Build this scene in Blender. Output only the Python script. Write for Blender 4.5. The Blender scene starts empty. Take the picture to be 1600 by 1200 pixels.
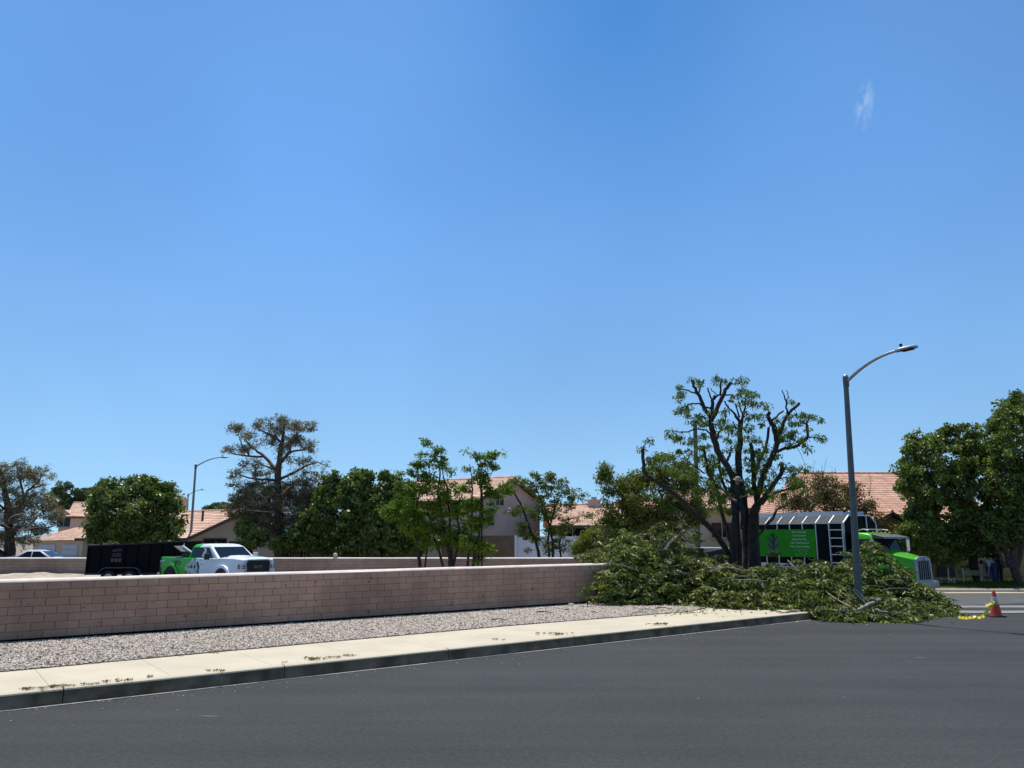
import bpy, bmesh, math, random
import numpy as np
from mathutils import Vector, Matrix
random.seed(7)
RNG = np.random.default_rng(11)
R = math.radians
scene = bpy.context.scene
COL = scene.collection

# ------------------------------------------------------------------ camera
CAM_H = 2.2
PITCH = R(11.2)
FPX = 1202.0                       # focal length in pixels of the 1600 px wide photograph
cd = bpy.data.cameras.new('camera'); cam = bpy.data.objects.new('camera', cd); COL.objects.link(cam)
cd.sensor_width = 36.0; cd.lens = FPX/1600*36.0
cd.clip_start = 0.1; cd.clip_end = 5000
cam.location = (0, 0, CAM_H); cam.rotation_euler = (R(90)+PITCH, 0, 0)
scene.camera = cam

# ------------------------------------------------------------------ light
SUN_EL, SUN_AZ = R(71), R(-18)     # azimuth from +Y, clockwise positive
w = bpy.data.worlds.new('World'); scene.world = w; w.use_nodes = True
wn = w.node_tree.nodes; wl = w.node_tree.links
for n in list(wn): wn.remove(n)
wout = wn.new('ShaderNodeOutputWorld'); bg = wn.new('ShaderNodeBackground')
sky = wn.new('ShaderNodeTexSky'); sky.sky_type = 'NISHITA'; sky.sun_disc = False
sky.sun_elevation = SUN_EL; sky.sun_rotation = SUN_AZ
sky.altitude = 800; sky.air_density = 1.0; sky.dust_density = 0.25; sky.ozone_density = 1.6
bg.inputs['Strength'].default_value = 0.142
hsv = wn.new('ShaderNodeHueSaturation'); hsv.inputs['Saturation'].default_value = 1.06
tc = wn.new('ShaderNodeTexCoord')
# the air is clear right down to the roofs: look up the sky a little above the true horizon
vz = wn.new('ShaderNodeVectorMath'); vz.operation = 'MULTIPLY_ADD'; vz.inputs[1].default_value = (1, 1, 0.78); vz.inputs[2].default_value = (0, 0, 0.135)
wl.new(tc.outputs['Generated'], vz.inputs[0])
vn = wn.new('ShaderNodeVectorMath'); vn.operation = 'NORMALIZE'; wl.new(vz.outputs[0], vn.inputs[0]); wl.new(vn.outputs[0], sky.inputs['Vector'])
tint = wn.new('ShaderNodeVectorMath'); tint.operation = 'MULTIPLY'; tint.inputs[1].default_value = (0.90, 1.10, 1.17)
wl.new(sky.outputs[0], tint.inputs[0])
sz = wn.new('ShaderNodeSeparateXYZ'); wl.new(tc.outputs['Generated'], sz.inputs[0])
hz_ = wn.new('ShaderNodeMapRange'); hz_.inputs[1].default_value = 0.02; hz_.inputs[2].default_value = 0.42; wl.new(sz.outputs['Z'], hz_.inputs[0])
hm_ = wn.new('ShaderNodeMix'); hm_.data_type = 'RGBA'; hm_.inputs[6].default_value = (1.10, 0.98, 0.87, 1); hm_.inputs[7].default_value = (0.91, 0.96, 1.015, 1); wl.new(hz_.outputs[0], hm_.inputs[0])
th_ = wn.new('ShaderNodeVectorMath'); th_.operation = 'MULTIPLY'; wl.new(tint.outputs[0], th_.inputs[0]); wl.new(hm_.outputs[2], th_.inputs[1])
# very faint unevenness of the summer haze
nh = wn.new('ShaderNodeTexNoise'); nh.inputs['Scale'].default_value = 2.1; nh.inputs['Detail'].default_value = 3; wl.new(tc.outputs['Generated'], nh.inputs['Vector'])
nr_ = wn.new('ShaderNodeMapRange'); nr_.inputs[1].default_value = 0.3; nr_.inputs[2].default_value = 0.7; nr_.inputs[3].default_value = 0.92; nr_.inputs[4].default_value = 1.07; wl.new(nh.outputs['Fac'], nr_.inputs[0])
nv_ = wn.new('ShaderNodeVectorMath'); nv_.operation = 'SCALE'; wl.new(th_.outputs[0], nv_.inputs[0]); wl.new(nr_.outputs[0], nv_.inputs['Scale'])
# the clearer, deeper patch between the drifts of smoke haze, high towards the right
ps = wn.new('ShaderNodeVectorMath'); ps.operation = 'SUBTRACT'; ps.inputs[1].default_value = (0.13, 0.79, 0.60); wl.new(tc.outputs['Generated'], ps.inputs[0])
pm_ = wn.new('ShaderNodeMapping'); pm_.inputs['Scale'].default_value = (3.3, 2.0, 3.3); wl.new(ps.outputs[0], pm_.inputs['Vector'])
pw2 = wn.new('ShaderNodeTexNoise'); pw2.inputs['Scale'].default_value = 1.6; wl.new(tc.outputs['Generated'], pw2.inputs['Vector'])
pl2 = wn.new('ShaderNodeVectorMath'); pl2.operation = 'LENGTH'; wl.new(pm_.outputs[0], pl2.inputs[0])
pa2 = wn.new('ShaderNodeMath'); pa2.operation = 'ADD'; wl.new(pl2.outputs['Value'], pa2.inputs[0]); wl.new(pw2.outputs['Fac'], pa2.inputs[1])
pr2 = wn.new('ShaderNodeMapRange'); pr2.interpolation_type = 'SMOOTHSTEP'; pr2.inputs[1].default_value = 0.45; pr2.inputs[2].default_value = 1.6; wl.new(pa2.outputs[0], pr2.inputs[0])
px2 = wn.new('ShaderNodeMix'); px2.data_type = 'RGBA'; px2.inputs[6].default_value = (0.66, 0.84, 0.93, 1); px2.inputs[7].default_value = (1, 1, 1, 1); wl.new(pr2.outputs[0], px2.inputs[0])
pv2 = wn.new('ShaderNodeVectorMath'); pv2.operation = 'MULTIPLY'; wl.new(nv_.outputs[0], pv2.inputs[0]); wl.new(px2.outputs[2], pv2.inputs[1])
wl.new(pv2.outputs[0], hsv.inputs['Color'])
# a small wisp of cirrus, placed by direction in the sky
def sky_dir(u, v):
    dx = (u-800)/FPX; dy = (600-v)/FPX
    d = Vector((dx, math.cos(PITCH)-math.sin(PITCH)*dy, math.sin(PITCH)+math.cos(PITCH)*dy)); return d.normalized()
cdv = sky_dir(1350, 165)
sub = wn.new('ShaderNodeVectorMath'); sub.operation = 'SUBTRACT'; sub.inputs[1].default_value = cdv
wl.new(tc.outputs['Generated'], sub.inputs[0])
mp = wn.new('ShaderNodeMapping'); mp.inputs['Scale'].default_value = (120, 60, 30)
wl.new(sub.outputs[0], mp.inputs['Vector'])
ns = wn.new('ShaderNodeTexNoise'); ns.inputs['Scale'].default_value = 1.6; ns.inputs['Detail'].default_value = 5
wl.new(mp.outputs[0], ns.inputs['Vector'])
ln = wn.new('ShaderNodeVectorMath'); ln.operation = 'LENGTH'; wl.new(mp.outputs[0], ln.inputs[0])
mr = wn.new('ShaderNodeMapRange'); mr.inputs[1].default_value = 0.15; mr.inputs[2].default_value = 1.25
mr.inputs[3].default_value = 1.0; mr.inputs[4].default_value = 0.0; mr.clamp = True
wl.new(ln.outputs['Value'], mr.inputs[0])
m2 = wn.new('ShaderNodeMapRange'); m2.inputs[1].default_value = 0.42; m2.inputs[2].default_value = 0.7; m2.clamp = True
wl.new(ns.outputs['Fac'], m2.inputs[0])
mu = wn.new('ShaderNodeMath'); mu.operation = 'MULTIPLY'; wl.new(mr.outputs[0], mu.inputs[0]); wl.new(m2.outputs[0], mu.inputs[1])
mx = wn.new('ShaderNodeMix'); mx.data_type = 'RGBA'; mx.inputs[7].default_value = (6.5, 7.3, 8.2, 1)
mu2 = wn.new('ShaderNodeMath'); mu2.operation = 'MULTIPLY'; mu2.inputs[1].default_value = 0.34; wl.new(mu.outputs[0], mu2.inputs[0])
wl.new(mu2.outputs[0], mx.inputs[0]); wl.new(hsv.outputs[0], mx.inputs[6])
wl.new(mx.outputs[2], bg.inputs['Color']); wl.new(bg.outputs[0], wout.inputs['Surface'])

sd = bpy.data.lights.new('sun', 'SUN'); sd.energy = 5.0; sd.angle = R(0.53); sd.color = (1.0, 0.955, 0.88)
so = bpy.data.objects.new('sun', sd); COL.objects.link(so)
sv = Vector((math.cos(SUN_EL)*math.sin(SUN_AZ), math.cos(SUN_EL)*math.cos(SUN_AZ), math.sin(SUN_EL)))
so.rotation_euler = sv.to_track_quat('Z', 'Y').to_euler(); so.location = (0, 0, 60)

scene.view_settings.view_transform = 'Standard'; scene.view_settings.look = 'None'
scene.view_settings.exposure = 0.0; scene.view_settings.gamma = 1.0
scene.render.engine = 'CYCLES'
scene.cycles.max_bounces = 6; scene.cycles.transparent_max_bounces = 8

# ------------------------------------------------------------------ helpers
CP, SP = math.cos(PITCH), math.sin(PITCH)
def ray(u, v):
    dx = (u-800)/FPX; dy = (600-v)/FPX
    return Vector((dx, CP-SP*dy, SP+CP*dy))
def W(u, v, Y):                     # where the thing seen at (u, v) stands, Y metres away
    r = ray(u, v); t = Y/r.y
    return Vector((r.x*t, Y, CAM_H+r.z*t))
def G(u, v, z=0.0):                 # where it meets the level z
    r = ray(u, v); t = (z-CAM_H)/r.z
    return Vector((r.x*t, r.y*t, z))
def PXM(Y): return FPX/(Y*CP)       # pixels per metre
def smooth(t): t = min(1, max(0, t)); return t*t*(3-2*t)
def T(x, y):                        # height of the side street and the land behind it
    s = smooth((y-24)/9.0)
    z = s*(-0.10-0.24*smooth((x+6)/16.0))
    if y > 37: z -= min(0.35, 0.006*(y-37))
    return z

def link(o, parent=None):
    COL.objects.link(o)
    if parent is not None: o.parent = parent
    return o
def tag(o, label=None, cat=None, group=None, kind=None):
    if label: o['label'] = label
    if cat: o['category'] = cat
    if group: o['group'] = group
    if kind: o['kind'] = kind
    return o
def thing(name, label, cat, loc=(0, 0, 0), rz=0.0, group=None):
    o = bpy.data.objects.new(name, None); COL.objects.link(o)
    o.location = loc; o.rotation_euler = (0, 0, rz); o.empty_display_size = 0.3
    return tag(o, label, cat, group)
def root_loc(p):
    while p is not None and p.parent is not None: p = p.parent
    return Vector(p.location) if p is not None else Vector((0, 0, 0))

class MB:
    def __init__(s): s.v = []; s.f = []; s.r = []
    def add(s, vs, fs, rnd=None):
        b = len(s.v); s.v += [tuple(p) for p in vs]; s.f += [tuple(b+i for i in f) for f in fs]
        rr = random.random() if rnd is None else rnd
        s.r += [rr]*len(fs)
    def box(s, c, size, rot=None, rnd=None):
        hx, hy, hz = size[0]/2, size[1]/2, size[2]/2
        vs = [Vector((x, y, z)) for x in (-hx, hx) for y in (-hy, hy) for z in (-hz, hz)]
        if rot is not None: vs = [rot @ q for q in vs]
        c = Vector(c); vs = [q+c for q in vs]
        s.add(vs, [(0, 1, 3, 2), (4, 6, 7, 5), (0, 4, 5, 1), (2, 3, 7, 6), (0, 2, 6, 4), (1, 5, 7, 3)], rnd)
    def beam(s, a, b, w, h, up=Vector((0, 0, 1))):
        a = Vector(a); b = Vector(b); d = b-a; L = d.length
        if L < 1e-6: return
        x = d/L; y = up.cross(x)
        if y.length < 1e-4: y = Vector((0, 1, 0)).cross(x)
        y.normalize(); z = x.cross(y)
        m = Matrix((x, y, z)).transposed()
        s.box((a+b)/2, (L, w, h), m)
    def tube(s, pts, rad, n=8, cap=True, rnd=None):
        pts = [Vector(p) for p in pts]
        if not hasattr(rad, '__len__'): rad = [rad]*len(pts)
        rings = []; prev = None
        for i, p in enumerate(pts):
            d = (pts[min(i+1, len(pts)-1)]-pts[max(i-1, 0)])
            if d.length < 1e-9: d = Vector((0, 0, 1))
            d.normalize()
            if prev is None:
                a = d.orthogonal().normalized()
            else:
                a = prev-d*prev.dot(d)
                a = a.normalized() if a.length > 1e-6 else d.orthogonal().normalized()
            prev = a; b = d.cross(a)
            rings.append([p+(a*math.cos(2*math.pi*k/n)+b*math.sin(2*math.pi*k/n))*rad[i] for k in range(n)])
        vs = [q for r in rings for q in r]; fs = []
        for i in range(len(rings)-1):
            for k in range(n):
                k2 = (k+1) % n
                fs.append((i*n+k, i*n+k2, (i+1)*n+k2, (i+1)*n+k))
        if cap:
            fs.append(tuple(reversed(range(n)))); fs.append(tuple((len(rings)-1)*n+k for k in range(n)))
        s.add(vs, fs, rnd)
    def prism(s, poly, a, b):           # poly: list of vectors, extruded by vector b-a
        poly = [Vector(p) for p in poly]; n = len(poly); off = Vector(b)-Vector(a)
        vs = poly+[p+off for p in poly]
        fs = [tuple(reversed(range(n))), tuple(range(n, 2*n))]+[(k, (k+1) % n, n+(k+1) % n, n+k) for k in range(n)]
        s.add(vs, fs)
    def loft(s, secs, close=True):
        n = len(secs[0]); vs = [q for r in secs for q in r]; fs = []
        for i in range(len(secs)-1):
            for k in range(n):
                k2 = (k+1) % n
                fs.append((i*n+k, i*n+k2, (i+1)*n+k2, (i+1)*n+k))
        if close: fs.append(tuple(reversed(range(n)))); fs.append(tuple((len(secs)-1)*n+k for k in range(n)))
        s.add(vs, fs)
    def ball(s, c, r, nu=10, nv=7):
        c = Vector(c); r = Vector(r) if hasattr(r, '__len__') else Vector((r, r, r)); vs = []; fs = []
        for i in range(nv+1):
            ph = math.pi*i/nv
            for k in range(nu):
                th = 2*math.pi*k/nu
                vs.append(c+Vector((r.x*math.sin(ph)*math.cos(th), r.y*math.sin(ph)*math.sin(th), r.z*math.cos(ph))))
        for i in range(nv):
            for k in range(nu):
                k2 = (k+1) % nu
                fs.append((i*nu+k, (i+1)*nu+k, (i+1)*nu+k2, i*nu+k2))
        s.add(vs, fs)
    def build(s, name, mat, parent=None, world=False, smooth_deg=None, bevel=0, fix=True):
        me = bpy.data.meshes.new(name)
        off = root_loc(parent) if (world and parent is not None) else Vector((0, 0, 0))
        me.from_pydata([(p[0]-off.x, p[1]-off.y, p[2]-off.z) for p in s.v], [], s.f); me.update()
        if fix and len(s.f) < 60000:
            bm = bmesh.new(); bm.from_mesh(me); bmesh.ops.recalc_face_normals(bm, faces=bm.faces); bm.to_mesh(me); bm.free()
        if len(me.polygons) == len(s.r):
            at = me.attributes.new('rnd', 'FLOAT', 'FACE'); at.data.foreach_set('value', s.r)
        me.materials.append(mat)
        if smooth_deg is not None:
            me.polygons.foreach_set('use_smooth', [True]*len(me.polygons)); me.set_sharp_from_angle(angle=R(smooth_deg))
        o = bpy.data.objects.new(name, me); link(o, parent)
        if bevel:
            b = o.modifiers.new('bevel', 'BEVEL'); b.width = bevel; b.segments = 2; b.limit_method = 'ANGLE'; b.angle_limit = R(35)
            b.harden_normals = False
        return o

# ------------------------------------------------------------------ materials
def mat(name, col, rough=0.7, metal=0.0, var=0.0, nscale=3.0, bump=0.0, bscale=40.0, rndv=0.0, col2=None, spec=0.5, coat=0.0, nlo=0.35, nhi=0.65, detail=5):
    m = bpy.data.materials.new(name); m.use_nodes = True; nt = m.node_tree; N = nt.nodes; L = nt.links
    p = N['Principled BSDF']; p.inputs['Roughness'].default_value = rough; p.inputs['Metallic'].default_value = metal
    p.inputs['Specular IOR Level'].default_value = spec; p.inputs['Coat Weight'].default_value = coat
    c = (*col, 1); p.inputs['Base Color'].default_value = c
    tcn = N.new('ShaderNodeTexCoord'); last = None
    if var > 0 or col2 is not None:
        n = N.new('ShaderNodeTexNoise'); n.inputs['Scale'].default_value = nscale; n.inputs['Detail'].default_value = detail
        L.new(tcn.outputs['Object'], n.inputs['Vector'])
        rmp = N.new('ShaderNodeMapRange'); rmp.inputs[1].default_value = nlo; rmp.inputs[2].default_value = nhi
        L.new(n.outputs['Fac'], rmp.inputs[0])
        mixn = N.new('ShaderNodeMix'); mixn.data_type = 'RGBA'
        a = col if col2 is not None else tuple(x*(1-var) for x in col)
        b = col2 if col2 is not None else tuple(min(1, x*(1+var)) for x in col)
        mixn.inputs[6].default_value = (*a, 1); mixn.inputs[7].default_value = (*b, 1)
        L.new(rmp.outputs[0], mixn.inputs[0]); last = mixn.outputs[2]
    if rndv > 0:
        at = N.new('ShaderNodeAttribute'); at.attribute_name = 'rnd'
        mr_ = N.new('ShaderNodeMapRange'); mr_.inputs[3].default_value = 1-rndv; mr_.inputs[4].default_value = 1+rndv
        L.new(at.outputs['Fac'], mr_.inputs[0])
        vm = N.new('ShaderNodeVectorMath'); vm.operation = 'SCALE'
        if last is not None: L.new(last, vm.inputs[0])
        else: vm.inputs[0].default_value = col
        L.new(mr_.outputs[0], vm.inputs['Scale']); last = vm.outputs[0]
    if last is not None: L.new(last, p.inputs['Base Color'])
    if bump > 0:
        n2 = N.new('ShaderNodeTexNoise'); n2.inputs['Scale'].default_value = bscale; n2.inputs['Detail'].default_value = 4
        L.new(tcn.outputs['Object'], n2.inputs['Vector'])
        bp = N.new('ShaderNodeBump'); bp.inputs['Strength'].default_value = bump; bp.inputs['Distance'].default_value = 0.02
        L.new(n2.outputs['Fac'], bp.inputs['Height']); L.new(bp.outputs[0], p.inputs['Normal'])
    return m

def leafmat(name, c1, c2, trans=0.25, rough=0.5, c3=None, spec=0.4):
    m = bpy.data.materials.new(name); m.use_nodes = True; nt = m.node_tree; N = nt.nodes; L = nt.links
    p = N['Principled BSDF']; out = N['Material Output']
    p.inputs['Roughness'].default_value = rough; p.inputs['Specular IOR Level'].default_value = spec
    at = N.new('ShaderNodeAttribute'); at.attribute_name = 'rnd'
    rp = N.new('ShaderNodeValToRGB'); e = rp.color_ramp.elements
    e[0].position = 0; e[0].color = (*c1, 1); e[1].position = 0.85; e[1].color = (*c2, 1)
    if c3 is not None: k = e.new(1.0); k.color = (*c3, 1)
    L.new(at.outputs['Fac'], rp.inputs[0]); L.new(rp.outputs[0], p.inputs['Base Color'])
    tr = N.new('ShaderNodeBsdfTranslucent')
    tw = N.new('ShaderNodeVectorMath'); tw.operation = 'MULTIPLY'; tw.inputs[1].default_value = (1.25, 1.5, 0.5)
    L.new(rp.outputs[0], tw.inputs[0]); L.new(tw.outputs[0], tr.inputs['Color'])
    ms = N.new('ShaderNodeMixShader'); ms.inputs[0].default_value = trans
    L.new(p.outputs[0], ms.inputs[1]); L.new(tr.outputs[0], ms.inputs[2]); L.new(ms.outputs[0], out.inputs['Surface'])
    return m

M = {}
def road_mat():
    m = mat('asphalt', (0.058, 0.062, 0.068), rough=0.85, bump=0.5, bscale=90, spec=0.3)
    nt = m.node_tree; N = nt.nodes; L = nt.links; p = N['Principled BSDF']
    tcn = N.new('ShaderNodeTexCoord')
    def noise(sc, det, vec=None, rough=0.6):
        n = N.new('ShaderNodeTexNoise'); n.inputs['Scale'].default_value = sc; n.inputs['Detail'].default_value = det
        n.inputs['Roughness'].default_value = rough
        L.new(vec if vec is not None else tcn.outputs['Object'], n.inputs['Vector']); return n.outputs['Fac']
    def mrange(x, a, b, c, d):
        r = N.new('ShaderNodeMapRange'); r.inputs[1].default_value = a; r.inputs[2].default_value = b
        r.inputs[3].default_value = c; r.inputs[4].default_value = d; L.new(x, r.inputs[0]); return r.outputs[0]
    def mul(a, b):
        q = N.new('ShaderNodeMath'); q.operation = 'MULTIPLY'; L.new(a, q.inputs[0]); L.new(b, q.inputs[1]); return q.outputs[0]
    mpg = N.new('ShaderNodeMapping'); mpg.inputs['Rotation'].default_value = (0, 0, R(-36.4)); mpg.inputs['Scale'].default_value = (0.06, 0.9, 1)
    L.new(tcn.outputs['Object'], mpg.inputs['Vector'])
    a = mrange(noise(0.35, 4), 0.3, 0.7, 0.88, 1.14)
    b = mrange(noise(1.0, 5, mpg.outputs[0]), 0.3, 0.7, 0.80, 1.20)
    c = mrange(noise(17, 8, None, 0.92), 0.36, 0.64, 0.50, 1.55)
    d = mrange(noise(9, 2), 0.74, 0.78, 1.0, 1.9)
    f = mul(mul(a, b), mul(c, d))
    vm = N.new('ShaderNodeVectorMath'); vm.operation = 'SCALE'; vm.inputs[0].default_value = (0.0365, 0.0380, 0.0362)
    L.new(f, vm.inputs['Scale']); L.new(vm.outputs[0], p.inputs['Base Color'])
    return m
M['asphalt'] = road_mat()
M['old_asphalt'] = mat('old_asphalt', (0.082, 0.082, 0.078), 0.9, var=0.12, nscale=2, bump=0.4, bscale=60)
M['walk'] = mat('pale_concrete', (0.53, 0.455, 0.325), 0.85, var=0.07, nscale=1.2, bump=0.12, bscale=35)
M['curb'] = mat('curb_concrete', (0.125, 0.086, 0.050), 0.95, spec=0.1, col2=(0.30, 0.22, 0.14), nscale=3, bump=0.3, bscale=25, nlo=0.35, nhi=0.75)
M['gutter'] = mat('gutter_concrete', (0.46, 0.44, 0.39), 0.9, var=0.15, nscale=6, bump=0.2)
M['valley'] = mat('valley_gutter_concrete', (0.22, 0.21, 0.19), 0.9, var=0.15, nscale=3, bump=0.2)
M['dirt'] = mat('dry_dirt', (0.36, 0.27, 0.19), 0.95, col2=(0.52, 0.43, 0.33), nscale=1.8, bump=0.8, bscale=9)
M['land'] = mat('land', (0.24, 0.19, 0.14), 0.95, var=0.25, nscale=0.4, bump=0.5, bscale=6)
M['gravelbed'] = mat('gravel_bed', (0.13, 0.10, 0.08), 0.95, var=0.4, nscale=14, bump=0.8, bscale=40)
M['stone'] = mat('gravel_stone', (0.49, 0.415, 0.335), 0.95, spec=0.1, rndv=0.50, bump=0.2)
M['block'] = mat('mauve_block', (0.465, 0.282, 0.190), 0.92, var=0.15, nscale=0.55, bump=0.25, bscale=60, rndv=0.07)
M['block_far'] = mat('dusty_block', (0.40, 0.265, 0.20), 0.92, var=0.12, nscale=0.5, bump=0.25, bscale=60, rndv=0.07)
def add_wall_wear(m):
    nt = m.node_tree; N = nt.nodes; L = nt.links; p = N['Principled BSDF']; src = p.inputs['Base Color'].links[0].from_socket
    tcn = N.new('ShaderNodeTexCoord'); fac = None
    def layer(scale, loc, lo, hi, a, b, nsc, det):
        mp_ = N.new('ShaderNodeMapping'); mp_.inputs['Scale'].default_value = scale; mp_.inputs['Location'].default_value = loc; L.new(tcn.outputs['Object'], mp_.inputs['Vector'])
        n = N.new('ShaderNodeTexNoise'); n.inputs['Scale'].default_value = nsc; n.inputs['Detail'].default_value = det; L.new(mp_.outputs[0], n.inputs['Vector'])
        r_ = N.new('ShaderNodeMapRange'); r_.inputs[1].default_value = lo; r_.inputs[2].default_value = hi; r_.inputs[3].default_value = a; r_.inputs[4].default_value = b; L.new(n.outputs['Fac'], r_.inputs[0]); return r_.outputs[0]
    f = [layer((1, 1, .18), (3, 1, 0), .35, .7, 1.05, .88, 2.6, 4), layer((1, 1, 1), (0, 7, 2), .69, .73, 1.0, .55, 7.0, 2), layer((.25, .25, .6), (9, 0, 0), .35, .65, .90, 1.10, 1.0, 2)]
    q = f[0]
    for g in f[1:]:
        k = N.new('ShaderNodeMath'); k.operation = 'MULTIPLY'; L.new(q, k.inputs[0]); L.new(g, k.inputs[1]); q = k.outputs[0]
    sc = N.new('ShaderNodeVectorMath'); sc.operation = 'SCALE'; L.new(src, sc.inputs[0]); L.new(q, sc.inputs['Scale'])
    # salt bloom: small pale crusts
    bl_ = layer((1, 1, 1), (5, 5, 5), .66, .76, 0.0, .35, 3.2, 5); mxx = N.new('ShaderNodeMix'); mxx.data_type = 'RGBA'; mxx.inputs[7].default_value = (.62, .50, .42, 1)
    L.new(bl_, mxx.inputs[0]); L.new(sc.outputs[0], mxx.inputs[6]); L.new(mxx.outputs[2], p.inputs['Base Color'])
add_wall_wear(M['block']); add_wall_wear(M['block_far'])
M['mortar'] = mat('mortar', (0.17, 0.10, 0.07), 0.95)
M['cap'] = mat('pale_cap', (0.86, 0.73, 0.60), 0.9, var=0.08, nscale=5)
M['bark_dark'] = mat('dark_bark', (0.040, 0.029, 0.021), 0.95, var=0.4, nscale=7, bump=0.9, bscale=22)
M['bark_pine'] = mat('pine_bark', (0.085, 0.058, 0.042), 0.95, var=0.4, nscale=6, bump=0.8, bscale=18)
M['bark_pale'] = mat('pale_bark', (0.26, 0.22, 0.17), 0.9, var=0.3, nscale=9, bump=0.5, bscale=30)
M['cutwood'] = mat('cut_wood', (0.36, 0.20, 0.10), 0.8, var=0.2, nscale=12)
M['roof'] = None
M['steel'] = mat('grey_steel', (0.105, 0.12, 0.12), 0.55, metal=0.35, var=0.12, nscale=4)
M['galv'] = mat('galvanised_metal', (0.34, 0.36, 0.37), 0.42, metal=0.75, var=0.12, nscale=7)
M['dark'] = mat('black_plastic', (0.012, 0.012, 0.013), 0.6)
M['rubber'] = mat('tyre_rubber', (0.018, 0.018, 0.018), 0.85, bump=0.2)
M['glass'] = mat('tinted_glass', (0.006, 0.010, 0.016), 0.08, spec=0.32)
M['chrome'] = mat('chrome', (0.62, 0.63, 0.65), 0.16, metal=1.0)
M['alu'] = mat('aluminium', (0.56, 0.58, 0.60), 0.38, metal=0.7, var=0.06)
M['white_paint'] = mat('white_paint', (0.74, 0.76, 0.78), 0.25, coat=0.6, var=0.02)
M['green_paint'] = mat('green_paint', (0.075, 0.40, 0.010), 0.35, coat=0.25, spec=0.3, var=0.03)
M['green_vinyl'] = mat('green_vinyl', (0.020, 0.27, 0.006), 0.55, spec=0.2, var=0.08)
M['black_paint'] = mat('black_paint', (0.0035, 0.0035, 0.0045), 0.6, var=0.2, nscale=3, spec=0.12)
M['white_ink'] = mat('white_lettering', (0.62, 0.68, 0.62), 0.6)
M['black_ink'] = mat('black_lettering', (0.01, 0.014, 0.01), 0.5)
M['grey_ink'] = mat('grey_drawing', (0.20, 0.30, 0.20), 0.6)

def tile_mat(name, c1, c2):
    m = mat(name, c1, 0.85, col2=c2, nscale=1.6, rndv=0.10)
    nt = m.node_tree; N = nt.nodes; L = nt.links; p = N['Principled BSDF']
    uv = N.new('ShaderNodeAttribute'); uv.attribute_name = 'tuv'
    wv = N.new('ShaderNodeTexWave'); wv.wave_type = 'BANDS'; wv.bands_direction = 'X'
    wv.inputs['Scale'].default_value = 1.05; wv.inputs['Distortion'].default_value = 0.0
    L.new(uv.outputs['Vector'], wv.inputs['Vector'])
    bp = N.new('ShaderNodeBump'); bp.inputs['Strength'].default_value = 0.9; bp.inputs['Distance'].default_value = 0.05
    L.new(wv.outputs['Fac'], bp.inputs['Height']); L.new(bp.outputs[0], p.inputs['Normal'])
    # every tile its own firing tone
    sep = N.new('ShaderNodeVectorMath'); sep.operation = 'MULTIPLY'; sep.inputs[1].default_value = (3.3, 2.9, 1)
    L.new(uv.outputs['Vector'], sep.inputs[0])
    fl = N.new('ShaderNodeVectorMath'); fl.operation = 'FLOOR'; L.new(sep.outputs[0], fl.inputs[0])
    wn_ = N.new('ShaderNodeTexWhiteNoise'); wn_.noise_dimensions = '2D'; L.new(fl.outputs[0], wn_.inputs['Vector'])
    mr_ = N.new('ShaderNodeMapRange'); mr_.inputs[3].default_value = 0.82; mr_.inputs[4].default_value = 1.15
    L.new(wn_.outputs['Value'], mr_.inputs[0])
    src = p.inputs['Base Color'].links[0].from_socket
    sc = N.new('ShaderNodeVectorMath'); sc.operation = 'SCALE'; L.new(src, sc.inputs[0]); L.new(mr_.outputs[0], sc.inputs['Scale'])
    L.new(sc.outputs[0], p.inputs['Base Color'])
    return m
M['roof_pink'] = tile_mat('salmon_roof_tile', (0.60, 0.36, 0.25), (0.74, 0.48, 0.35))
M['roof_red'] = tile_mat('terracotta_roof_tile', (0.58, 0.31, 0.20), (0.70, 0.42, 0.29))
def stucco(name, c): return mat(name, c, 0.92, var=0.07, nscale=0.8, bump=0.25, bscale=30)
M['st_taupe'] = stucco('taupe_stucco', (0.50, 0.385, 0.315))
M['st_beige'] = stucco('beige_stucco', (0.58, 0.46, 0.32))
M['st_grey'] = stucco('sage_grey_stucco', (0.42, 0.37, 0.28))
M['st_ochre'] = stucco('ochre_stucco', (0.44, 0.25, 0.09))
M['st_pink'] = stucco('pinkish_stucco', (0.62, 0.45, 0.34))
M['trim'] = mat('dark_trim', (0.075, 0.055, 0.045), 0.7)
M['trim_pale'] = mat('pale_trim', (0.45, 0.40, 0.34), 0.8)
M['garage'] = mat('garage_door_paint', (0.50, 0.53, 0.57), 0.6, var=0.04)
M['vinyl'] = mat('white_vinyl', (0.74, 0.76, 0.80), 0.5, var=0.03)
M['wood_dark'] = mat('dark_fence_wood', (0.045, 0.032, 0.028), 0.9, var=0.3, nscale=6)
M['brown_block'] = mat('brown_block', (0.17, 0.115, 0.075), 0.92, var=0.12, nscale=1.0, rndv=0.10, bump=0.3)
M['skin'] = mat('skin', (0.34, 0.20, 0.13), 0.6)
M['hair'] = mat('dark_hair', (0.02, 0.014, 0.01), 0.7)

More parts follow.
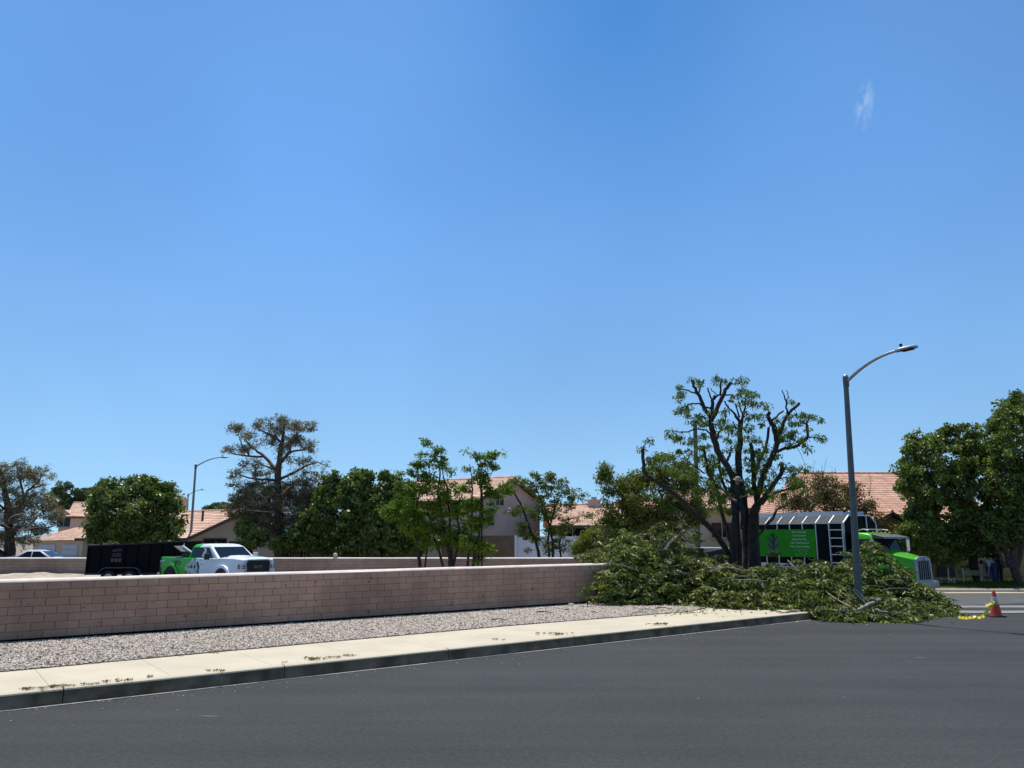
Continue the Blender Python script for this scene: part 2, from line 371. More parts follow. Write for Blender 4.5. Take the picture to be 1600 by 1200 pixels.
LM_MAIN = leafmat('fresh_leaf', (0.046, 0.075, 0.010), (0.160, 0.215, 0.036), 0.30, 0.5, spec=0.2)
LM_PILE = leafmat('cut_leaf', (0.026, 0.042, 0.006), (0.225, 0.265, 0.052), 0.16, 0.45, c3=(0.66, 0.60, 0.32), spec=0.25)
LM_DARK = leafmat('dark_green_leaf', (0.030, 0.055, 0.009), (0.180, 0.235, 0.052), 0.20, 0.42, c3=(0.30, 0.36, 0.13), spec=0.35)
LM_YARD = leafmat('yard_tree_leaf', (0.040, 0.062, 0.009), (0.225, 0.275, 0.062), 0.24, 0.42, c3=(0.34, 0.38, 0.14), spec=0.3)
LM_MID = leafmat('mid_green_leaf', (0.058, 0.078, 0.010), (0.215, 0.240, 0.048), 0.24, 0.45, spec=0.25)
LM_BRIGHT = leafmat('bright_green_leaf', (0.048, 0.098, 0.009), (0.170, 0.250, 0.030), 0.34, 0.5, spec=0.2)
LM_PINE = leafmat('pine_needle', (0.120, 0.105, 0.052), (0.32, 0.28, 0.17), 0.15, 0.7, c3=(0.42, 0.33, 0.21), spec=0.1)
LM_OLIVE = leafmat('olive_leaf', (0.085, 0.072, 0.024), (0.235, 0.185, 0.080), 0.22, 0.6, c3=(0.34, 0.26, 0.14), spec=0.15)
LM_FAR = leafmat('far_leaf', (0.065, 0.100, 0.045), (0.140, 0.185, 0.085), 0.2, 0.6, spec=0.1)
LM_DRY = leafmat('dry_leaf', (0.16, 0.12, 0.05), (0.30, 0.25, 0.11), 0.2, 0.7)
LM_GRASS = leafmat('grass_blade', (0.045, 0.060, 0.012), (0.13, 0.165, 0.035), 0.2, 0.6, spec=0.1)

# ------------------------------------------------------------------ foliage
def leaves(name, C, D, length, width, m, parent, lenvar=0.42, base_rnd=None, kind=None, label=None):
    """C centres (N,3) in world, D directions (N,3): one folded blade per row, all one mesh"""
    n = len(C)
    if n == 0: return None
    D = D/np.maximum(np.linalg.norm(D, axis=1, keepdims=True), 1e-6)
    rv = RNG.normal(size=(n, 3)); S = np.cross(D, rv); S /= np.maximum(np.linalg.norm(S, axis=1, keepdims=True), 1e-6)
    Nn = np.cross(D, S)
    L = length*(1+lenvar*(RNG.random((n, 1))*2-1)); Wd = width*(1+lenvar*(RNG.random((n, 1))*2-1))
    a = C-D*L*0.5; b = C-D*L*0.05+S*Wd*0.5+Nn*Wd*0.12; c = C+D*L*0.5-Nn*L*0.08; d = C-D*L*0.05-S*Wd*0.5+Nn*Wd*0.12
    off = root_loc(parent)
    V = np.stack([a, b, c, d], axis=1).reshape(-1, 3)-np.array(off)
    me = bpy.data.meshes.new(name)
    me.vertices.add(4*n); me.vertices.foreach_set('co', V.astype(np.float32).ravel())
    me.loops.add(4*n); me.loops.foreach_set('vertex_index', np.arange(4*n, dtype=np.int32))
    me.polygons.add(n); me.polygons.foreach_set('loop_start', np.arange(0, 4*n, 4, dtype=np.int32))
    me.update(calc_edges=True)
    r = RNG.random(n)
    if base_rnd is not None: r = np.clip(0.4*r+0.62*base_rnd, 0, 1)
    at = me.attributes.new('rnd', 'FLOAT', 'FACE'); at.data.foreach_set('value', r.astype(np.float32))
    me.materials.append(m)
    o = bpy.data.objects.new(name, me); link(o, parent)
    return o

def clump_leaves(centres, per, rad, droop=0.0, radial=0.7, squash=0.8):
    """per leaves around every clump centre; returns C, D, clump tone"""
    centres = np.asarray(centres, dtype=float); n = len(centres)
    idx = np.repeat(np.arange(n), per)
    off = RNG.normal(size=(len(idx), 3)); off /= np.linalg.norm(off, axis=1, keepdims=True)
    rr = rad if np.isscalar(rad) else np.asarray(rad)[idx][:, None]
    off = off*(RNG.random((len(idx), 1))**0.45)*rr; off[:, 2] *= squash
    C = centres[idx]+off
    D = off/np.maximum(np.linalg.norm(off, axis=1, keepdims=True), 1e-6)*radial+RNG.normal(size=(len(idx), 3))*0.5
    D[:, 2] -= droop
    tone = RNG.random(n)[idx]
    return C, D, tone

def skeleton(trunk, clumps, mb, r_base, r_tip=0.012, jitter=0.15, bend=0.25):
    """limbs from the trunk nodes out to every clump, thick where many meet"""
    nodes = [Vector(p) for p in trunk]; parent = [-1]+list(range(len(trunk)-1)); ntr = len(nodes)
    base = nodes[0]
    top = nodes[-1]
    order = sorted(range(len(clumps)), key=lambda i: (Vector(clumps[i])-top).length)
    arr = [np.array(p) for p in nodes]; usable = list(range(max(1, ntr//3), ntr))
    for i in order:
        c = Vector(clumps[i]); A = np.array([arr[k] for k in usable]); dist = np.linalg.norm(A-np.array(c), axis=1)
        up = (A[:, 2]-c.z)
        k = usable[int(np.argmin(dist+0.8*np.maximum(up, 0)))]
        p = nodes[k]; d = c-p; L = d.length; cur = k
        steps = max(1, int(L/0.7))
        for s_ in range(1, steps+1):
            t = s_/steps; q = p+d*t+Vector((random.gauss(0, 1), random.gauss(0, 1), random.gauss(0, 0.6)))*jitter*L*0.2*(1-t)
            q.z += bend*L*0.25*math.sin(math.pi*t)
            nodes.append(q); arr.append(np.array(q)); parent.append(cur); cur = len(nodes)-1; usable.append(cur)
    cnt = [0]*len(nodes)
    haschild = set(parent)
    for i in range(len(nodes)):
        if i not in haschild:
            k = i
            while k != -1: cnt[k] += 1; k = parent[k]
    tot = max(1, cnt[0])
    rad = [max(r_tip, r_base*(c_/tot)**0.5) for c_ in cnt]
    for k in range(ntr):
        rad[k] = max(rad[k], r_base*(1-0.6*k/max(1, ntr-1)))
    done = set()
    for i in range(len(nodes)-1, -1, -1):
        if i in done or i in haschild: continue
        chain = [i]; k = parent[i]
        while k != -1:
            chain.append(k)
            if k in done: break
            k = parent[k]
        done.update(chain)
        pts = [nodes[j] for j in chain]; rr = [rad[j] for j in chain]
        if len(rr) > 1: rr[-1] = min(rr[-1], rr[-2]*1.3)
        pts.reverse(); rr.reverse()
        if len(pts) > 1: mb.tube(pts, rr, n=6 if max(rr) < 0.06 else 9)
    return nodes

def crown_pts(ells, Y, n, depth=1.0, shell=0.5, dz=0.0):
    """clump centres inside ellipses given in photo pixels, spread in depth about Y"""
    area = np.array([e[2]*e[3] for e in ells], float)**0.9; area /= area.sum()
    pts = []; s = PXM(Y)
    wid = max(e[2] for e in ells)/s
    for k in range(n):
        e = ells[int(RNG.choice(len(ells), p=area))]
        q = RNG.normal(size=3); q /= np.linalg.norm(q); rr = RNG.random()**(1/3)*(1-shell)+shell*(0.75+0.3*RNG.random())
        q = q*(min(rr, 1.08) if RNG.random() > 0.10 else 1.12+0.14*RNG.random())
        dpt = (e[4] if len(e) > 4 else 0.0)
        c = W(e[0]+q[0]*e[2], e[1]-q[1]*e[3], Y)
        c2 = c+Vector((0, q[2]*depth*(e[2]+e[3])*0.5/s+dpt, 0))
        # keep the direction from the camera when moved in depth
        f = c2.y/c.y
        pts.append((c.x*f, c2.y, CAM_H+(c.z-CAM_H)*f+dz))
    return pts

def make_tree(name, label, base_uv, Y, gz, trunk_px, ells, nclump, per, crad, lsize, lm, bark, r_base, cat='tree', group=None,
              depth=1.0, shell=0.5, droop=0.2, squash=0.8, part_names=('trunk', 'crown'), skel_frac=1.0, extra=None, width=None, radial=0.7, bend=0.25, holes=0):
    base = W(base_uv[0], 838, Y); base.z = gz
    t = thing(name, label, cat, base, group=group)
    tr = [base-Vector((0, 0, 0.15))]+[W(p[0], p[1], Y+(p[2] if len(p) > 2 else 0)) for p in trunk_px]
    cl = crown_pts(ells, Y, nclump, depth, shell)
    cl = [c for c in cl if c[2] > gz+0.15]
    mb = MB(); k = max(3, int(len(cl)*skel_frac))
    skeleton(tr, cl[:k], mb, r_base, bend=bend)
    if extra: extra(mb)
    mb.build(part_names[0], bark, t, world=True, smooth_deg=60, fix=False)
    rads = crad*(0.6+0.8*RNG.random(len(cl)))
    C, D, tone = clump_leaves(cl, per, rads, droop, radial, squash)
    leaves(part_names[1], C, D, lsize, width or lsize*0.5, lm, t, base_rnd=tone)
    return t

# ------------------------------------------------------------------ the setting
A0 = G(0, 1111, 0); A1 = G(1270, 968, 0)
EX = (A1-A0); S1 = EX.length; EX.normalize(); EN = Vector((-EX.y, EX.x, 0))
def P(s, d, z=0.0): q = A0+EX*s+EN*d; return Vector((q.x, q.y, z))
def sd_of(p): q = Vector((p[0], p[1], 0))-A0; return q.dot(EX), q.dot(EN)
CURB = 0.2

def sheet(name, polyfn, xs, ys, m, kind='structure', z=None):
    mb = MB(); nx = len(xs); vs = []; fs = []
    for y in ys:
        for x in xs: vs.append(polyfn(x, y))
    for j in range(len(ys)-1):
        for i in range(nx-1): fs.append((j*nx+i, j*nx+i+1, (j+1)*nx+i+1, (j+1)*nx+i))
    mb.add(vs, fs); o = mb.build(name, m, smooth_deg=60); tag(o, kind=kind); return o
# the land: one sheet to the horizon
def axis(lim, near, n1, n2):
    a = list(np.linspace(-near, near, n1)); b = list(np.geomspace(near*1.15, lim, n2)); return [-q for q in reversed(b)]+a+b
sheet('land', lambda x, y: (x, y, T(x, y)-0.06 if y > 0 else -0.06), axis(2500, 60, 41, 14), [-2500, -900, -300, -100, -40, -10, 0, 8, 14, 20]+list(np.linspace(23, 37, 15))+list(np.linspace(42, 120, 14))+list(np.geomspace(140, 3000, 14)), M['land'])
# main road, from our side to the far gutter
sheet('road', lambda s, d: (*P(s, d).xy, 0.0 if P(s, d).y < 22 else T(*P(s, d).xy)), list(np.linspace(-60, 90, 301)), list(np.linspace(-22, 0, 45)), M['asphalt'])
# side street behind the corner lot
def side(x, y): return (x, y, T(x, y)-(0.045 if sd_of((x, y))[1] < 2.5 and sd_of((x, y))[1] < 0.5 else 0.012))
sheet('side_street', side, list(np.linspace(-70, 60, 66)), list(np.linspace(20.5, 39.3, 22)), M['old_asphalt'])

def curb_path(name, pts, inner, h=CURB, wcurb=0.16, m=None, zfn=None, gut=0.0):
    """curb of real height along pts (outer bottom edge), with a rolled top edge"""
    mb = MB(); secs = []
    for i, p in enumerate(pts):
        a = pts[max(i-1, 0)]; b = pts[min(i+1, len(pts)-1)]; d = Vector((b[0]-a[0], b[1]-a[1], 0)).normalized()
        nn = Vector((-d.y, d.x, 0))*inner
        z0 = zfn(p[0], p[1]); hh = h if not hasattr(h, '__call__') else h(i/(len(pts)-1))
        q = Vector((p[0], p[1], 0))
        prof = [(0, -0.12), (0.0, 0.0), (0.012, hh*0.8), (0.022, hh*0.93), (0.05, hh), (wcurb, hh+0.004), (wcurb, -0.12)]
        secs.append([q+nn*a_+Vector((0, 0, z0+b_)) for a_, b_ in prof])
    mb.loft(secs); return mb
# near curb with expansion joints
cj = MB(); s = -42.0
while s < S1-0.05:
    e = min(s+3.05, S1)
    mbx = curb_path('c', [P(s+0.006, 0), P(e-0.006, 0)], 1, zfn=lambda x, y: 0.0)
    cj.add(mbx.v, mbx.f); s = e
# the corner return: drops to a ramp and turns into the side street
cor = []
for k in range(0, 15):
    a = R(90*k/14)
    cor.append(P(S1+0.01+5.5*math.sin(a), 5.5*(1-math.cos(a))))
for k in range(1, 7): cor.append(P(S1+5.51, 5.5+k*1.5))
mbx = curb_path('c', cor, 1, h=lambda t: CURB if t > 0.45 else 0.02+0.18*max(0, (t-0.25)/0.2), zfn=T); cj.add(mbx.v, mbx.f)
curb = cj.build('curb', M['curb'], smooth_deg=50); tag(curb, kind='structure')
# concrete lip at the foot of the curb
gl = MB()
for k in range(60):
    s0 = -42+k*(S1+42)/60; s1_ = s0+(S1+42)/60
    w0 = 0.055+0.02*random.random()
    gl.add([P(s0, 0.0, 0.006), P(s0, -w0, 0.006), P(s1_, -w0-0.01*random.random(), 0.006), P(s1_, 0.0, 0.006)], [(0, 1, 2, 3)])
tag(gl.build('gutter_lip', M['gutter']), kind='structure')

# corner lot: raised ground inside the curbs, sidewalk, gravel
SW = 2.0                                          # sidewalk outer zone incl. curb
lot = MB(); ring = [P(-60, 0.12), P(S1, 0.12)]+[P(S1+0.0+5.35*math.sin(R(9*k)), 0.15+5.35*(1-math.cos(R(9*k)))) for k in range(1, 11)]
ring += [P(S1+5.35, 9.5), Vector((2.0, 30.3, 0)), Vector((-70, 30.3, 0))]
lot.add([Vector((p.x, p.y, T(p.x, p.y)+CURB-0.03)) for p in ring], [tuple(range(len(ring)))])
o = lot.build('lot_ground', M['dirt']); tag(o, kind='structure')
# sidewalk slabs with tooled joints
back = [(0, 1051), (400, 1014), (800, 978), (1075, 956.5)]
bd = [sd_of(G(u, v, CURB)) for u, v in back]
def back_d(s):
    if s <= bd[0][0]: return bd[0][1]
    for a, b in zip(bd, bd[1:]):
        if s <= b[0]: return a[1]+(b[1]-a[1])*(s-a[0])/(b[0]-a[0])
    return bd[-1][1]+min(2.5, 0.35*(s-bd[-1][0]))
sl = MB(); s = -42.0
while s < S1+1.5:
    e = s+1.52
    j = 0.0025
    dd0 = back_d(s); dd1 = back_d(e); d0 = 0.165 if e < S1 else 0.4
    vs = [P(s+j, d0, CURB+0.004), P(e-j, d0, CURB+0.004), P(e-j, dd1, CURB+0.004), P(s+j, dd0, CURB+0.004)]
    vs += [v-Vector((0, 0, 0.1)) for v in vs]
    sl.add(vs, [(0, 1, 2, 3), (0, 4, 5, 1), (1, 5, 6, 2), (2, 6, 7, 3), (3, 7, 4, 0)]); s = e
tag(sl.build('sidewalk', M['walk']), kind='structure')
# the rolled top of the curb, in a paler concrete than the face
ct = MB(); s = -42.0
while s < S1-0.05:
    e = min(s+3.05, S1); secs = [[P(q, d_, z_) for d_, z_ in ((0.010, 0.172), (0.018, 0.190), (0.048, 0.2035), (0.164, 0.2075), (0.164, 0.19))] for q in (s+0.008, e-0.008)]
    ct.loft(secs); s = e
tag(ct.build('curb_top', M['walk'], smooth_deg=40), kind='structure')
# gravel bed and stones
WALL_A = G(0, 1007, CURB); WALL_B = G(940, 942.5, CURB)
WD = (WALL_B-WALL_A); WL_VIS = WD.length; WD.normalize(); WN = Vector((WD.y, -WD.x, 0))   # WN points to the road
WALL0 = WALL_A-WD*16.0; WALL_LEN = WL_VIS+16.0+0.3
def wall_d(s):                                     # distance from curb line to the wall at s
    sa, da = sd_of(WALL_A); sb, db = sd_of(WALL_B); return da+(db-da)*(s-sa)/(sb-sa)
sheet('gravel_bed', lambda s, t: (*P(s, back_d(s)+0.01+(wall_d(s)-back_d(s)+0.3)*t).xy, CURB+0.01+0.035*t+0.012*math.sin(s*3.1+t*9)), list(np.linspace(-42, S1+2, 150)), list(np.linspace(0, 1, 12)), M['gravelbed'])
def stones(name, n, smin, smax, tmin, tmax, m, label):
    ico = [(0, 0, 1), (0.9, 0, 0.1), (0.28, 0.86, -0.05), (-0.73, 0.53, 0.1), (-0.73, -0.53, -0.1), (0.28, -0.86, 0.05), (0, 0, -1)]
    fc = [(0, 1, 2), (0, 2, 3), (0, 3, 4), (0, 4, 5), (0, 5, 1), (6, 2, 1), (6, 3, 2), (6, 4, 3), (6, 5, 4), (6, 1, 5)]
    base = np.array(ico); S_ = smin+(smax-smin)*RNG.random(n); Tt = tmin+(tmax-tmin)*RNG.random(n)
    pos = np.zeros((n, 3))
    for i in range(n):
        b_ = back_d(S_[i]); dd = b_+(wall_d(S_[i])-b_)*Tt[i]; q = P(S_[i], dd); pos[i] = (q.x, q.y, CURB+0.018+0.035*Tt[i])
    sc = (0.011+0.016*RNG.random((n, 1)))*(1+0.6*(RNG.random((n, 1))**6))
    an = RNG.random(n)*6.283; ca, sa = np.cos(an), np.sin(an)
    V = base[None]*(1+0.35*(RNG.random((n, 7, 1))-0.5)); V = V*sc[:, :, None]*np.array([1.25, 0.9, 0.62])
    tl = (RNG.random(n)-0.5)*1.0; ct, st = np.cos(tl), np.sin(tl)
    X = V[:, :, 0]*ct[:, None]-V[:, :, 2]*st[:, None]; Z = V[:, :, 0]*st[:, None]+V[:, :, 2]*ct[:, None]; Y = V[:, :, 1]
    X2 = X*ca[:, None]-Y*sa[:, None]; Y2 = X*sa[:, None]+Y*ca[:, None]
    V = np.stack([X2, Y2, Z], 2)+pos[:, None]
    F = (np.array(fc)[None]+7*np.arange(n)[:, None, None]).reshape(-1)
    me = bpy.data.meshes.new(name); me.vertices.add(7*n); me.vertices.foreach_set('co', V.astype(np.float32).ravel())
    me.loops.add(30*n); me.loops.foreach_set('vertex_index', F.astype(np.int32))
    me.polygons.add(10*n); me.polygons.foreach_set('loop_start', np.arange(0, 30*n, 3, dtype=np.int32)); me.update(calc_edges=True)
    at = me.attributes.new('rnd', 'FLOAT', 'FACE'); at.data.foreach_set('value', np.repeat(RNG.random(n), 10).astype(np.float32))
    me.materials.append(m); ob = bpy.data.objects.new(name, me); link(ob); tag(ob, label, 'gravel', kind='stuff')
sg = sd_of(WALL_A)[0]
stones('gravel', 80000, sg-3, sd_of(WALL_B)[0]+3.5, 0.0, 0.955, M['stone'], 'pale crushed stone strip between the low block wall and the sidewalk')

# block walls
def block_wall(name, label, p0, d, nn, length, h, m, course=0.1524, bl=0.4064, thick=0.15, cap_m=None, z0=None, group=None, damp=False):
    """running-bond block wall: real blocks with recessed joints and a mortar-capped top"""
    t = thing(name, label, 'wall', p0, group=group)
    nr = int(round(h/course)); z0 = p0.z if z0 is None else z0
    core = MB(); core.beam(p0+d*0.01+Vector((0, 0, h/2-0.1)), p0+d*(length-0.01)+Vector((0, 0, h/2-0.1)), thick-0.012, h+0.18)
    core.build('mortar_core', M['mortar'], t, world=True)
    mb = MB(); j = 0.006
    rows = nr
    ang = math.atan2(d.y, d.x); rot = Matrix.Rotation(ang, 3, 'Z')
    for r_ in range(-1, rows):
        x = -(bl/2 if r_ % 2 else 0)
        while x < length:
            a = max(0, x+j); b = min(length, x+bl-j)
            if b-a > 0.03:
                c = p0+d*((a+b)/2)+Vector((0, 0, h-(rows-r_-0.5)*course))
                mb.box(c, (b-a, thick+random.uniform(-0.0015, 0.0015), course-2*j*0.75), rot)
            x += bl
    mb.build('blocks', m, t, world=True)
    cp = MB(); secs = []; n = int(length/0.8)+1
    for i in range(n+1):
        q = p0+d*(length*i/n)+Vector((0, 0, h)); ww = thick/2+0.008; wob = random.uniform(-0.004, 0.004); hh = 0.060+random.uniform(-0.004, 0.004)
        prof = [(-ww, -0.004), (-ww, 0.004), (-ww*0.55, hh*0.62), (-ww*0.15, hh), (ww*0.15, hh), (ww*0.55, hh*0.62), (ww, 0.004), (ww, -0.004)]
        secs.append([q+nn*(-a_+wob)+Vector((0, 0, b_)) for a_, b_ in prof])
    cp.loft(secs); cp.build('cap', M['cap'], t, world=True, smooth_deg=50)
    return t
block_wall('block_wall', 'long low mauve block wall with pale cap, nearest, along the gravel strip', WALL0, WD, WN, WALL_LEN, 1.135, M['block'])
# near-black band at the wall foot: dirt plus wall shadow put into the colour
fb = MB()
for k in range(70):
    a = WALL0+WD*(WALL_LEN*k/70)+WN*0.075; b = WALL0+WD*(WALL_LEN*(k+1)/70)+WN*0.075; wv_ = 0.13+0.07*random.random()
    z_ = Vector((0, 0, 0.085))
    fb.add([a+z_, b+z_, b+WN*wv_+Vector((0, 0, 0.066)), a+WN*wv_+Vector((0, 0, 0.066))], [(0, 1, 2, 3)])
M['dirt_shade'] = mat('dirt_and_shadow', (0.014, 0.008, 0.004), 1.0, spec=0.0, var=0.3, nscale=9)
tag(fb.build('dirt_shade_strip', M['dirt_shade']), kind='structure')

# far wall across the side street, dirt strip and curb
YW = 42.0; XL, XR = -46.0, 7.0
zt = W(200, 871.5, YW).z
zb = T(-15, YW)+0.42
pw = Vector((XL, YW, zb-0.25))
block_wall('block_wall', 'low dusty block wall with white cap just beyond the parked pickup and trailer', pw, Vector((1, 0, 0)), Vector((0, -1, 0)), XR-XL, zt-pw.z-0.045, M['block_far'])
def berm(x, t):
    y = 39.95+(YW-0.08-39.95)*t
    return (x, y, T(x, 40)+0.15+(zb-T(x, 40)-0.13)*smooth(t)+0.04*math.sin(x*1.7)*t+0.03*math.sin(x*4.3+1)*t)
sheet('dirt_strip', berm, list(np.linspace(XL-10, XR+1, 160)), list(np.linspace(0, 1, 10)), M['dirt'])
fc_ = curb_path('c', [Vector((XL-10+k*1.0, 39.75, 0)) for k in range(int(XR+1-XL+10)+1)], 1, h=0.15, zfn=T)
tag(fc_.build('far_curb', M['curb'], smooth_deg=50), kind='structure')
g2 = MB(); n_ = int(XR+1-XL+10)
for k in range(n_):
    x0 = XL-10+k; g2.add([(x0, 39.25, T(x0, 39.25)+0.004), (x0+1, 39.25, T(x0+1, 39.25)+0.004), (x0+1, 39.75, T(x0+1, 39.75)+0.004), (x0, 39.75, T(x0, 39.75)+0.004)], [(0, 1, 2, 3)])
tag(g2.build('far_gutter', M['walk']), kind='structure')

# right-hand yard: curb, walk, lawn
cv = [(1455, 926), (1530, 926.5), (1600, 927.5)]
rc = [G(u, v, T(G(u, v, -0.3).x, 34)) for u, v in cv]
left_dir = Vector((-0.593, 0.805, 0))
ret = []
start = Vector((rc[0].x-0.3, rc[0].y+0.1, 0))
for k in range(9):
    a = R(10*k); ret.append(start+Vector((-1.6*math.sin(a), 1.6*(1-math.cos(a)), 0)))
ret.reverse()
ret = [ret[0]+left_dir*(16-k*2) for k in range(8)]+ret
yc = ret+[Vector((start.x+k*1.5, start.y+0.02*k, 0)) for k in range(1, 4)]
flat = [Vector((yc[-1].x+k*1.5, yc[-1].y+0.02*k, 0)) for k in range(0, 30)]
c1 = curb_path('c', yc, 1, h=0.15, zfn=T); c2 = curb_path('c', flat, 1, h=lambda t: 0.15-0.13*min(1, t*12), zfn=T)
c1.add(c2.v, c2.f); tag(c1.build('yard_curb', M['walk'], smooth_deg=50), kind='structure')
allp = yc+flat[1:]
yw = MB(); n_ = len(allp)
def inset(pts, dist):
    out = []
    for i, p in enumerate(pts):
        a = pts[max(i-1, 0)]; b = pts[min(i+1, len(pts)-1)]; d = (b-a).normalized(); out.append(p+Vector((-d.y, d.x, 0))*dist)
    return out
i0 = inset(allp, 0.15); i1 = inset(allp, 2.0); i2 = inset(allp, 2.02); 
yw.add([(p.x, p.y, T(p.x, p.y)+0.15) for p in i0]+[(p.x, p.y, T(p.x, p.y)+0.15) for p in i1], [(k, k+1, n_+k+1, n_+k) for k in range(n_-1)])
tag(yw.build('yard_walk', M['walk']), kind='structure')
M['lawn'] = mat('lawn_soil', (0.065, 0.068, 0.022), 0.95, col2=(0.20, 0.17, 0.08), nscale=2.2, bump=0.6)
lw = MB(); X0 = start.x-12; 
lv = [(x, y) for y in np.linspace(37.0, 60, 12) for x in np.linspace(start.x-1.5, start.x+40, 20)]
lf = [(j*20+i, j*20+i+1, (j+1)*20+i+1, (j+1)*20+i) for j in range(11) for i in range(19)]
def LZ(x, y): return T(x, 36)+0.16+0.022*max(0, y-37)
lw.add([(x-(y-37)*0.6*(1 if x < start.x+2 else 0), y, LZ(x, y)) for x, y in lv], lf)
tag(lw.build('lawn_ground', M['lawn']), kind='structure')
gpn = MB(); o0 = inset(allp, -0.55)
gpn.add([(p.x, p.y, T(p.x, p.y)+0.006) for p in o0]+[(p.x, p.y, T(p.x, p.y)+0.010) for p in allp], [(k, k+1, len(allp)+k+1, len(allp)+k) for k in range(len(allp)-1)])
tag(gpn.build('yard_gutter', M['walk']), kind='structure')
# strip of concrete gutter pan on the yard side and the valley gutter across the mouth of the street
vg = MB(); seg = 26
va = [G(1330+i*26, 945.5-(i*0.05), -0.02) for i in range(seg)]; vb = [G(1330+i*26, 959.5-0.03*i, -0.01) for i in range(seg)]
zz = lambda p: T(p.x, p.y)+0.016 if p.y > 22 else 0.016
vg.add([(p.x, p.y, zz(p)) for p in va]+[(p.x, p.y, zz(p)) for p in vb], [(k, k+1, seg+k+1, seg+k) for k in range(seg-1)])
tag(vg.build('valley_gutter', M['valley']), kind='structure')
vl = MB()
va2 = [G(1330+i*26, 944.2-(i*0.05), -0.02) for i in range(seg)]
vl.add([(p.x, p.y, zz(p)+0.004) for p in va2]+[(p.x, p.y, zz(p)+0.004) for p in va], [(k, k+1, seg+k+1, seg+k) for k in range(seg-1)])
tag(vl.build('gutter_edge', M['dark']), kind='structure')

# ------------------------------------------------------------------ houses
def roof_plane(mb, uvs, e0, e1, r1, r0, course=0.34, thick=0.035):
    """stepped courses of tile between eave e0-e1 and ridge r0-r1"""
    e0, e1, r1, r0 = [Vector(p) for p in (e0, e1, r1, r0)]
    L = max((r0-e0).length, (r1-e1).length); n = max(2, int(L/course))
    nn = (e1-e0).cross(r0-e0)
    if nn.length < 1e-6: nn = (e1-e0).cross(r1-e1)
    nn.normalize()
    if nn.z < 0: nn = -nn
    W0 = (e1-e0).length; xa = (e1-e0)/max(W0, 1e-6)
    for k in range(n):
        t0 = k/n; t1 = min(1.0, (k+1.0)/n)
        a = e0.lerp(r0, t0); b = e1.lerp(r1, t0); c = e1.lerp(r1, t1); d = e0.lerp(r0, t1)
        vs = [a+nn*thick, b+nn*thick, c+nn*0.004, d+nn*0.004, a-nn*0.01, b-nn*0.01]
        mb.add(vs, [(0, 1, 2, 3), (4, 5, 1, 0)])
        for q, tt in zip(vs, (t0, t0, t1, t1, t0, t0)):
            uvs.append(((q-e0).dot(xa), tt*L, 0))
def build_roof(name, planes, m, parent, ridge=None, course=0.34):
    mb = MB(); uvs = []
    for pl in planes: roof_plane(mb, uvs, *pl, course=course)
    o = mb.build(name, m, parent, world=True, fix=False)
    at = o.data.attributes.new('tuv', 'FLOAT_VECTOR', 'POINT'); at.data.foreach_set('vector', [c for u in uvs for c in u])
    if ridge:
        rb = MB()
        for a, b in ridge: 
            a = Vector(a); b = Vector(b); n = max(1, int((b-a).length/0.4))
            for k in range(n): rb.tube([a.lerp(b, k/n)+Vector((0, 0, 0.02)), a.lerp(b, (k+1)/n)+Vector((0, 0, 0.035))], [0.085, 0.10], n=8)
        r_ = rb.build('ridge_tiles', m, o, world=False); 
        rl = root_loc(o)
        for v in r_.data.vertices: v.co -= rl
    return o
def chimney(parent, c, sx, sy, z0, z1, m):
    mb = MB(); mb.box((c[0], c[1], (z0+z1)/2), (sx, sy, z1-z0)); ch = mb.build('chimney', m, parent, world=True)
    cp = MB(); cp.box((c[0], c[1], z1+0.05), (sx+0.16, sy+0.16, 0.12)); cp.box((c[0], c[1], z1+0.22), (sx*0.45, sy*0.45, 0.22))
    cp.build('chimney_cap', m, ch, world=True)
    return ch
def window(parent, c, right, nrm, w_, h_, mfr=None, mull=1):
    """frame, glass and sill set on a wall at c"""
    c = Vector(c); right = Vector(right).normalized(); nrm = Vector(nrm).normalized(); up = Vector((0, 0, 1)); mfr = mfr or M['trim_pale']
    f = MB(); t_ = 0.07
    for sx in (-1, 1): f.beam(c+right*sx*(w_/2)-up*(h_/2+t_/2)+nrm*0.03, c+right*sx*(w_/2)+up*(h_/2+t_/2)+nrm*0.03, t_, 0.06, up=nrm)
    for sz in (-1, 1): f.beam(c+up*sz*(h_/2)-right*(w_/2-t_/2)+nrm*0.03, c+up*sz*(h_/2)+right*(w_/2-t_/2)+nrm*0.03, 0.06, t_)
    for k in range(1, mull+1):
        q = c+right*(w_*(k/(mull+1)-0.5)); f.beam(q-up*(h_/2-t_/2)+nrm*0.025, q+up*(h_/2-t_/2)+nrm*0.025, 0.05, 0.04, up=nrm)
    fr = f.build('window', mfr, parent, world=True)
    g = MB(); a = right*w_/2; b = up*h_/2; q = c+nrm*0.012; g.add([q-a-b, q+a-b, q+a+b, q-a+b], [(0, 1, 2, 3)]); g.build('pane', M['glass'], fr, world=True)
    s = MB(); s.beam(c-up*(h_/2+0.09)-right*(w_/2+0.08)+nrm*0.06, c-up*(h_/2+0.09)+right*(w_/2+0.08)+nrm*0.06, 0.12, 0.06); s.build('sill', M['trim_pale'], fr, world=True)
    return fr
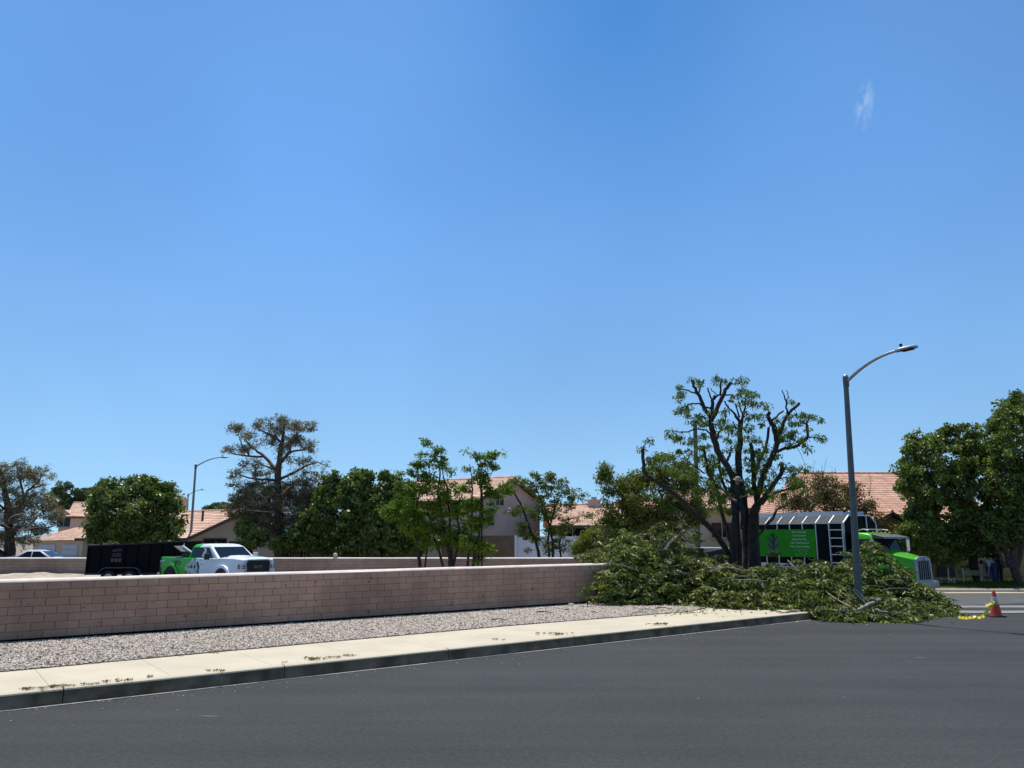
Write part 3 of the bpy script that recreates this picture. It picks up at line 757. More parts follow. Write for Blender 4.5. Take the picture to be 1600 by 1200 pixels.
def gable_house(name, label, P1, rdir, rlen, hw, rise, zw, m_wall, m_roof, over=0.45, loc=None, wall_out=0.0):
    """ridge from P1 (peak of the visible gable) along rdir; half width hw; eaves 'rise' below the ridge; walls to zw"""
    P1 = Vector(P1); rd = Vector((*rdir, 0)).normalized(); side_ = Vector((-rd.y, rd.x, 0)); P2 = P1+rd*rlen
    t = thing(name, label, 'house', (P1.x, P1.y, zw))
    up = Vector((0, 0, 1)); sl = rise/hw
    wb = MB()
    a = P1+rd*over; b = P2-rd*over; hz = -up*0.14
    L0 = a-side_*(hw-over)-up*(rise-sl*over)+hz; R0 = a+side_*(hw-over)-up*(rise-sl*over)+hz
    pen = [Vector((L0.x, L0.y, zw)), Vector((R0.x, R0.y, zw)), R0, a+hz, L0]
    wb.prism(pen, a, b); wb.build('wall', m_wall, t, world=True)
    E = []
    for s_ in (-1, 1):
        e0 = P1+side_*s_*hw-up*rise; e1 = P2+side_*s_*hw-up*rise
        E.append((e0, e1, P2, P1))
    build_roof('roof', E, m_roof, t, ridge=[(P1, P2)])
    tb = MB()
    for s_ in (-1, 1):
        e0 = P1+side_*s_*hw-up*rise
        tb.beam(P1-rd*0.02-up*0.13, e0-rd*0.02-up*0.13, 0.06, 0.20, up=rd.cross(e0-P1).normalized())
        e1 = P2+side_*s_*hw-up*rise
        tb.beam(e0-up*0.13-side_*s_*0.04, e1-up*0.13-side_*s_*0.04, 0.05, 0.18)
    # soffit
    for s_ in (-1, 1):
        e0 = P1+side_*s_*hw-up*(rise+0.07); p_ = P1-up*0.07; tb.add([p_, e0, e0+rd*(over+0.02), p_+rd*(over+0.02)], [(0, 1, 2, 3)])
    tb.build('fascia', M['trim'], t, world=True)
    return t, dict(P1=P1, rd=rd, side=side_, P2=P2, wall0=a, nrm=-rd)
GZ = -0.55
# A: two-storey taupe house, gable towards the right
P1 = W(805, 745.5, 60)
hA, q = gable_house('house', 'two storey taupe house with salmon roof and small twin window high in its gable', P1, (-0.83, 0.55), 13, 4.8, 1.9, GZ, M['st_taupe'], M['roof_pink'])
gw = q['P1']+q['rd']*0.45
def on_gable(q, u, v, over=0.45):
    """point of the gable wall seen at (u, v)"""
    n = q['nrm']; p0 = q['P1']+q['rd']*over; r = ray(u, v); o = Vector((0, 0, CAM_H)); t = (p0-o).dot(n)/r.dot(n); return o+r*t
window(hA, on_gable(q, 780, 783.5), q['side'], q['nrm'], 1.15, 0.62, M['trim_pale'])
window(hA, on_gable(q, 766, 812), q['side'], q['nrm'], 0.9, 0.9, M['trim_pale'])
vb_ = MB(); cpt = on_gable(q, 806, 757); vb_.beam(cpt-Vector((0, 0, .35))+q['nrm']*0.02, cpt+Vector((0, 0, .35))+q['nrm']*0.02, 0.5, 0.05, up=q['nrm']); vb_.build('attic_vent', M['trim_pale'], hA, world=True)
vp = MB(); pp = W(766, 762, 59); vp.tube([pp-Vector((0, 0, .4)), pp+Vector((0, 0, .3))], 0.07, 8); vp.build('roof_pipe', M['trim'], hA, world=True)
# B: single storey with chimney, roof facing the street
def hip_roof_house(name, label, uL, uR, v_eave, Ye, v_ridge, Yr, m_wall, m_roof, hipL=1.0, hipR=1.0, zw=GZ, back=True, over=0.5):
    eL = W(uL, v_eave, Ye); eR = W(uR, v_eave, Ye); eR.z = eL.z
    rz = W((uL+uR)/2, v_ridge, Yr).z; dY = Yr-Ye
    rL = Vector((eL.x+dY*hipL, Yr, rz)); rR = Vector((eR.x-dY*hipR, Yr, rz)); bL = Vector((eL.x, Yr+dY, eL.z)); bR = Vector((eR.x, Yr+dY, eR.z))
    t = thing(name, label, 'house', ((eL.x+eR.x)/2, Ye+over, zw))
    wb = MB(); wb.box(((eL.x+eR.x)/2, Yr, (zw+eL.z-0.12)/2), (eR.x-eL.x-2*over, 2*dY-2*over, eL.z-0.12-zw)); 
    if hipL < 0.3 and hipR < 0.3:
        wb.prism([(eL.x+over, Ye+over, eL.z-0.1), (eL.x+over, Yr+dY-over, eL.z-0.1), (eL.x+over, Yr, rz-0.2)], (eL.x, 0, 0), (eR.x-2*over, 0, 0))
    wb.build('wall', m_wall, t, world=True)
    pl = [(eL, eR, rR, rL), (bR, bL, rL, rR)]
    if hipL > 0.3: pl.append((bL, eL, rL, rL+Vector((0, 0.01, 0))))
    if hipR > 0.3: pl.append((eR, bR, rR+Vector((0, 0.01, 0)), rR))
    rg = [(rL, rR)]
    if hipL > 0.3: rg.append((eL, rL))
    if hipR > 0.3: rg.append((eR, rR))
    build_roof('roof', pl, m_roof, t, ridge=rg)
    tb = MB(); tb.box(((eL.x+eR.x)/2, Ye+0.03, eL.z-0.11), (eR.x-eL.x, 0.05, 0.18)); tb.box(((eL.x+eR.x)/2, Ye+0.3, eL.z-0.06), (eR.x-eL.x-0.1, 0.5, 0.02))
    tb.build('fascia', M['trim'], t, world=True)
    return t, (eL, eR, rL, rR)
hB, q = hip_roof_house('house', 'low house with pale salmon roof and squat chimney, seen above the white vinyl fence', 858, 985, 821, 57, 789, 63, M['st_taupe'], M['roof_pink'], 0.0, 0.0)
cc = W(928.5, 788, 62.4); zc0 = W(928, 796, 62).z; chimney(hB, (cc.x, 62.6), 0.95, 0.8, zc0-0.8, W(928, 782.5, 62).z, M['st_taupe'])
window(hB, W(895, 832, 57.5), (1, 0, 0), (0, -1, 0), 2.2, 1.0)
# B2: steeper roof behind it
hB2, q = hip_roof_house('house', 'house with steep hipped terracotta roof showing left of the leafy bush tree', 930, 1075, 800, 70, 771, 75, M['st_beige'], M['roof_red'], 0.9, 0.9)
# C: behind the cut tree
hC, q = hip_roof_house('house', 'beige house behind the lopped tree, its salmon roof seen between the limbs', 1072, 1262, 794, 56, 768, 62, M['st_beige'], M['roof_pink'], 0.0, 0.0)
window(hC, W(1128, 828, 56.4), (1, 0, 0), (0, -1, 0), 1.6, 1.1)
window(hC, W(1205, 815, 56.4), (1, 0, 0), (0, -1, 0), 2.0, 1.0)
# D: the big roof on the right
eD = W(1235, 828, 44); rDz = W(1400, 739.5, 52).z
hD, q = hip_roof_house('house', 'ochre house with large terracotta roof and small front gable behind the green truck', 1268, 1640, 828, 44, 740, 52, M['st_ochre'], M['roof_red'], 0.32, 0.55, zw=T(20, 36)+0.1)
# porch gable of D
pk = W(1394.5, 800, 41.2); hw = 1.9; ez = W(1360, 830, 41.2).z; zc = T(20, 36)+0.1
pg = MB(); pg.prism([(pk.x-hw+0.25, 41.6, zc), (pk.x+hw-0.25, 41.6, zc), (pk.x+hw-0.25, 41.6, ez+0.1), (pk.x, 41.6, pk.z-0.2), (pk.x-hw+0.25, 41.6, ez+0.1)], (0, 0, 0), (0, 4.0, 0))
pw_ = pg.build('porch_wall', M['st_ochre'], hD, world=True)
build_roof('porch_roof', [((pk.x-hw, 41.2, ez), (pk.x-hw, 47.5, ez), (pk.x, 47.5, pk.z), (pk.x, 41.2, pk.z)), ((pk.x+hw, 41.2, ez), (pk.x+hw, 47.5, ez), (pk.x, 47.5, pk.z), (pk.x, 41.2, pk.z))], M['roof_red'], hD, ridge=[((pk.x, 41.2, pk.z), (pk.x, 47, pk.z))])
tb = MB()
for s_ in (-1, 1):
    e0 = Vector((pk.x+s_*(hw+0.04), 41.17, ez-0.10)); tb.beam(Vector((pk.x, 41.17, pk.z-0.08)), e0, 0.06, 0.17, up=Vector((0, 1, 0)).cross(e0-pk).normalized())
    tb.add([(pk.x, 41.2, pk.z-0.05), (pk.x+s_*hw, 41.2, ez-0.05), (pk.x+s_*hw, 41.62, ez-0.05), (pk.x, 41.62, pk.z-0.05)], [(0, 1, 2, 3)])
tb.build('porch_fascia', M['trim'], hD, world=True)
vt = MB(); c_ = W(1383, 822, 41.55); vt.box((c_.x-0.1, 41.56, c_.z), (0.35, 0.08, 0.3)); vt.build('attic_vent', M['trim'], hD, world=True)
dr = MB(); c_ = W(1478, 880, 44.4); dr.box((c_.x, 44.47, LZ(20, 44)+1.05), (0.95, 0.07, 2.1)); dd_ = dr.build('door', M['trim'], hD, world=True)
kn = MB(); kn.ball((c_.x+0.36, 44.40, LZ(20, 44)+1.0), 0.04); kn.build('handle', M['chrome'], dd_, world=True)
window(hD, (W(1515, 850, 44.4).x, 44.48, W(1515, 858, 44.4).z), (1, 0, 0), (0, -1, 0), 1.6, 1.1)
# E: far two-storey on the left with garages
P1 = W(115, 785.5, 96)
hE, q = gable_house('house', 'far pinkish two storey house with blue-grey garage doors beside the left pine', P1, (0.93, 0.36), 11, 4.2, 1.75, GZ-0.4, M['st_pink'], M['roof_pink'])
window(hE, on_gable(q, 127, 815) if False else W(127.5, 814.5, 95.2), (0.93, 0.36, 0), (0.36, -0.93, 0), 1.7, 1.2, mull=1)
def proj_plane(u, v, Y): return W(u, v, Y)
pgx = W(100, 797, 92); 
eb = MB(); a = W(92, 800, 94); b = W(130, 800, 94); eb.box(((a.x+b.x)/2, 96.5, (GZ-0.4+W(110, 804, 94).z)/2), (b.x-a.x, 4.5, W(110, 804, 94).z-GZ+0.4)); eb.build('upper_wall', M['st_pink'], hE, world=True)
e0 = W(90, 806, 92.5); e1 = W(112, 806, 92.5); pk2 = W(100, 796.5, 92.5)
build_roof('gable_roof', [(e0, e0+Vector((0, 5, 0)), pk2+Vector((0, 5, 0)), pk2), (e1, e1+Vector((0, 5, 0)), pk2+Vector((0, 5, 0)), pk2)], M['roof_pink'], hE)
gb = MB(); gb.prism([e0+Vector((0.3, 0.3, 0)), e1+Vector((-0.3, 0.3, 0)), pk2+Vector((0, 0.3, -0.15))], (0, 0, 0), (0, 3, 0)); gb.build('gable_wall', M['st_pink'], hE, world=True)
window(hE, W(100, 816, 94.2), (1, 0, 0), (0, -1, 0), 1.6, 1.1)
# its garage wing
ga = W(50, 845, 86); gbr = W(133, 845, 86)
gwm = MB(); gwm.box(((ga.x+gbr.x)/2, 89.5, (GZ-0.5+ga.z)/2), (gbr.x-ga.x, 6.4, ga.z-GZ+0.5)); gwm.build('garage_wall', M['st_beige'], hE, world=True)
el = W(44, 844, 85.7); er = W(136, 844, 85.7); rz = W(90, 824.5, 90).z
build_roof('garage_roof', [(el, er, Vector((er.x-3.0, 90, rz)), Vector((el.x+2.6, 90, rz))), (er, Vector((er.x, 94, er.z)), Vector((er.x-3.0, 90.1, rz)), Vector((er.x-3.0, 90, rz))), (Vector((el.x, 94, el.z)), el, Vector((el.x+2.6, 90, rz)), Vector((el.x+2.6, 90.1, rz)))], M['roof_pink'], hE)
for (ua, ub) in ((57, 84), (95, 119)):
    a = W(ua, 860, 86); b = W(ub, 860, 86); zt_ = W(ua, 850.5, 86).z; dm = MB(); zz0 = GZ-0.45
    for k in range(4): dm.box(((a.x+b.x)/2, 86.22, zz0+(zt_-zz0)*(k+0.5)/4), (b.x-a.x, 0.06, (zt_-zz0)/4-0.03))
    dm.build('garage_door', M['garage'], hE, world=True)
# F: single storey left-middle
P1 = W(384, 797.5, 59.0)
hF, q = gable_house('house', 'low sage grey house with pink tile roof and stucco chimney, behind the pickup', P1, (-0.87, 0.49), 13, 5.1, 2.05, GZ, M['st_grey'], M['roof_pink'])
for u0, v0, w_, h_ in ((335, 856, 2.0, 1.3), (376, 857, 2.2, 1.0)):
    window(hF, on_gable(q, u0, v0), q['side'], q['nrm'], w_, h_, M['trim'])
for (uu, yy, zv) in ((281, 67, 780.5),):
    cc = W(uu, zv, yy); chimney(hF, (cc.x, cc.y), 0.95, 0.9, 1.5, cc.z, M['st_beige'])
vp = MB(); pp = W(317, 803, 58.5); vp.tube([pp-Vector((0, 0, .5)), pp+Vector((0, 0, .25))], 0.09, 8); vp.build('roof_pipe', M['trim'], hF, world=True)

# fences beyond the far wall
def board_fence(name, label, a, b, h, m, cat='fence', board=0.15, posts=None, z=None):
    a = Vector(a); b = Vector(b); d = (b-a); L = d.length; d.normalize(); ang = math.atan2(d.y, d.x); rot = Matrix.Rotation(ang, 3, 'Z')
    t = thing(name, label, cat, a)
    mb = MB(); x = 0
    zb_ = b.z if z is None else a.z
    while x < L-0.01:
        wv = min(board, L-x); hh = h+random.uniform(-0.01, 0.01); zz_ = a.z+(zb_-a.z)*x/L
        mb.box(a+d*(x+wv/2)+Vector((0, 0, hh/2+zz_-a.z)), (wv-0.012, 0.03, hh), rot); x += board
    for zr in (0.35, h-0.3): mb.beam(a+Vector((0, 0, zr))+Vector((-d.y, d.x, 0))*0.04, b+Vector((0, 0, zr))+Vector((-d.y, d.x, 0))*0.04, 0.05, 0.09)
    mb.build('boards', m, t, world=True)
    return t, d
fz = T(-15, 52)
a = W(428, 870, 52); b = W(531, 870, 52); a.z = b.z = fz
zt2 = W(480, 857, 52).z
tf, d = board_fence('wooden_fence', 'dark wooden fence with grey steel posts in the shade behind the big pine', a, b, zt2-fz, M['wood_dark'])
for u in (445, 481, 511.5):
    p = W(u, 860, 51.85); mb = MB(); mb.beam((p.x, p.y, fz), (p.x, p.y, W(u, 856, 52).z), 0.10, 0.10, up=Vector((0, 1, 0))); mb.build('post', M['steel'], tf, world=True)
def plain_block(name, label, a, b, ztop, m, yoff=0):
    a = Vector(a); b = Vector(b); d = b-a; L = d.length; d.normalize()
    t = thing(name, label, 'wall', a); rot = Matrix.Rotation(math.atan2(d.y, d.x), 3, 'Z'); mb = MB(); h = ztop-a.z; nr = max(1, int(h/0.2))
    for r_ in range(nr):
        x = -(0.2 if r_ % 2 else 0)
        while x < L:
            q0 = max(0, x+0.006); q1 = min(L, x+0.394)
            if q1-q0 > 0.03: mb.box(a+d*((q0+q1)/2)+Vector((0, 0, h-(nr-r_-0.5)*0.2)), (q1-q0, 0.2, 0.19), rot)
            x += 0.4
    mb.build('blocks', m, t, world=True)
    c = MB(); c.beam(a+d*0.01+Vector((0, 0, h/2-0.02)), b-d*0.01+Vector((0, 0, h/2-0.02)), 0.185, h-0.04); c.build('mortar_core', M['mortar'], t, world=True)
    cp = MB(); cp.beam(a+Vector((0, 0, h+0.025)), b+Vector((0, 0, h+0.025)), 0.24, 0.05); cp.build('cap', M['brown_block'], t, world=True)
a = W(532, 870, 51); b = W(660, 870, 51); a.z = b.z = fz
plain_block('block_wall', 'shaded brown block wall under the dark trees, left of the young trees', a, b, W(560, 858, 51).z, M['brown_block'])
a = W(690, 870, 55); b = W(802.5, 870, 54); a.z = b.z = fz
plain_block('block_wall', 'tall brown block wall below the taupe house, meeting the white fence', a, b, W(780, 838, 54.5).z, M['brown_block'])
a = W(806, 838, 54); b = W(905, 845.5, 49); a.z = b.z = fz
ft, d = board_fence('vinyl_fence', 'white vinyl privacy fence behind the slender young tree', a, b, W(806, 838, 54).z-fz, M['vinyl'], board=0.2)
pm = MB(); pm.beam((a.x, a.y-0.1, fz), (a.x, a.y-0.1, W(804, 836, 54).z), 0.16, 0.16, up=Vector((0, 1, 0))); pm.build('post', M['vinyl'], ft, world=True)
a = W(905, 846, 49); b = W(1010, 846, 49.2); a.z = b.z = fz
ft, d = board_fence('vinyl_fence', 'white vinyl fence panel seen in glimpses through the bush tree', a, b, W(905, 846, 49).z-fz, M['vinyl'], board=0.2)
# pink ball on the far wall
bl = MB(); p = W(524, 867.5, 42.0); bl.ball(p, 0.12, 14, 9)
pb = bl.build('wall_ball', mat('pink_ball_paint', (0.62, 0.42, 0.36), 0.6), None, smooth_deg=80)
for v in pb.data.vertices: v.co -= p
pb.location = p; tag(pb, 'small pale pink ball resting on top of the far block wall', 'ball')

# ------------------------------------------------------------------ street lamps
def street_lamp(label, base, hpole, arm_dir, arm_len, arm_rise, r0=0.105, r1=0.07, lean=(0, 0), group='street lamps', pole_m=None, wood=False):
    t = thing('street_lamp', label, 'street lamp', base, group=group)
    bz = Vector(base); top = bz+Vector((lean[0], lean[1], hpole))
    mb = MB(); mb.tube([bz+(top-bz)*k/6 for k in range(7)], [r0+(r1-r0)*k/6 for k in range(7)], 18); mb.build('pole', pole_m or M['steel'], t, world=True, smooth_deg=40)
    mb = MB(); mb.tube([top-Vector((0, 0, 0.30)), top-Vector((0, 0, 0.02))], [r1*1.22, r1*1.22], 18); mb.build('collar', M['steel'], t, world=True, smooth_deg=40)
    mb = MB(); mb.ball(top+Vector((0, 0, 0.0)), (r1*1.15, r1*1.15, r1*0.95), 14, 8); mb.build('pole_cap', M['galv'], t, world=True, smooth_deg=60)
    mb = MB(); mb.tube([bz, bz+Vector((0, 0, 0.05)), bz+Vector((0, 0, 0.22))], [r0*2.0, r0*2.0, r0*1.15], 16); mb.build('base_cover', M['steel'], t, world=True, smooth_deg=30)
    ad = Vector((*arm_dir, 0)).normalized(); s0 = top-Vector((0, 0, 0.12))+ad*r1
    pts = []
    for k in range(15):
        a = k/14; x = arm_len*(a); z = arm_rise*(1-(1-a)**2.0)
        pts.append(s0+ad*x+Vector((0, 0, z)))
    mb = MB(); mb.tube(pts, [0.050-0.014*k/14 for k in range(15)], 10); mb.build('arm', M['galv'], t, world=True, smooth_deg=60)
    e = pts[-1]; sd_ = Vector((-ad.y, ad.x, 0)); dn = (pts[-1]-pts[-3]).normalized(); up = sd_.cross(dn)*-1
    if up.z < 0: up = -up
    secs = []
    for x, w_, h_ in ((-0.16, 0.05, 0.035), (-0.10, 0.085, 0.05), (0.0, 0.11, 0.062), (0.18, 0.13, 0.058), (0.36, 0.13, 0.04), (0.44, 0.09, 0.022)):
        c = e+dn*x; secs.append([c-sd_*w_-up*0.03, c+sd_*w_-up*0.03, c+sd_*w_+up*h_*0.3, c+sd_*w_*0.6+up*h_, c-sd_*w_*0.6+up*h_, c-sd_*w_+up*h_*0.3])
    mb = MB(); mb.loft(secs); hd = mb.build('lamp_head', M['galv'], t, world=True, smooth_deg=35)
    mb = MB(); mb.box(e+dn*0.18-up*0.045, (0.30, 0.2, 0.03), Matrix((dn, sd_, up)).transposed()); mb.build('lens', M['dark'], hd, world=True)
    mb = MB(); c = e+dn*0.02+up*0.06; mb.tube([c, c+up*0.05, c+up*0.10, c+up*0.115], [0.035, 0.042, 0.042, 0.02], 10); mb.build('photocell', M['dark'], hd, world=True, smooth_deg=50)
    return t
YL = 22.2
b0 = W(1341, 930, YL)
b0 = Vector((b0.x, YL, 0.12))
topz = W(1321, 586, YL).z
tx = W(1321, 588, YL).x
street_lamp('tall grey street lamp standing in the cut branches at the street corner', b0, topz-0.12-0.05, (0.593, -0.805), 1.62, 0.60, lean=(tx-b0.x, 0))
M['pale_pole'] = mat('pale_grey_pole', (.26, .27, .27), .6, metal=.2, var=.1)
def lamp_at(u_top, v_top, u_b, Y, label, arm, al, ar, gz):
    p = W(u_top, v_top, Y); bb = W(u_b, 850, Y); street_lamp(label, Vector((bb.x, Y, gz)), p.z-gz, arm, al, ar, lean=(p.x-bb.x, 0), pole_m=M['pale_pole'])
lamp_at(306, 726, 297.5, 56, 'grey street lamp rising behind the white and green pickup, left of the big pine', (1, -0.15), 1.95, 0.62, T(-22, 56))
lamp_at(294, 772, 291, 93, 'smaller distant street lamp just left of the lamp behind the pickup', (1, -0.1), 1.55, 0.62, T(-35, 90))
pl = W(1086, 660, 38); pb_ = W(1089, 850, 38)
up_ = thing('utility_pole', 'slim grey metal pole standing behind the left limbs of the lopped tree', 'pole', (pb_.x, 38, T(8, 38)))
mb = MB(); mb.tube([(pb_.x, 38, T(8, 38)), (pl.x, 38, pl.z)], [0.125, 0.10], 16); mb.build('pole', M['steel'], up_, world=True, smooth_deg=40)
mb = MB(); mb.tube([(pl.x, 38, pl.z), (pl.x, 38, pl.z+0.08)], [0.11, 0.06], 16); mb.build('pole_cap', M['galv'], up_, world=True, smooth_deg=40)

# ------------------------------------------------------------------ trees
# left pine, partly outside the frame
def pine_ells(): return None
def limb_px(Y, pts):                   # pts: (u, v, width_px, depth offset)
    P_ = []; r_ = []
    for p in pts:
        dy = p[3] if len(p) > 3 else 0
        q = W(p[0], p[1], Y); f = (Y+dy)/Y
        P_.append(Vector((q.x*f, Y+dy, CAM_H+(q.z-CAM_H)*f))); r_.append(p[2]*0.5/PXM(Y))
    return P_, r_
def smooth_path(P_, r_, sub=3, wob=0.0):
    if len(P_) < 3: return P_, r_
    out = []; rr = []
    for i in range(len(P_)-1):
        p0 = P_[max(i-1, 0)]; p1 = P_[i]; p2 = P_[i+1]; p3 = P_[min(i+2, len(P_)-1)]
        for k in range(sub):
            t = k/sub
            q = 0.5*((2*p1)+(p2-p0)*t+(2*p0-5*p1+4*p2-p3)*t*t+(-p0+3*p1-3*p2+p3)*t**3)
            if wob: q = q+Vector((random.gauss(0, 1), random.gauss(0, 1), random.gauss(0, 1)))*wob
            out.append(q); rr.append(r_[i]+(r_[i+1]-r_[i])*t)
    out.append(P_[-1]); rr.append(r_[-1]); return out, rr

def pine(name, label, base_uv, Y, gz, trunk, limbs, ells, ncl, per, needle=0.20, dead=()):
    base = W(base_uv[0], 838, Y); base.z = gz
    t = thing(name, label, 'tree', base)
    mb = MB(); tp, trr = limb_px(Y, trunk); tp = [Vector((base.x, Y, gz-0.1))]+tp; trr = [trr[0]*1.35]+trr
    mb.tube(*smooth_path(tp, trr, 3, 0.015), n=12)
    nodes = list(tp)
    for l in limbs:
        a, b = limb_px(Y, l); a2, b2 = smooth_path(a, b, 3, 0.02); mb.tube(a2, b2, n=7); nodes += a2[1:]
    cl = crown_pts(ells, Y, ncl, 0.9, 0.35)
    cl = [c for c in cl if c[2] > gz+0.8]
    # twigs from the nearest limb to each tuft, rising a little
    NA = np.array([tuple(p) for p in nodes]); far = []
    for c in cl:
        d = np.linalg.norm(NA-np.array(c), axis=1)+0.6*np.maximum(NA[:, 2]-c[2], 0)*0.5; k = int(np.argmin(d)); p = Vector(NA[k]); q = Vector(c)
        m_ = p.lerp(q, 0.5)+Vector((random.gauss(0, .06), random.gauss(0, .06), -0.06*(q-p).length))
        L = (q-p).length; mb.tube([p, m_, q], [0.012+0.018*min(L, 2.5), 0.012+0.010*min(L, 2.5), 0.010], n=5)
        NA = np.vstack([NA, np.array(m_), np.array(q)])
    trk = mb.build('trunk', M['bark_pine'], t, world=True, smooth_deg=60, fix=False)
    for l in dead:
        a, b = limb_px(Y, l); a2, b2 = smooth_path(a, b, 3, 0.02); mb = MB(); mb.tube(a2, b2, n=7); mb.build('dead_limb', M['bark_pale'], trk, world=True, smooth_deg=60, fix=False)
    C, D, tone = clump_leaves(cl, per, 0.22+0.30*RNG.random(len(cl)), 0.05, 0.9, 0.85)
    leaves('crown', C, D, needle, 0.048, LM_PINE, t, base_rnd=tone)
    return t
pine('pine_tree', 'tall sparse grey-green pine with bare lower limbs, standing behind the pickup', (443, 860), 52, T(-15, 52)-0.05,
     [(441, 866, 22), (440, 840, 17), (437, 827, 14), (435, 780, 12), (434, 740, 10), (438, 710, 8), (441, 690, 6), (443, 673, 4), (445, 661, 2)],
     [[(431, 736, 6, 0), (413, 713, 5, .5), (399, 703, 3.5, .8), (390, 695, 3, 1), (382, 687, 2, 1)], [(410, 714, 4, .4), (385, 712, 3, .4), (364, 709, 2, .3)],
      [(390, 712, 3, .4), (380, 698, 2.5, .2), (374, 687, 1.5, 0)], [(438, 690, 4, 0), (420, 678, 3, -.6), (403, 671, 2, -.9)], [(440, 722, 5, 0), (450, 708, 4.5, -.5), (455, 695, 4, -.6), (464, 675, 2, -.8)],
      [(446, 713, 4, -.3), (458, 705, 3.5, .5), (473, 703, 3, .9), (487, 695, 2, 1.2)], [(438, 748, 5, 0), (456, 740, 4, .4), (478, 728, 3, .8), (498, 722, 1.5, 1)],
      [(433, 751, 5, 0), (415, 749, 4, -1), (397, 748, 3, -1.6), (374, 742, 2, -2)], [(436, 735, 4, 0), (420, 730, 3, 1.2), (398, 720, 2, 2)], [(441, 700, 3, 0), (455, 690, 2.5, 1), (470, 680, 1.5, 1.6)],
      [(436, 790, 5, 0), (450, 768, 4, -1.4), (462, 755, 2.5, -2)], [(435, 800, 4, 0), (410, 800, 3, -1), (382, 797, 2, -1.8)], [(437, 812, 4, 0), (455, 815, 3.5, -1.6), (480, 803, 3, -2.4), (500, 800, 2, -2.8)],
      [(437, 780, 4, 0), (420, 765, 3, 1.5), (395, 760, 2, 2)], [(437, 770, 4, 0), (470, 768, 3, 1.5), (505, 765, 2, 2)], [(437, 820, 3.5, 0), (415, 822, 3, 1), (390, 818, 2, 2)]],
     [(440, 664, 20, 9), (443, 655, 6, 5), (405, 664, 14, 7), (368, 669, 11, 7), (480, 668, 14, 10), (462, 667, 12, 8), (387, 684, 13, 8), (420, 688, 16, 8), (455, 685, 12, 8), (484, 697, 11, 9), (356, 703, 9, 5), (378, 702, 9, 6), (392, 725, 20, 7), (370, 742, 13, 7), (404, 740, 16, 5), (500, 726, 11, 6), (478, 722, 14, 6), (470, 737, 14, 6), (448, 715, 12, 8),
      (400, 768, 34, 12), (377, 778, 18, 9), (430, 778, 30, 14), (470, 765, 34, 18), (495, 790, 26, 16), (450, 800, 45, 20), (400, 805, 32, 12), (362, 807, 12, 5), (410, 825, 30, 12), (480, 815, 28, 10), (395, 785, 30, 14), (485, 780, 26, 16), (440, 770, 26, 16), (425, 810, 36, 14), (500, 775, 14, 10), (380, 760, 20, 8), (455, 750, 20, 10), (415, 755, 16, 8), (500, 800, 18, 16), (470, 825, 34, 14), (420, 735, 14, 8), (445, 700, 14, 8), (465, 690, 12, 8), (430, 675, 14, 8), (390, 700, 14, 6), (490, 770, 24, 16), (480, 795, 34, 18), (400, 790, 40, 18), (375, 795, 24, 14), (495, 745, 14, 8), (455, 835, 40, 12)], 1150, 34, needle=0.24, dead=[[(440, 772, 3.4, -1), (446, 766, 3.4, -1.6), (453, 760, 2, -2)], [(440, 800, 2.6, -1), (444, 788, 2.4, -1.6), (442, 780, 1.4, -1.8)], [(432, 801, 2.6, -.8), (415, 800, 2, -1.8), (385, 796, 1.2, -2.4)], [(448, 826, 2.6, -1), (460, 818, 2, -2), (478, 813, 1.2, -2.6)], [(447, 808, 2, -1), (458, 804, 1.4, -2), (470, 800, 1, -2.2)], [(415, 780, 2, -1.4), (408, 774, 1.6, -1.8), (400, 768, 1, -2)]])
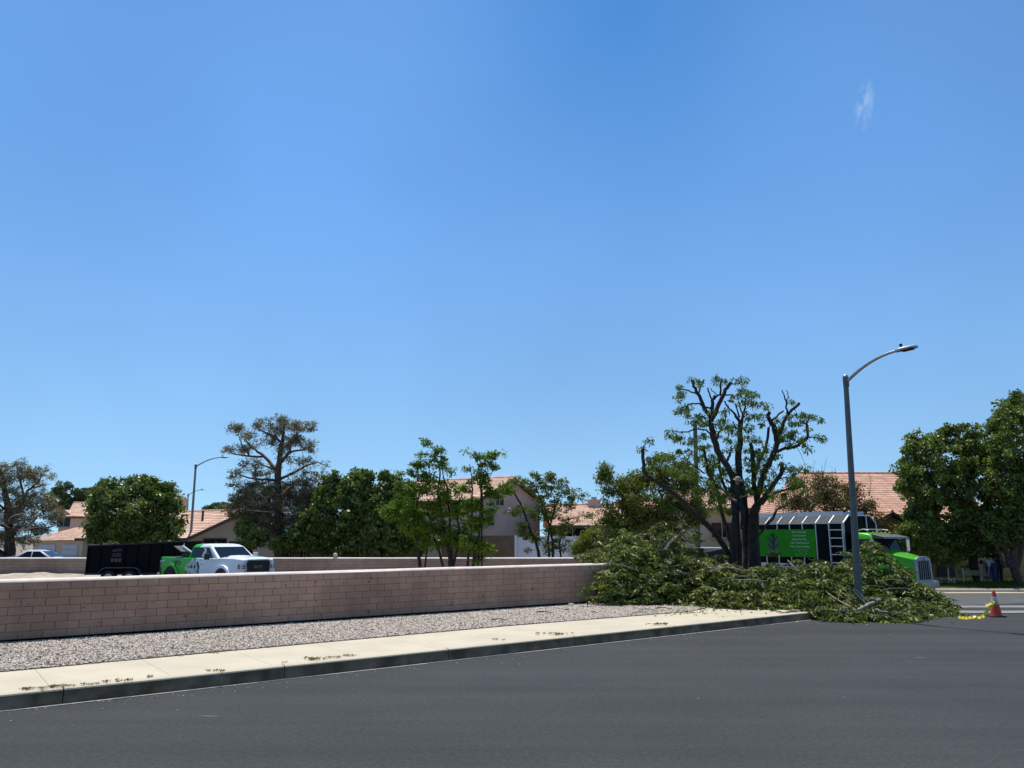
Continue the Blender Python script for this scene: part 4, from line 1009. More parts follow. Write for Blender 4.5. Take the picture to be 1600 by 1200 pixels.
pine('pine_tree', 'sparse pine with pale bare limbs at the left edge, behind the white car', (14, 860), 60, T(-38, 60)-0.05,
     [(14, 868, 18), (15, 845, 14), (14, 820, 12), (12, 790, 10), (8, 770, 8), (5, 750, 6), (0, 735, 4), (-4, 722, 2)],
     [[(14, 812, 6, 0), (30, 792, 5, .4), (40, 775, 4.5, .8), (45, 765, 4, 1), (60, 760, 3, 1.2), (72, 757, 1.6, 1.4)], [(38, 778, 4, .8), (33, 755, 3, .4), (27, 738, 2, 0)], [(46, 765, 3, .8), (60, 752, 2.2, .3), (66, 742, 1.5, 0)],
      [(14, 820, 4, 0), (22, 815, 3.5, -1.8), (45, 811, 3, -2.4), (62, 806, 2, -2.8)], [(20, 828, 4, -.6), (38, 825, 3.6, -2), (48, 818, 3, -2.6), (58, 808, 2.5, -3)], [(14, 826, 4, 0), (-6, 818, 3, -2), (-22, 812, 2, -3)], [(12, 800, 4, 0), (-5, 785, 3, -1), (-20, 775, 2, -1.5)],
      [(14, 832, 4, 0), (40, 826, 3, -1.8), (76, 824, 2, -2.4), (92, 818, 1, -2.6)], [(18, 790, 3, 0), (25, 785, 2.5, -1), (30, 770, 1.5, -1.4)]],
     [(8, 732, 14, 8), (33, 727, 12, 8), (52, 740, 16, 9), (68, 733, 9, 6), (80, 745, 6, 5), (25, 745, 20, 8), (4, 752, 16, 12), (55, 755, 16, 6), (-15, 740, 18, 14), (12, 775, 22, 12), (60, 770, 14, 8), (75, 782, 16, 12), (50, 795, 36, 16), (80, 805, 20, 14), (15, 805, 22, 14), (40, 835, 34, 16), (5, 845, 14, 16), (65, 830, 14, 10), (-20, 800, 20, 20), (40, 780, 22, 10), (30, 815, 26, 12), (85, 800, 14, 10), (40, 740, 18, 8), (20, 760, 20, 10)], 640, 30, needle=0.24, dead=[[(14, 815, 3, -1), (20, 806, 3, -1.6), (34, 803, 2, -2), (46, 800, 1, -2.2)], [(30, 828, 3, -1.6), (45, 822, 3, -2.4), (54, 812, 2.4, -2.8), (58, 805, 1.2, -3)], [(26, 832, 2.4, -1.8), (44, 826, 2.4, -2.6), (56, 823, 1.4, -3)], [(14, 824, 3, -1.4), (4, 818, 3, -2), (-6, 812, 2, -2.4)], [(18, 794, 2, -1.2), (24, 785, 2, -1.8), (27, 778, 1, -2)]])

# far hazy trees
for (e, Y, lab) in (([(105, 768, 18, 12), (128, 775, 16, 14), (92, 780, 14, 14), (120, 790, 26, 12)], 125, 'far grey-green trees rising behind the pinkish two storey house'),
                    ([(332, 797, 12, 4), (345, 793, 12, 6), (360, 796, 12, 5)], 120, 'far treetop just above the low pink roof left of the big pine'),
                    ([(150, 775, 14, 14), (160, 770, 14, 16)], 130, 'far dull treetop showing at the left shoulder of the round tree')):
    make_tree('broadleaf_tree', lab, (e[0][0], 0), Y, -0.8, [(e[0][0], 850), (e[0][0], e[0][1]+8)], e, 90, 90, 0.55, 0.40, LM_FAR, M['bark_dark'], 0.25, depth=0.8)

make_tree('broadleaf_tree', 'dense round green tree rising behind the black trailer', (208, 860), 50, T(-24, 50),
          [(208, 868), (208, 850), (209, 835)],
          [(205, 800, 58, 40), (175, 778, 26, 22), (215, 768, 34, 20), (252, 778, 28, 22), (270, 808, 18, 26), (152, 815, 18, 26), (205, 830, 66, 26), (245, 835, 36, 22), (160, 842, 24, 18), (200, 752, 16, 8), (240, 757, 12, 8), (170, 757, 8, 6), (262, 765, 8, 8), (222, 750, 8, 5), (146, 790, 10, 10)], 620, 40, 0.42, 0.24, LM_DARK, M['bark_dark'], 0.22, squash=0.75, width=0.12)
make_tree('broadleaf_tree', 'dark broad tree right behind the big pine', (540, 860), 50, T(-11, 50),
          [(538, 868), (539, 850), (541, 830)],
          [(530, 800, 44, 40), (515, 765, 22, 20), (550, 762, 26, 22), (540, 835, 44, 24), (505, 800, 20, 34), (565, 800, 24, 34), (568, 748, 10, 10), (500, 835, 30, 24), (540, 855, 46, 10), (470, 845, 30, 16), (480, 815, 18, 18), (558, 740, 6, 6), (572, 738, 5, 5), (520, 745, 8, 6)], 700, 42, 0.34, 0.21, LM_DARK, M['bark_dark'], 0.2, width=0.15, droop=0.35)
make_tree('broadleaf_tree', 'dark glossy tree between the broad dark tree and the multi-stem young tree', (600, 860), 49, T(-8, 50),
          [(600, 868), (600, 850), (601, 830)],
          [(600, 800, 34, 36), (570, 772, 16, 20), (600, 762, 18, 16), (622, 770, 14, 18), (602, 745, 7, 7), (575, 745, 6, 6), (600, 835, 40, 24), (640, 820, 26, 30), (630, 790, 20, 24), (600, 856, 50, 8), (650, 850, 24, 12), (617, 748, 6, 6)], 560, 42, 0.32, 0.21, LM_DARK, M['bark_dark'], 0.2, width=0.15, droop=0.35)
# extra dark bushes at the foot of the fence
make_tree('bush', 'dark leafy bush low against the fence under the big pine', (470, 866), 50.5, T(-14, 50), [(470, 864), (470, 858)],
          [(500, 850, 30, 10), (470, 845, 30, 12), (440, 848, 20, 10), (395, 840, 26, 16), (380, 825, 16, 12)], 120, 55, 0.38, 0.17, LM_DARK, M['bark_dark'], 0.06, cat='bush', part_names=('stem', 'foliage'), width=0.11)

# young multi-stem trees behind the near wall
def stems_tree(name, label, Y, gz, stems, ells, ncl, per, crad, ls, lm, bark, cat='tree', droop=0.25, loc_u=None, twig=0.012, width=None, depth=0.9, group=None, clmax=None):
    base = W(loc_u if loc_u else stems[0][0][0], 838, Y); base.z = gz
    t = thing(name, label, cat, base, group=group); mb = MB(); nodes = []
    for s_ in stems:
        a, b = limb_px(Y, s_); a = [Vector((a[0].x+(a[0].x-a[1].x)*0.4, a[0].y, gz-0.1))]+a; b = [b[0]*1.1]+b
        a2, b2 = smooth_path(a, b, 3, 0.012); mb.tube(a2, b2, n=8); nodes += [tuple(q) for q in a2[3:]]
    cl = crown_pts(ells, Y, ncl, depth, 0.25); cl = [c for c in cl if c[2] > gz+0.2]
    NA = np.array(nodes)
    for c in cl:
        d = np.linalg.norm(NA-np.array(c), axis=1)+0.5*np.maximum(NA[:, 2]-c[2], 0); k = int(np.argmin(d)); p = Vector(NA[k]); q = Vector(c); L = (q-p).length
        m_ = p.lerp(q, 0.55)+Vector((random.gauss(0, .04), random.gauss(0, .04), 0.10*L)); mb.tube([p, m_, q], [twig*(0.7+0.5*min(L, 2)), twig*0.8, twig*0.4], n=5)
        NA = np.vstack([NA, np.array(m_)])
    mb.build('trunk', bark, t, world=True, smooth_deg=60, fix=False)
    C, D, tone = clump_leaves(cl, per, crad*(0.6+0.8*RNG.random(len(cl))), droop, 0.8, 0.6)
    leaves('crown', C, D, ls, width or ls*0.42, lm, t, base_rnd=tone); return t
stems_tree('young_tree', 'bright green multi-stem young tree with bare leaders above its crown, left of the pair', 30, T(-3, 30)+0.15,
           [[(656, 885, 6), (653, 860, 5), (650, 840, 4), (648, 800, 3), (660, 760, 2)], [(664, 885, 3), (667, 862, 2.5), (668, 830, 2)], [(692, 885, 4), (684, 855, 3.5), (676, 830, 3), (668, 795, 2)],
            [(704, 885, 9), (703, 868, 8), (697, 845, 5), (690, 800, 4), (684, 770, 3), (688, 745, 2.6), (684, 722, 2), (676, 700, 1.3), (665, 690, 1)], [(706, 882, 5), (704, 850, 4), (701, 800, 3.4), (700, 770, 2.6), (692, 740, 1.6), (690, 712, 1)], [(708, 885, 5), (718, 840, 3), (714, 800, 2), (725, 765, 1.4)]],
           [(663, 692, 5, 4), (672, 696, 5, 4), (685, 702, 7, 5), (694, 714, 7, 5), (678, 716, 6, 4), (657, 711, 5, 2.5), (650, 726, 10, 5), (668, 726, 9, 4), (688, 726, 8, 5), (645, 740, 8, 6), (668, 745, 16, 8), (702, 736, 6, 4), (712, 742, 10, 5), (620, 742, 7, 5), (624, 754, 6, 4),
            (650, 765, 26, 16), (690, 765, 26, 16), (640, 790, 30, 18), (690, 795, 32, 22), (725, 800, 18, 26), (660, 825, 32, 16), (700, 835, 24, 18), (640, 820, 20, 14), (670, 850, 20, 10), (720, 845, 16, 16), (612, 800, 14, 18)], 420, 34, 0.24, 0.125, LM_BRIGHT, M['bark_dark'], loc_u=700)
stems_tree('young_tree', 'taller slim young tree with two thin dark stems, right of the pair', 29, T(-1, 30)+0.15,
           [[(731, 883, 4), (733, 855, 3.6), (736, 830, 3), (737, 800, 2.6), (738, 765, 2.4), (737, 745, 1.6), (733, 725, 1)], [(739, 884, 4.5), (742, 860, 4), (748, 835, 3.8), (752, 810, 3.6), (753, 790, 3.4), (752, 770, 3), (750, 755, 2.6), (752, 735, 2), (758, 720, 1.2), (770, 712, 1)], [(751, 760, 2.5), (744, 745, 2), (748, 728, 1.4), (740, 712, 1)], [(752, 765, 2), (765, 745, 1.4), (775, 722, 1)]],
           [(732, 706, 8, 4), (745, 712, 8, 6), (755, 722, 9, 6), (770, 712, 9, 6), (783, 711, 5, 3), (768, 730, 9, 8), (750, 740, 11, 6), (730, 733, 6, 3), (738, 750, 8, 5), (755, 752, 8, 5), (728, 765, 10, 6), (760, 768, 10, 8), (775, 775, 12, 6), (740, 790, 16, 10), (760, 795, 14, 10), (768, 812, 10, 5), (745, 820, 14, 10), (735, 850, 18, 12), (755, 858, 14, 8), (745, 875, 10, 6), (790, 765, 8, 8)], 200, 32, 0.21, 0.12, LM_BRIGHT, M['bark_dark'], loc_u=738)
stems_tree('young_tree', 'slender leaning young tree in front of the white vinyl fence', 44.5, T(2, 44)+0.3,
           [[(842, 868, 5), (838, 850, 4.5), (829, 830, 4), (823, 812, 3.6), (818, 797, 3.4), (812, 785, 3), (803, 770, 2.4), (794, 757, 1.6)], [(864, 868, 4), (863, 845, 3.4), (858, 820, 3), (850, 800, 2.6), (843, 780, 2), (838, 760, 1.4)], [(858, 868, 3), (856, 840, 3), (862, 812, 2.4), (868, 790, 2), (878, 770, 1.4)], [(876, 868, 3), (874, 850, 2.6), (880, 830, 1.8), (890, 812, 1.2)]],
           [(850, 748, 14, 9), (835, 745, 7, 6), (862, 745, 8, 6), (880, 755, 10, 6), (900, 770, 16, 6), (912, 771, 6, 3), (840, 762, 16, 8), (868, 768, 22, 10), (812, 752, 20, 5), (790, 768, 14, 6), (850, 785, 20, 12), (815, 797, 16, 8), (800, 802, 10, 4), (880, 790, 16, 10), (900, 780, 10, 5), (850, 805, 24, 10), (818, 820, 14, 6), (820, 833, 12, 8), (838, 838, 8, 8), (823, 858, 5, 5), (866, 830, 14, 8), (855, 855, 10, 10), (875, 850, 12, 12), (890, 812, 14, 4), (912, 806, 8, 4), (925, 806, 7, 5), (885, 825, 16, 10), (900, 858, 10, 8)], 330, 30, 0.28, 0.15, LM_MID, M['bark_dark'], loc_u=855)
# bushy tree left of the lopped tree
make_tree('bush_tree', 'bushy olive green tree between the slender tree and the lopped tree', (1008, 880), 33, T(5, 33)+0.1,
          [(1010, 880), (1011, 850), (1010, 825), (1012, 800)],
          [(1010, 780, 46, 40), (960, 760, 22, 14), (950, 748, 12, 7), (946, 735, 7, 6), (985, 755, 24, 14), (1020, 745, 26, 16), (1050, 750, 24, 18), (1075, 775, 18, 26), (975, 800, 34, 26), (1060, 810, 26, 26), (950, 830, 34, 22), (915, 855, 16, 14), (1010, 835, 50, 22), (940, 865, 30, 14), (1035, 715, 16, 6), (1062, 725, 12, 6), (925, 848, 18, 16), (960, 860, 30, 16), (905, 862, 10, 10), (1075, 745, 16, 14), (1090, 800, 14, 20)], 820, 44, 0.28, 0.135, LM_MID, M['bark_dark'], 0.13, shell=0.55, width=0.05, droop=0.4)
# brownish bush behind the green truck
make_tree('bush_tree', 'brownish olive dry shrub tree behind the roof of the green chip truck', (1290, 880), 40.5, T(15, 40),
          [(1290, 880), (1290, 850), (1290, 820)],
          [(1260, 772, 30, 22), (1290, 755, 24, 14), (1310, 775, 26, 20), (1285, 790, 50, 18), (1345, 785, 22, 14), (1360, 795, 14, 12), (1232, 785, 20, 14), (1330, 765, 14, 8), (1240, 750, 14, 4), (1372, 812, 10, 12), (1385, 835, 10, 14)], 330, 36, 0.36, 0.13, LM_OLIVE, M['bark_dark'], 0.12, shell=0.5, width=0.055)
# bare twigs poking above it
mb = MB(); root_ = bpy.data.objects.get('bush_tree.001')
for (u, v) in ((1240, 735), (1250, 722), (1262, 728), (1272, 718), (1283, 726), (1292, 715), (1305, 728), (1258, 745), (1358, 738), (1232, 742), (1278, 735)):
    a = W(u+random.uniform(-6, 6), 775, 40.5); b = W(u, v, 40.5); m_ = a.lerp(b, .5)+Vector((random.gauss(0, .1), 0, 0)); mb.tube([a, m_, b], [0.02, 0.012, 0.004], n=5)
    for k in range(4):
        q = m_.lerp(b, k/4); mb.tube([q, q+Vector((random.gauss(0, .18), random.gauss(0, .1), .22))], [0.008, 0.003], n=4)
mb.build('bare_twigs', M['bark_pale'], root_, world=True, fix=False)
# right-hand trees in the yard
make_tree('broadleaf_tree', 'full dark green shade tree above the ochre house yard, right of the green truck', (1522, 890), 40.5, LZ(20, 40),
          [(1521, 885), (1520, 860), (1518, 835), (1515, 810)],
          [(1480, 720, 60, 44), (1440, 700, 30, 20), (1495, 685, 36, 18), (1530, 700, 30, 28), (1425, 745, 24, 26), (1455, 765, 50, 36), (1520, 765, 50, 44), (1480, 805, 50, 30), (1440, 800, 24, 18), (1468, 835, 26, 22), (1530, 820, 40, 28), (1560, 790, 30, 40), (1448, 775, 20, 16), (1465, 855, 16, 12), (1412, 735, 10, 8), (1408, 760, 10, 8), (1418, 722, 8, 8), (1438, 682, 8, 8), (1470, 672, 10, 7), (1512, 670, 10, 7), (1426, 690, 6, 6), (1428, 805, 12, 10), (1500, 842, 34, 16), (1545, 845, 26, 16), (1445, 826, 16, 14), (1480, 868, 20, 10), (1500, 862, 26, 8), (1535, 858, 22, 10)], 1000, 40, 0.30, 0.19, LM_YARD, M['bark_dark'], 0.22, width=0.11, shell=0.5, droop=0.35)
def ms(mb):
    for s_ in ([(1578, 888, 9), (1572, 860, 8), (1560, 830, 6), (1550, 800, 4)], [(1582, 890, 9), (1583, 850, 8), (1588, 810, 6), (1590, 770, 4)], [(1588, 890, 10), (1596, 850, 8), (1606, 810, 7)], [(1570, 888, 6), (1560, 862, 5), (1546, 838, 4)]):
        a, b = limb_px(39.0, s_); mb.tube(*smooth_path(a, b, 3, 0.02), n=8)
make_tree('broadleaf_tree', 'taller multi-trunk tree cut by the right edge of the photo', (1584, 890), 39.0, LZ(24, 39),
          [(1584, 886), (1585, 850), (1590, 810), (1592, 770)],
          [(1590, 690, 44, 60), (1600, 645, 36, 24), (1568, 670, 20, 20), (1578, 640, 10, 12), (1560, 700, 16, 24), (1580, 745, 34, 40), (1640, 700, 40, 70), (1600, 780, 40, 34), (1556, 660, 8, 10), (1590, 622, 12, 8), (1563, 645, 7, 6), (1549, 672, 7, 7), (1600, 815, 34, 20), (1560, 815, 20, 18), (1610, 835, 30, 16), (1575, 838, 24, 12), (1548, 832, 14, 14)], 950, 42, 0.28, 0.16, LM_YARD, M['bark_pine'], 0.2, width=0.09, shell=0.5, extra=ms)
make_tree('bush', 'mottled green bush between the truck cab and the ochre porch', (1420, 880), 39.5, T(18, 38)+0.1, [(1420, 880), (1420, 860)],
          [(1430, 835, 20, 18), (1415, 830, 14, 10), (1450, 850, 18, 18), (1462, 865, 12, 14), (1405, 845, 12, 12)], 130, 44, 0.32, 0.14, LM_MID, M['bark_dark'], 0.06, cat='bush', part_names=('stem', 'foliage'), width=0.07)

# ------------------------------------------------------------------ the lopped tree
YT = 27.0
tb_ = W(1160, 885, YT); tb_.z = T(tb_.x, YT)+0.15
lop = thing('lopped_tree', 'tall tree with its limbs cut back to stubs and sparse drooping leaves', 'tree', tb_)
LIMBS = [
 # trunks from the ground
 [(1180, 905, 24), (1179, 880, 22), (1178, 850, 19), (1177, 822, 18), (1179, 800, 15), (1186, 785, 11)],
 [(1168, 905, 16, .3), (1168, 870, 15, .3), (1166, 835, 14, .3), (1164, 800, 13, .2), (1160, 770, 12, .1), (1156, 745, 10), (1154, 715, 9.5), (1155, 700, 9), (1157, 680, 8), (1157, 660, 7)],
 [(1154, 905, 10, -.3), (1155, 880, 10, -.3), (1154, 840, 9, -.3), (1151, 805, 9, -.2), (1150, 775, 9, -.1), (1148, 752, 9)],
 [(1148, 900, 11, -.5), (1148, 870, 10, -.5), (1147, 835, 10, -.5), (1148, 808, 10, -.4), (1146, 780, 9, -.3), (1146, 750, 9, -.2), (1136, 728, 9, -.2), (1124, 708, 9), (1118, 692, 9), (1114, 680, 8.6), (1112, 665, 8), (1112, 650, 8)],
 [(1148, 900, 11, .2), (1140, 872, 10, -.2), (1130, 852, 10, -.4), (1118, 835, 9, -.6), (1104, 820, 9, -.8), (1092, 808, 9, -1), (1080, 797, 8.5, -1.2), (1068, 784, 8, -1.3), (1052, 770, 6.5, -1.4), (1037, 759, 5.5, -1.5), (1024, 752, 5, -1.6), (1012, 744, 5, -1.7), (1006, 736, 5, -1.8), (1005, 720, 4.6, -1.8), (1004, 701, 4.2, -1.8)],
 [(1047, 752, 3, -1.2), (1032, 738, 3, -1.3), (1020, 727, 2.8, -1.4), (1010, 718, 2, -1.5)],
 [(1144, 860, 8, 1), (1140, 840, 8, 1), (1132, 815, 7, 1), (1126, 795, 6, 1), (1122, 770, 6, .9), (1114, 752, 5.5, .8), (1106, 738, 5, .7), (1103, 720, 4.6, .6), (1100, 703, 4, .6)],
 # left crown forks
 [(1112, 655, 7), (1106, 645, 6), (1100, 636, 5.5), (1094, 622, 5), (1090, 614, 4.6), (1085, 603, 4.2), (1081, 594, 4)],
 [(1090, 615, 2.6), (1080, 611, 2.2), (1068, 608, 2), (1060, 608, 1.4)], [(1092, 615, 2.6), (1095, 605, 2.2), (1100, 593, 2.2)],
 [(1110, 638, 3), (1102, 636, 2.6), (1092, 631, 2.4), (1080, 630, 2.2), (1074, 634, 1.6)],
 [(1112, 652, 6), (1113, 638, 5.5), (1114, 626, 5), (1117, 618, 3.4)], [(1113, 627, 2.6), (1109, 615, 2.2), (1106, 606, 2)], [(1115, 624, 3), (1122, 618, 2.6), (1130, 617, 2.4), (1146, 618, 1.8)], [(1126, 617, 3), (1126, 605, 2.8), (1127, 593, 2.6)], [(1121, 617, 1.6), (1113, 611, 1.4), (1110, 606, 1)],
 [(1115, 654, 6, -.3), (1119, 642, 6, -.4), (1124, 630, 6, -.5), (1130, 618, 5.6, -.6), (1136, 606, 5, -.7), (1142, 597, 5, -.8)], [(1142, 599, 2, -.8), (1150, 600, 1.8, -.9), (1156, 599, 1.2, -.9)],
 [(1114, 681, 3), (1106, 674, 2.6), (1100, 671, 2.4), (1086, 671, 2.2), (1076, 674, 2), (1066, 675, 1.8), (1056, 673, 1.4)], [(1112, 668, 2.2), (1104, 662, 2), (1096, 658, 1.6)],
 [(1119, 684, 3, .5), (1126, 672, 2.6, .6), (1131, 663, 2.2, .7), (1134, 650, 2, .8)], [(1134, 724, 4, -.6), (1138, 715, 3.6, -.8), (1142, 706, 3.2, -.9)],
 # centre forks
 [(1157, 662, 5), (1152, 654, 4.4), (1146, 645, 3), (1136, 634, 2.4), (1131, 627, 2)], [(1158, 662, 5), (1160, 650, 3.4), (1163, 640, 2.8), (1164, 626, 2)], [(1156, 652, 3), (1153, 642, 2.2), (1150, 632, 1.6)], [(1155, 672, 2.6), (1149, 667, 2.2), (1145, 658, 1.6)], [(1162, 652, 3), (1157, 640, 2), (1155, 628, 1.4)],
 # middle-right stub
 [(1184, 800, 8), (1180, 775, 7.6), (1177, 745, 7), (1177, 725, 6.4), (1176, 710, 6), (1174, 700, 5.6), (1172, 693, 5)],
 # right main
 [(1184, 792, 10), (1184, 775, 9.4), (1190, 752, 9), (1196, 735, 8.6), (1204, 720, 8.4), (1210, 706, 8), (1214, 692, 8), (1212, 678, 7.6), (1208, 666, 7), (1202, 655, 6), (1200, 650, 5.4), (1202, 645, 5.4)],
 [(1213, 688, 6), (1219, 676, 5.6), (1223, 664, 5.4), (1228, 652, 5), (1233, 645, 4.6), (1240, 638, 4.2), (1249, 630, 4)], [(1230, 648, 3), (1229, 637, 2.6), (1228, 626, 2.4), (1225, 617, 1.6), (1222, 609, 1.2)], [(1228, 626, 1.6), (1232, 621, 1.4), (1231, 613, 1.1), (1229, 609, 1)],
 [(1205, 657, 3), (1214, 650, 2.6), (1224, 642, 2.4)], [(1208, 712, 5), (1216, 705, 4.6), (1224, 701, 4.4), (1234, 700, 4.2), (1244, 697, 4.4), (1254, 690, 4.2), (1262, 684, 4), (1261, 672, 3.6), (1260, 661, 3.4)], [(1214, 692, 2.4), (1224, 690, 2), (1234, 689, 1.4)],
 [(1180, 745, 5, .8), (1186, 722, 4.6, .9), (1194, 704, 4.2, 1), (1199, 688, 4, 1), (1201, 668, 4, 1)],
 [(1186, 786, 8, -.4), (1196, 774, 7, -.5), (1206, 762, 6.6, -.6), (1212, 752, 6, -.7), (1218, 744, 6, -.7), (1222, 735, 6, -.7), (1221, 724, 5.4, -.7)], [(1216, 749, 1.8, -.7), (1226, 747, 1.6, -.6), (1237, 746, 1.2, -.6)], [(1221, 734, 3, -.7), (1228, 733, 2, -.7)],
 [(1190, 788, 5, -.6), (1200, 778, 4, -.8), (1210, 771, 3.4, -1), (1218, 768, 3, -1), (1228, 765, 2.4, -1.1), (1240, 760, 2, -1.1), (1248, 757, 1.4, -1.1)],
 [(1185, 836, 3.6, -.8), (1192, 828, 3.6, -1), (1200, 818, 4, -1.1), (1209, 808, 4, -1.2), (1211, 800, 4, -1.2), (1216, 795, 3, -1.2), (1228, 791, 2, -1.2)],
 [(1124, 708, 4, .5), (1124, 725, 4, .6), (1128, 748, 4, .6), (1138, 775, 5, .4)], [(1100, 740, 2.4, .6), (1088, 730, 2, .4), (1074, 720, 1.6, .2)], [(1150, 765, 2, .3), (1138, 752, 1.8, .2), (1126, 746, 1.2, .1)], [(1136, 770, 2.4, -.6), (1122, 760, 2, -.8), (1108, 748, 1.6, -1)],
]
mb = MB()
STUBS = []
for l in LIMBS:
    a, b = limb_px(YT, l); b = [x*(0.94 if p_[1] > 770 else 1.12) for x, p_ in zip(b, l)]; a2, b2 = smooth_path(a, b, 3, 0.012); mb.tube(a2, b2, n=9)
    if l[-1][2] >= 2.4: STUBS.append((a[-1], (a[-1]-a[-2]).normalized(), b[-1]))
mb_l = mb
# feathery drooping leaves on thin twigs
FOL = [(1084, 596, 6, 3), (1092, 600, 6, 4), (1062, 603, 4, 4), (1064, 612, 4, 3), (1059, 625, 5, 5), (1068, 622, 4, 4), (1070, 640, 8, 5), (1060, 646, 6, 4), (1076, 648, 6, 5), (1092, 655, 9, 5), (1100, 662, 8, 5), (1086, 662, 8, 4), (1110, 648, 5, 4), (1050, 678, 6, 5), (1056, 686, 6, 5), (1062, 690, 4, 4), (1046, 684, 4, 2),
       (1115, 592, 5, 2), (1122, 600, 4, 4), (1131, 595, 3, 2), (1157, 596, 5, 4), (1164, 598, 4, 3), (1161, 610, 7, 5), (1170, 616, 8, 5), (1180, 620, 6, 4), (1166, 628, 8, 5), (1178, 630, 7, 5), (1150, 622, 6, 4), (1142, 622, 5, 4), (1188, 632, 6, 3), (1196, 637, 5, 4), (1178, 654, 9, 4), (1188, 652, 6, 3), (1170, 648, 5, 3), (1190, 663, 4, 2),
       (1130, 645, 6, 5), (1128, 655, 6, 6), (1122, 665, 5, 6), (1135, 668, 5, 4), (1122, 680, 4, 4), (1140, 690, 7, 5), (1148, 698, 5, 5), (1090, 700, 8, 4), (1102, 698, 8, 4), (1078, 708, 8, 4), (1062, 707, 6, 4), (1112, 716, 8, 6), (1096, 716, 8, 6), (1130, 706, 5, 4), (1120, 728, 8, 6),
       (1165, 685, 5, 3), (1178, 688, 7, 3), (1188, 692, 6, 4), (1170, 705, 5, 5), (1182, 706, 6, 5), (1190, 715, 7, 6), (1165, 720, 5, 6), (1200, 725, 6, 5), (1172, 735, 6, 6), (1205, 740, 5, 5),
       (1212, 660, 6, 4), (1220, 672, 9, 5), (1230, 678, 9, 5), (1240, 682, 9, 5), (1250, 688, 7, 4), (1256, 696, 6, 4), (1266, 703, 4, 3), (1238, 652, 8, 3), (1250, 650, 8, 4), (1262, 649, 8, 4), (1274, 652, 7, 3), (1284, 657, 4, 4), (1242, 663, 7, 5), (1252, 662, 5, 5), (1266, 672, 6, 3), (1280, 682, 5, 3), (1287, 688, 4, 3), (1240, 630, 5, 2), (1233, 695, 8, 3), (1222, 684, 8, 4), (1212, 675, 5, 4),
       (1232, 733, 7, 4), (1244, 737, 7, 4), (1254, 732, 5, 3), (1262, 738, 5, 2), (1240, 748, 7, 5), (1248, 757, 8, 5), (1256, 768, 6, 5), (1236, 762, 6, 5), (1212, 715, 6, 4), (1218, 722, 5, 3), (1206, 755, 6, 5), (1195, 765, 7, 6),
       (1014, 722, 8, 5), (1030, 715, 8, 4), (1046, 716, 7, 4), (1026, 730, 8, 5), (1042, 732, 8, 5), (1015, 690, 3, 3), (1003, 704, 5, 3), (1058, 740, 8, 6), (1110, 760, 9, 8), (1095, 770, 8, 8), (1130, 780, 9, 9), (1140, 800, 8, 8), (1128, 760, 8, 7), (1150, 735, 5, 6), (1165, 755, 6, 7), (1118, 745, 9, 9), (1105, 728, 8, 6), (1135, 740, 7, 8), (1172, 765, 7, 10), (1190, 745, 8, 9), (1180, 725, 7, 7), (1200, 700, 6, 7), (1122, 790, 8, 10), (1112, 775, 8, 10), (1142, 765, 5, 8), (1205, 775, 8, 7), (1225, 775, 7, 5), (1140, 668, 8, 6), (1168, 668, 7, 6), (1150, 680, 6, 7), (1096, 682, 8, 5), (1080, 690, 9, 5), (1072, 728, 8, 6), (1085, 745, 8, 7), (1145, 775, 6, 6)]
cl = []
NA = np.array([tuple(p) for l in LIMBS for p in limb_px(YT, l)[0]])
tw = mb_l
for (u, v, ru, rv) in FOL:
    for k in range(max(2, int(ru*rv/8))):
        c0 = W(u+random.gauss(0, .55)*ru, v+random.gauss(0, .55)*rv, YT)
        d = np.linalg.norm(NA[:, [0, 2]]-np.array([c0.x, c0.z]), axis=1); kk = int(np.argmin(d)); yy = NA[kk][1]+random.gauss(0, .35)
        f = yy/YT; c = Vector((c0.x*f, yy, CAM_H+(c0.z-CAM_H)*f)); cl.append(tuple(c))
        if k < 2:
            p = Vector(NA[kk]); m_ = p.lerp(c, .5)+Vector((0, 0, .12*(c-p).length)); tw.tube([p, m_, c], [.012, .009, .004], n=4)
lop_trunk = mb_l.build('trunk', M['bark_dark'], lop, world=True, smooth_deg=60, fix=False)
for p, d, r_ in STUBS:
    mb = MB(); mb.tube([p+d*0.001, p+d*0.006], [r_*0.93, r_*0.93], 9); mb.build('cut_face', M['cutwood'], lop_trunk, world=True)
C, D, tone = clump_leaves(cl, 24, 0.19*(0.6+0.8*RNG.random(len(cl))), 0.75, 0.6, 0.65)
leaves('crown', C, D, 0.15, 0.036, LM_MAIN, lop, base_rnd=tone)

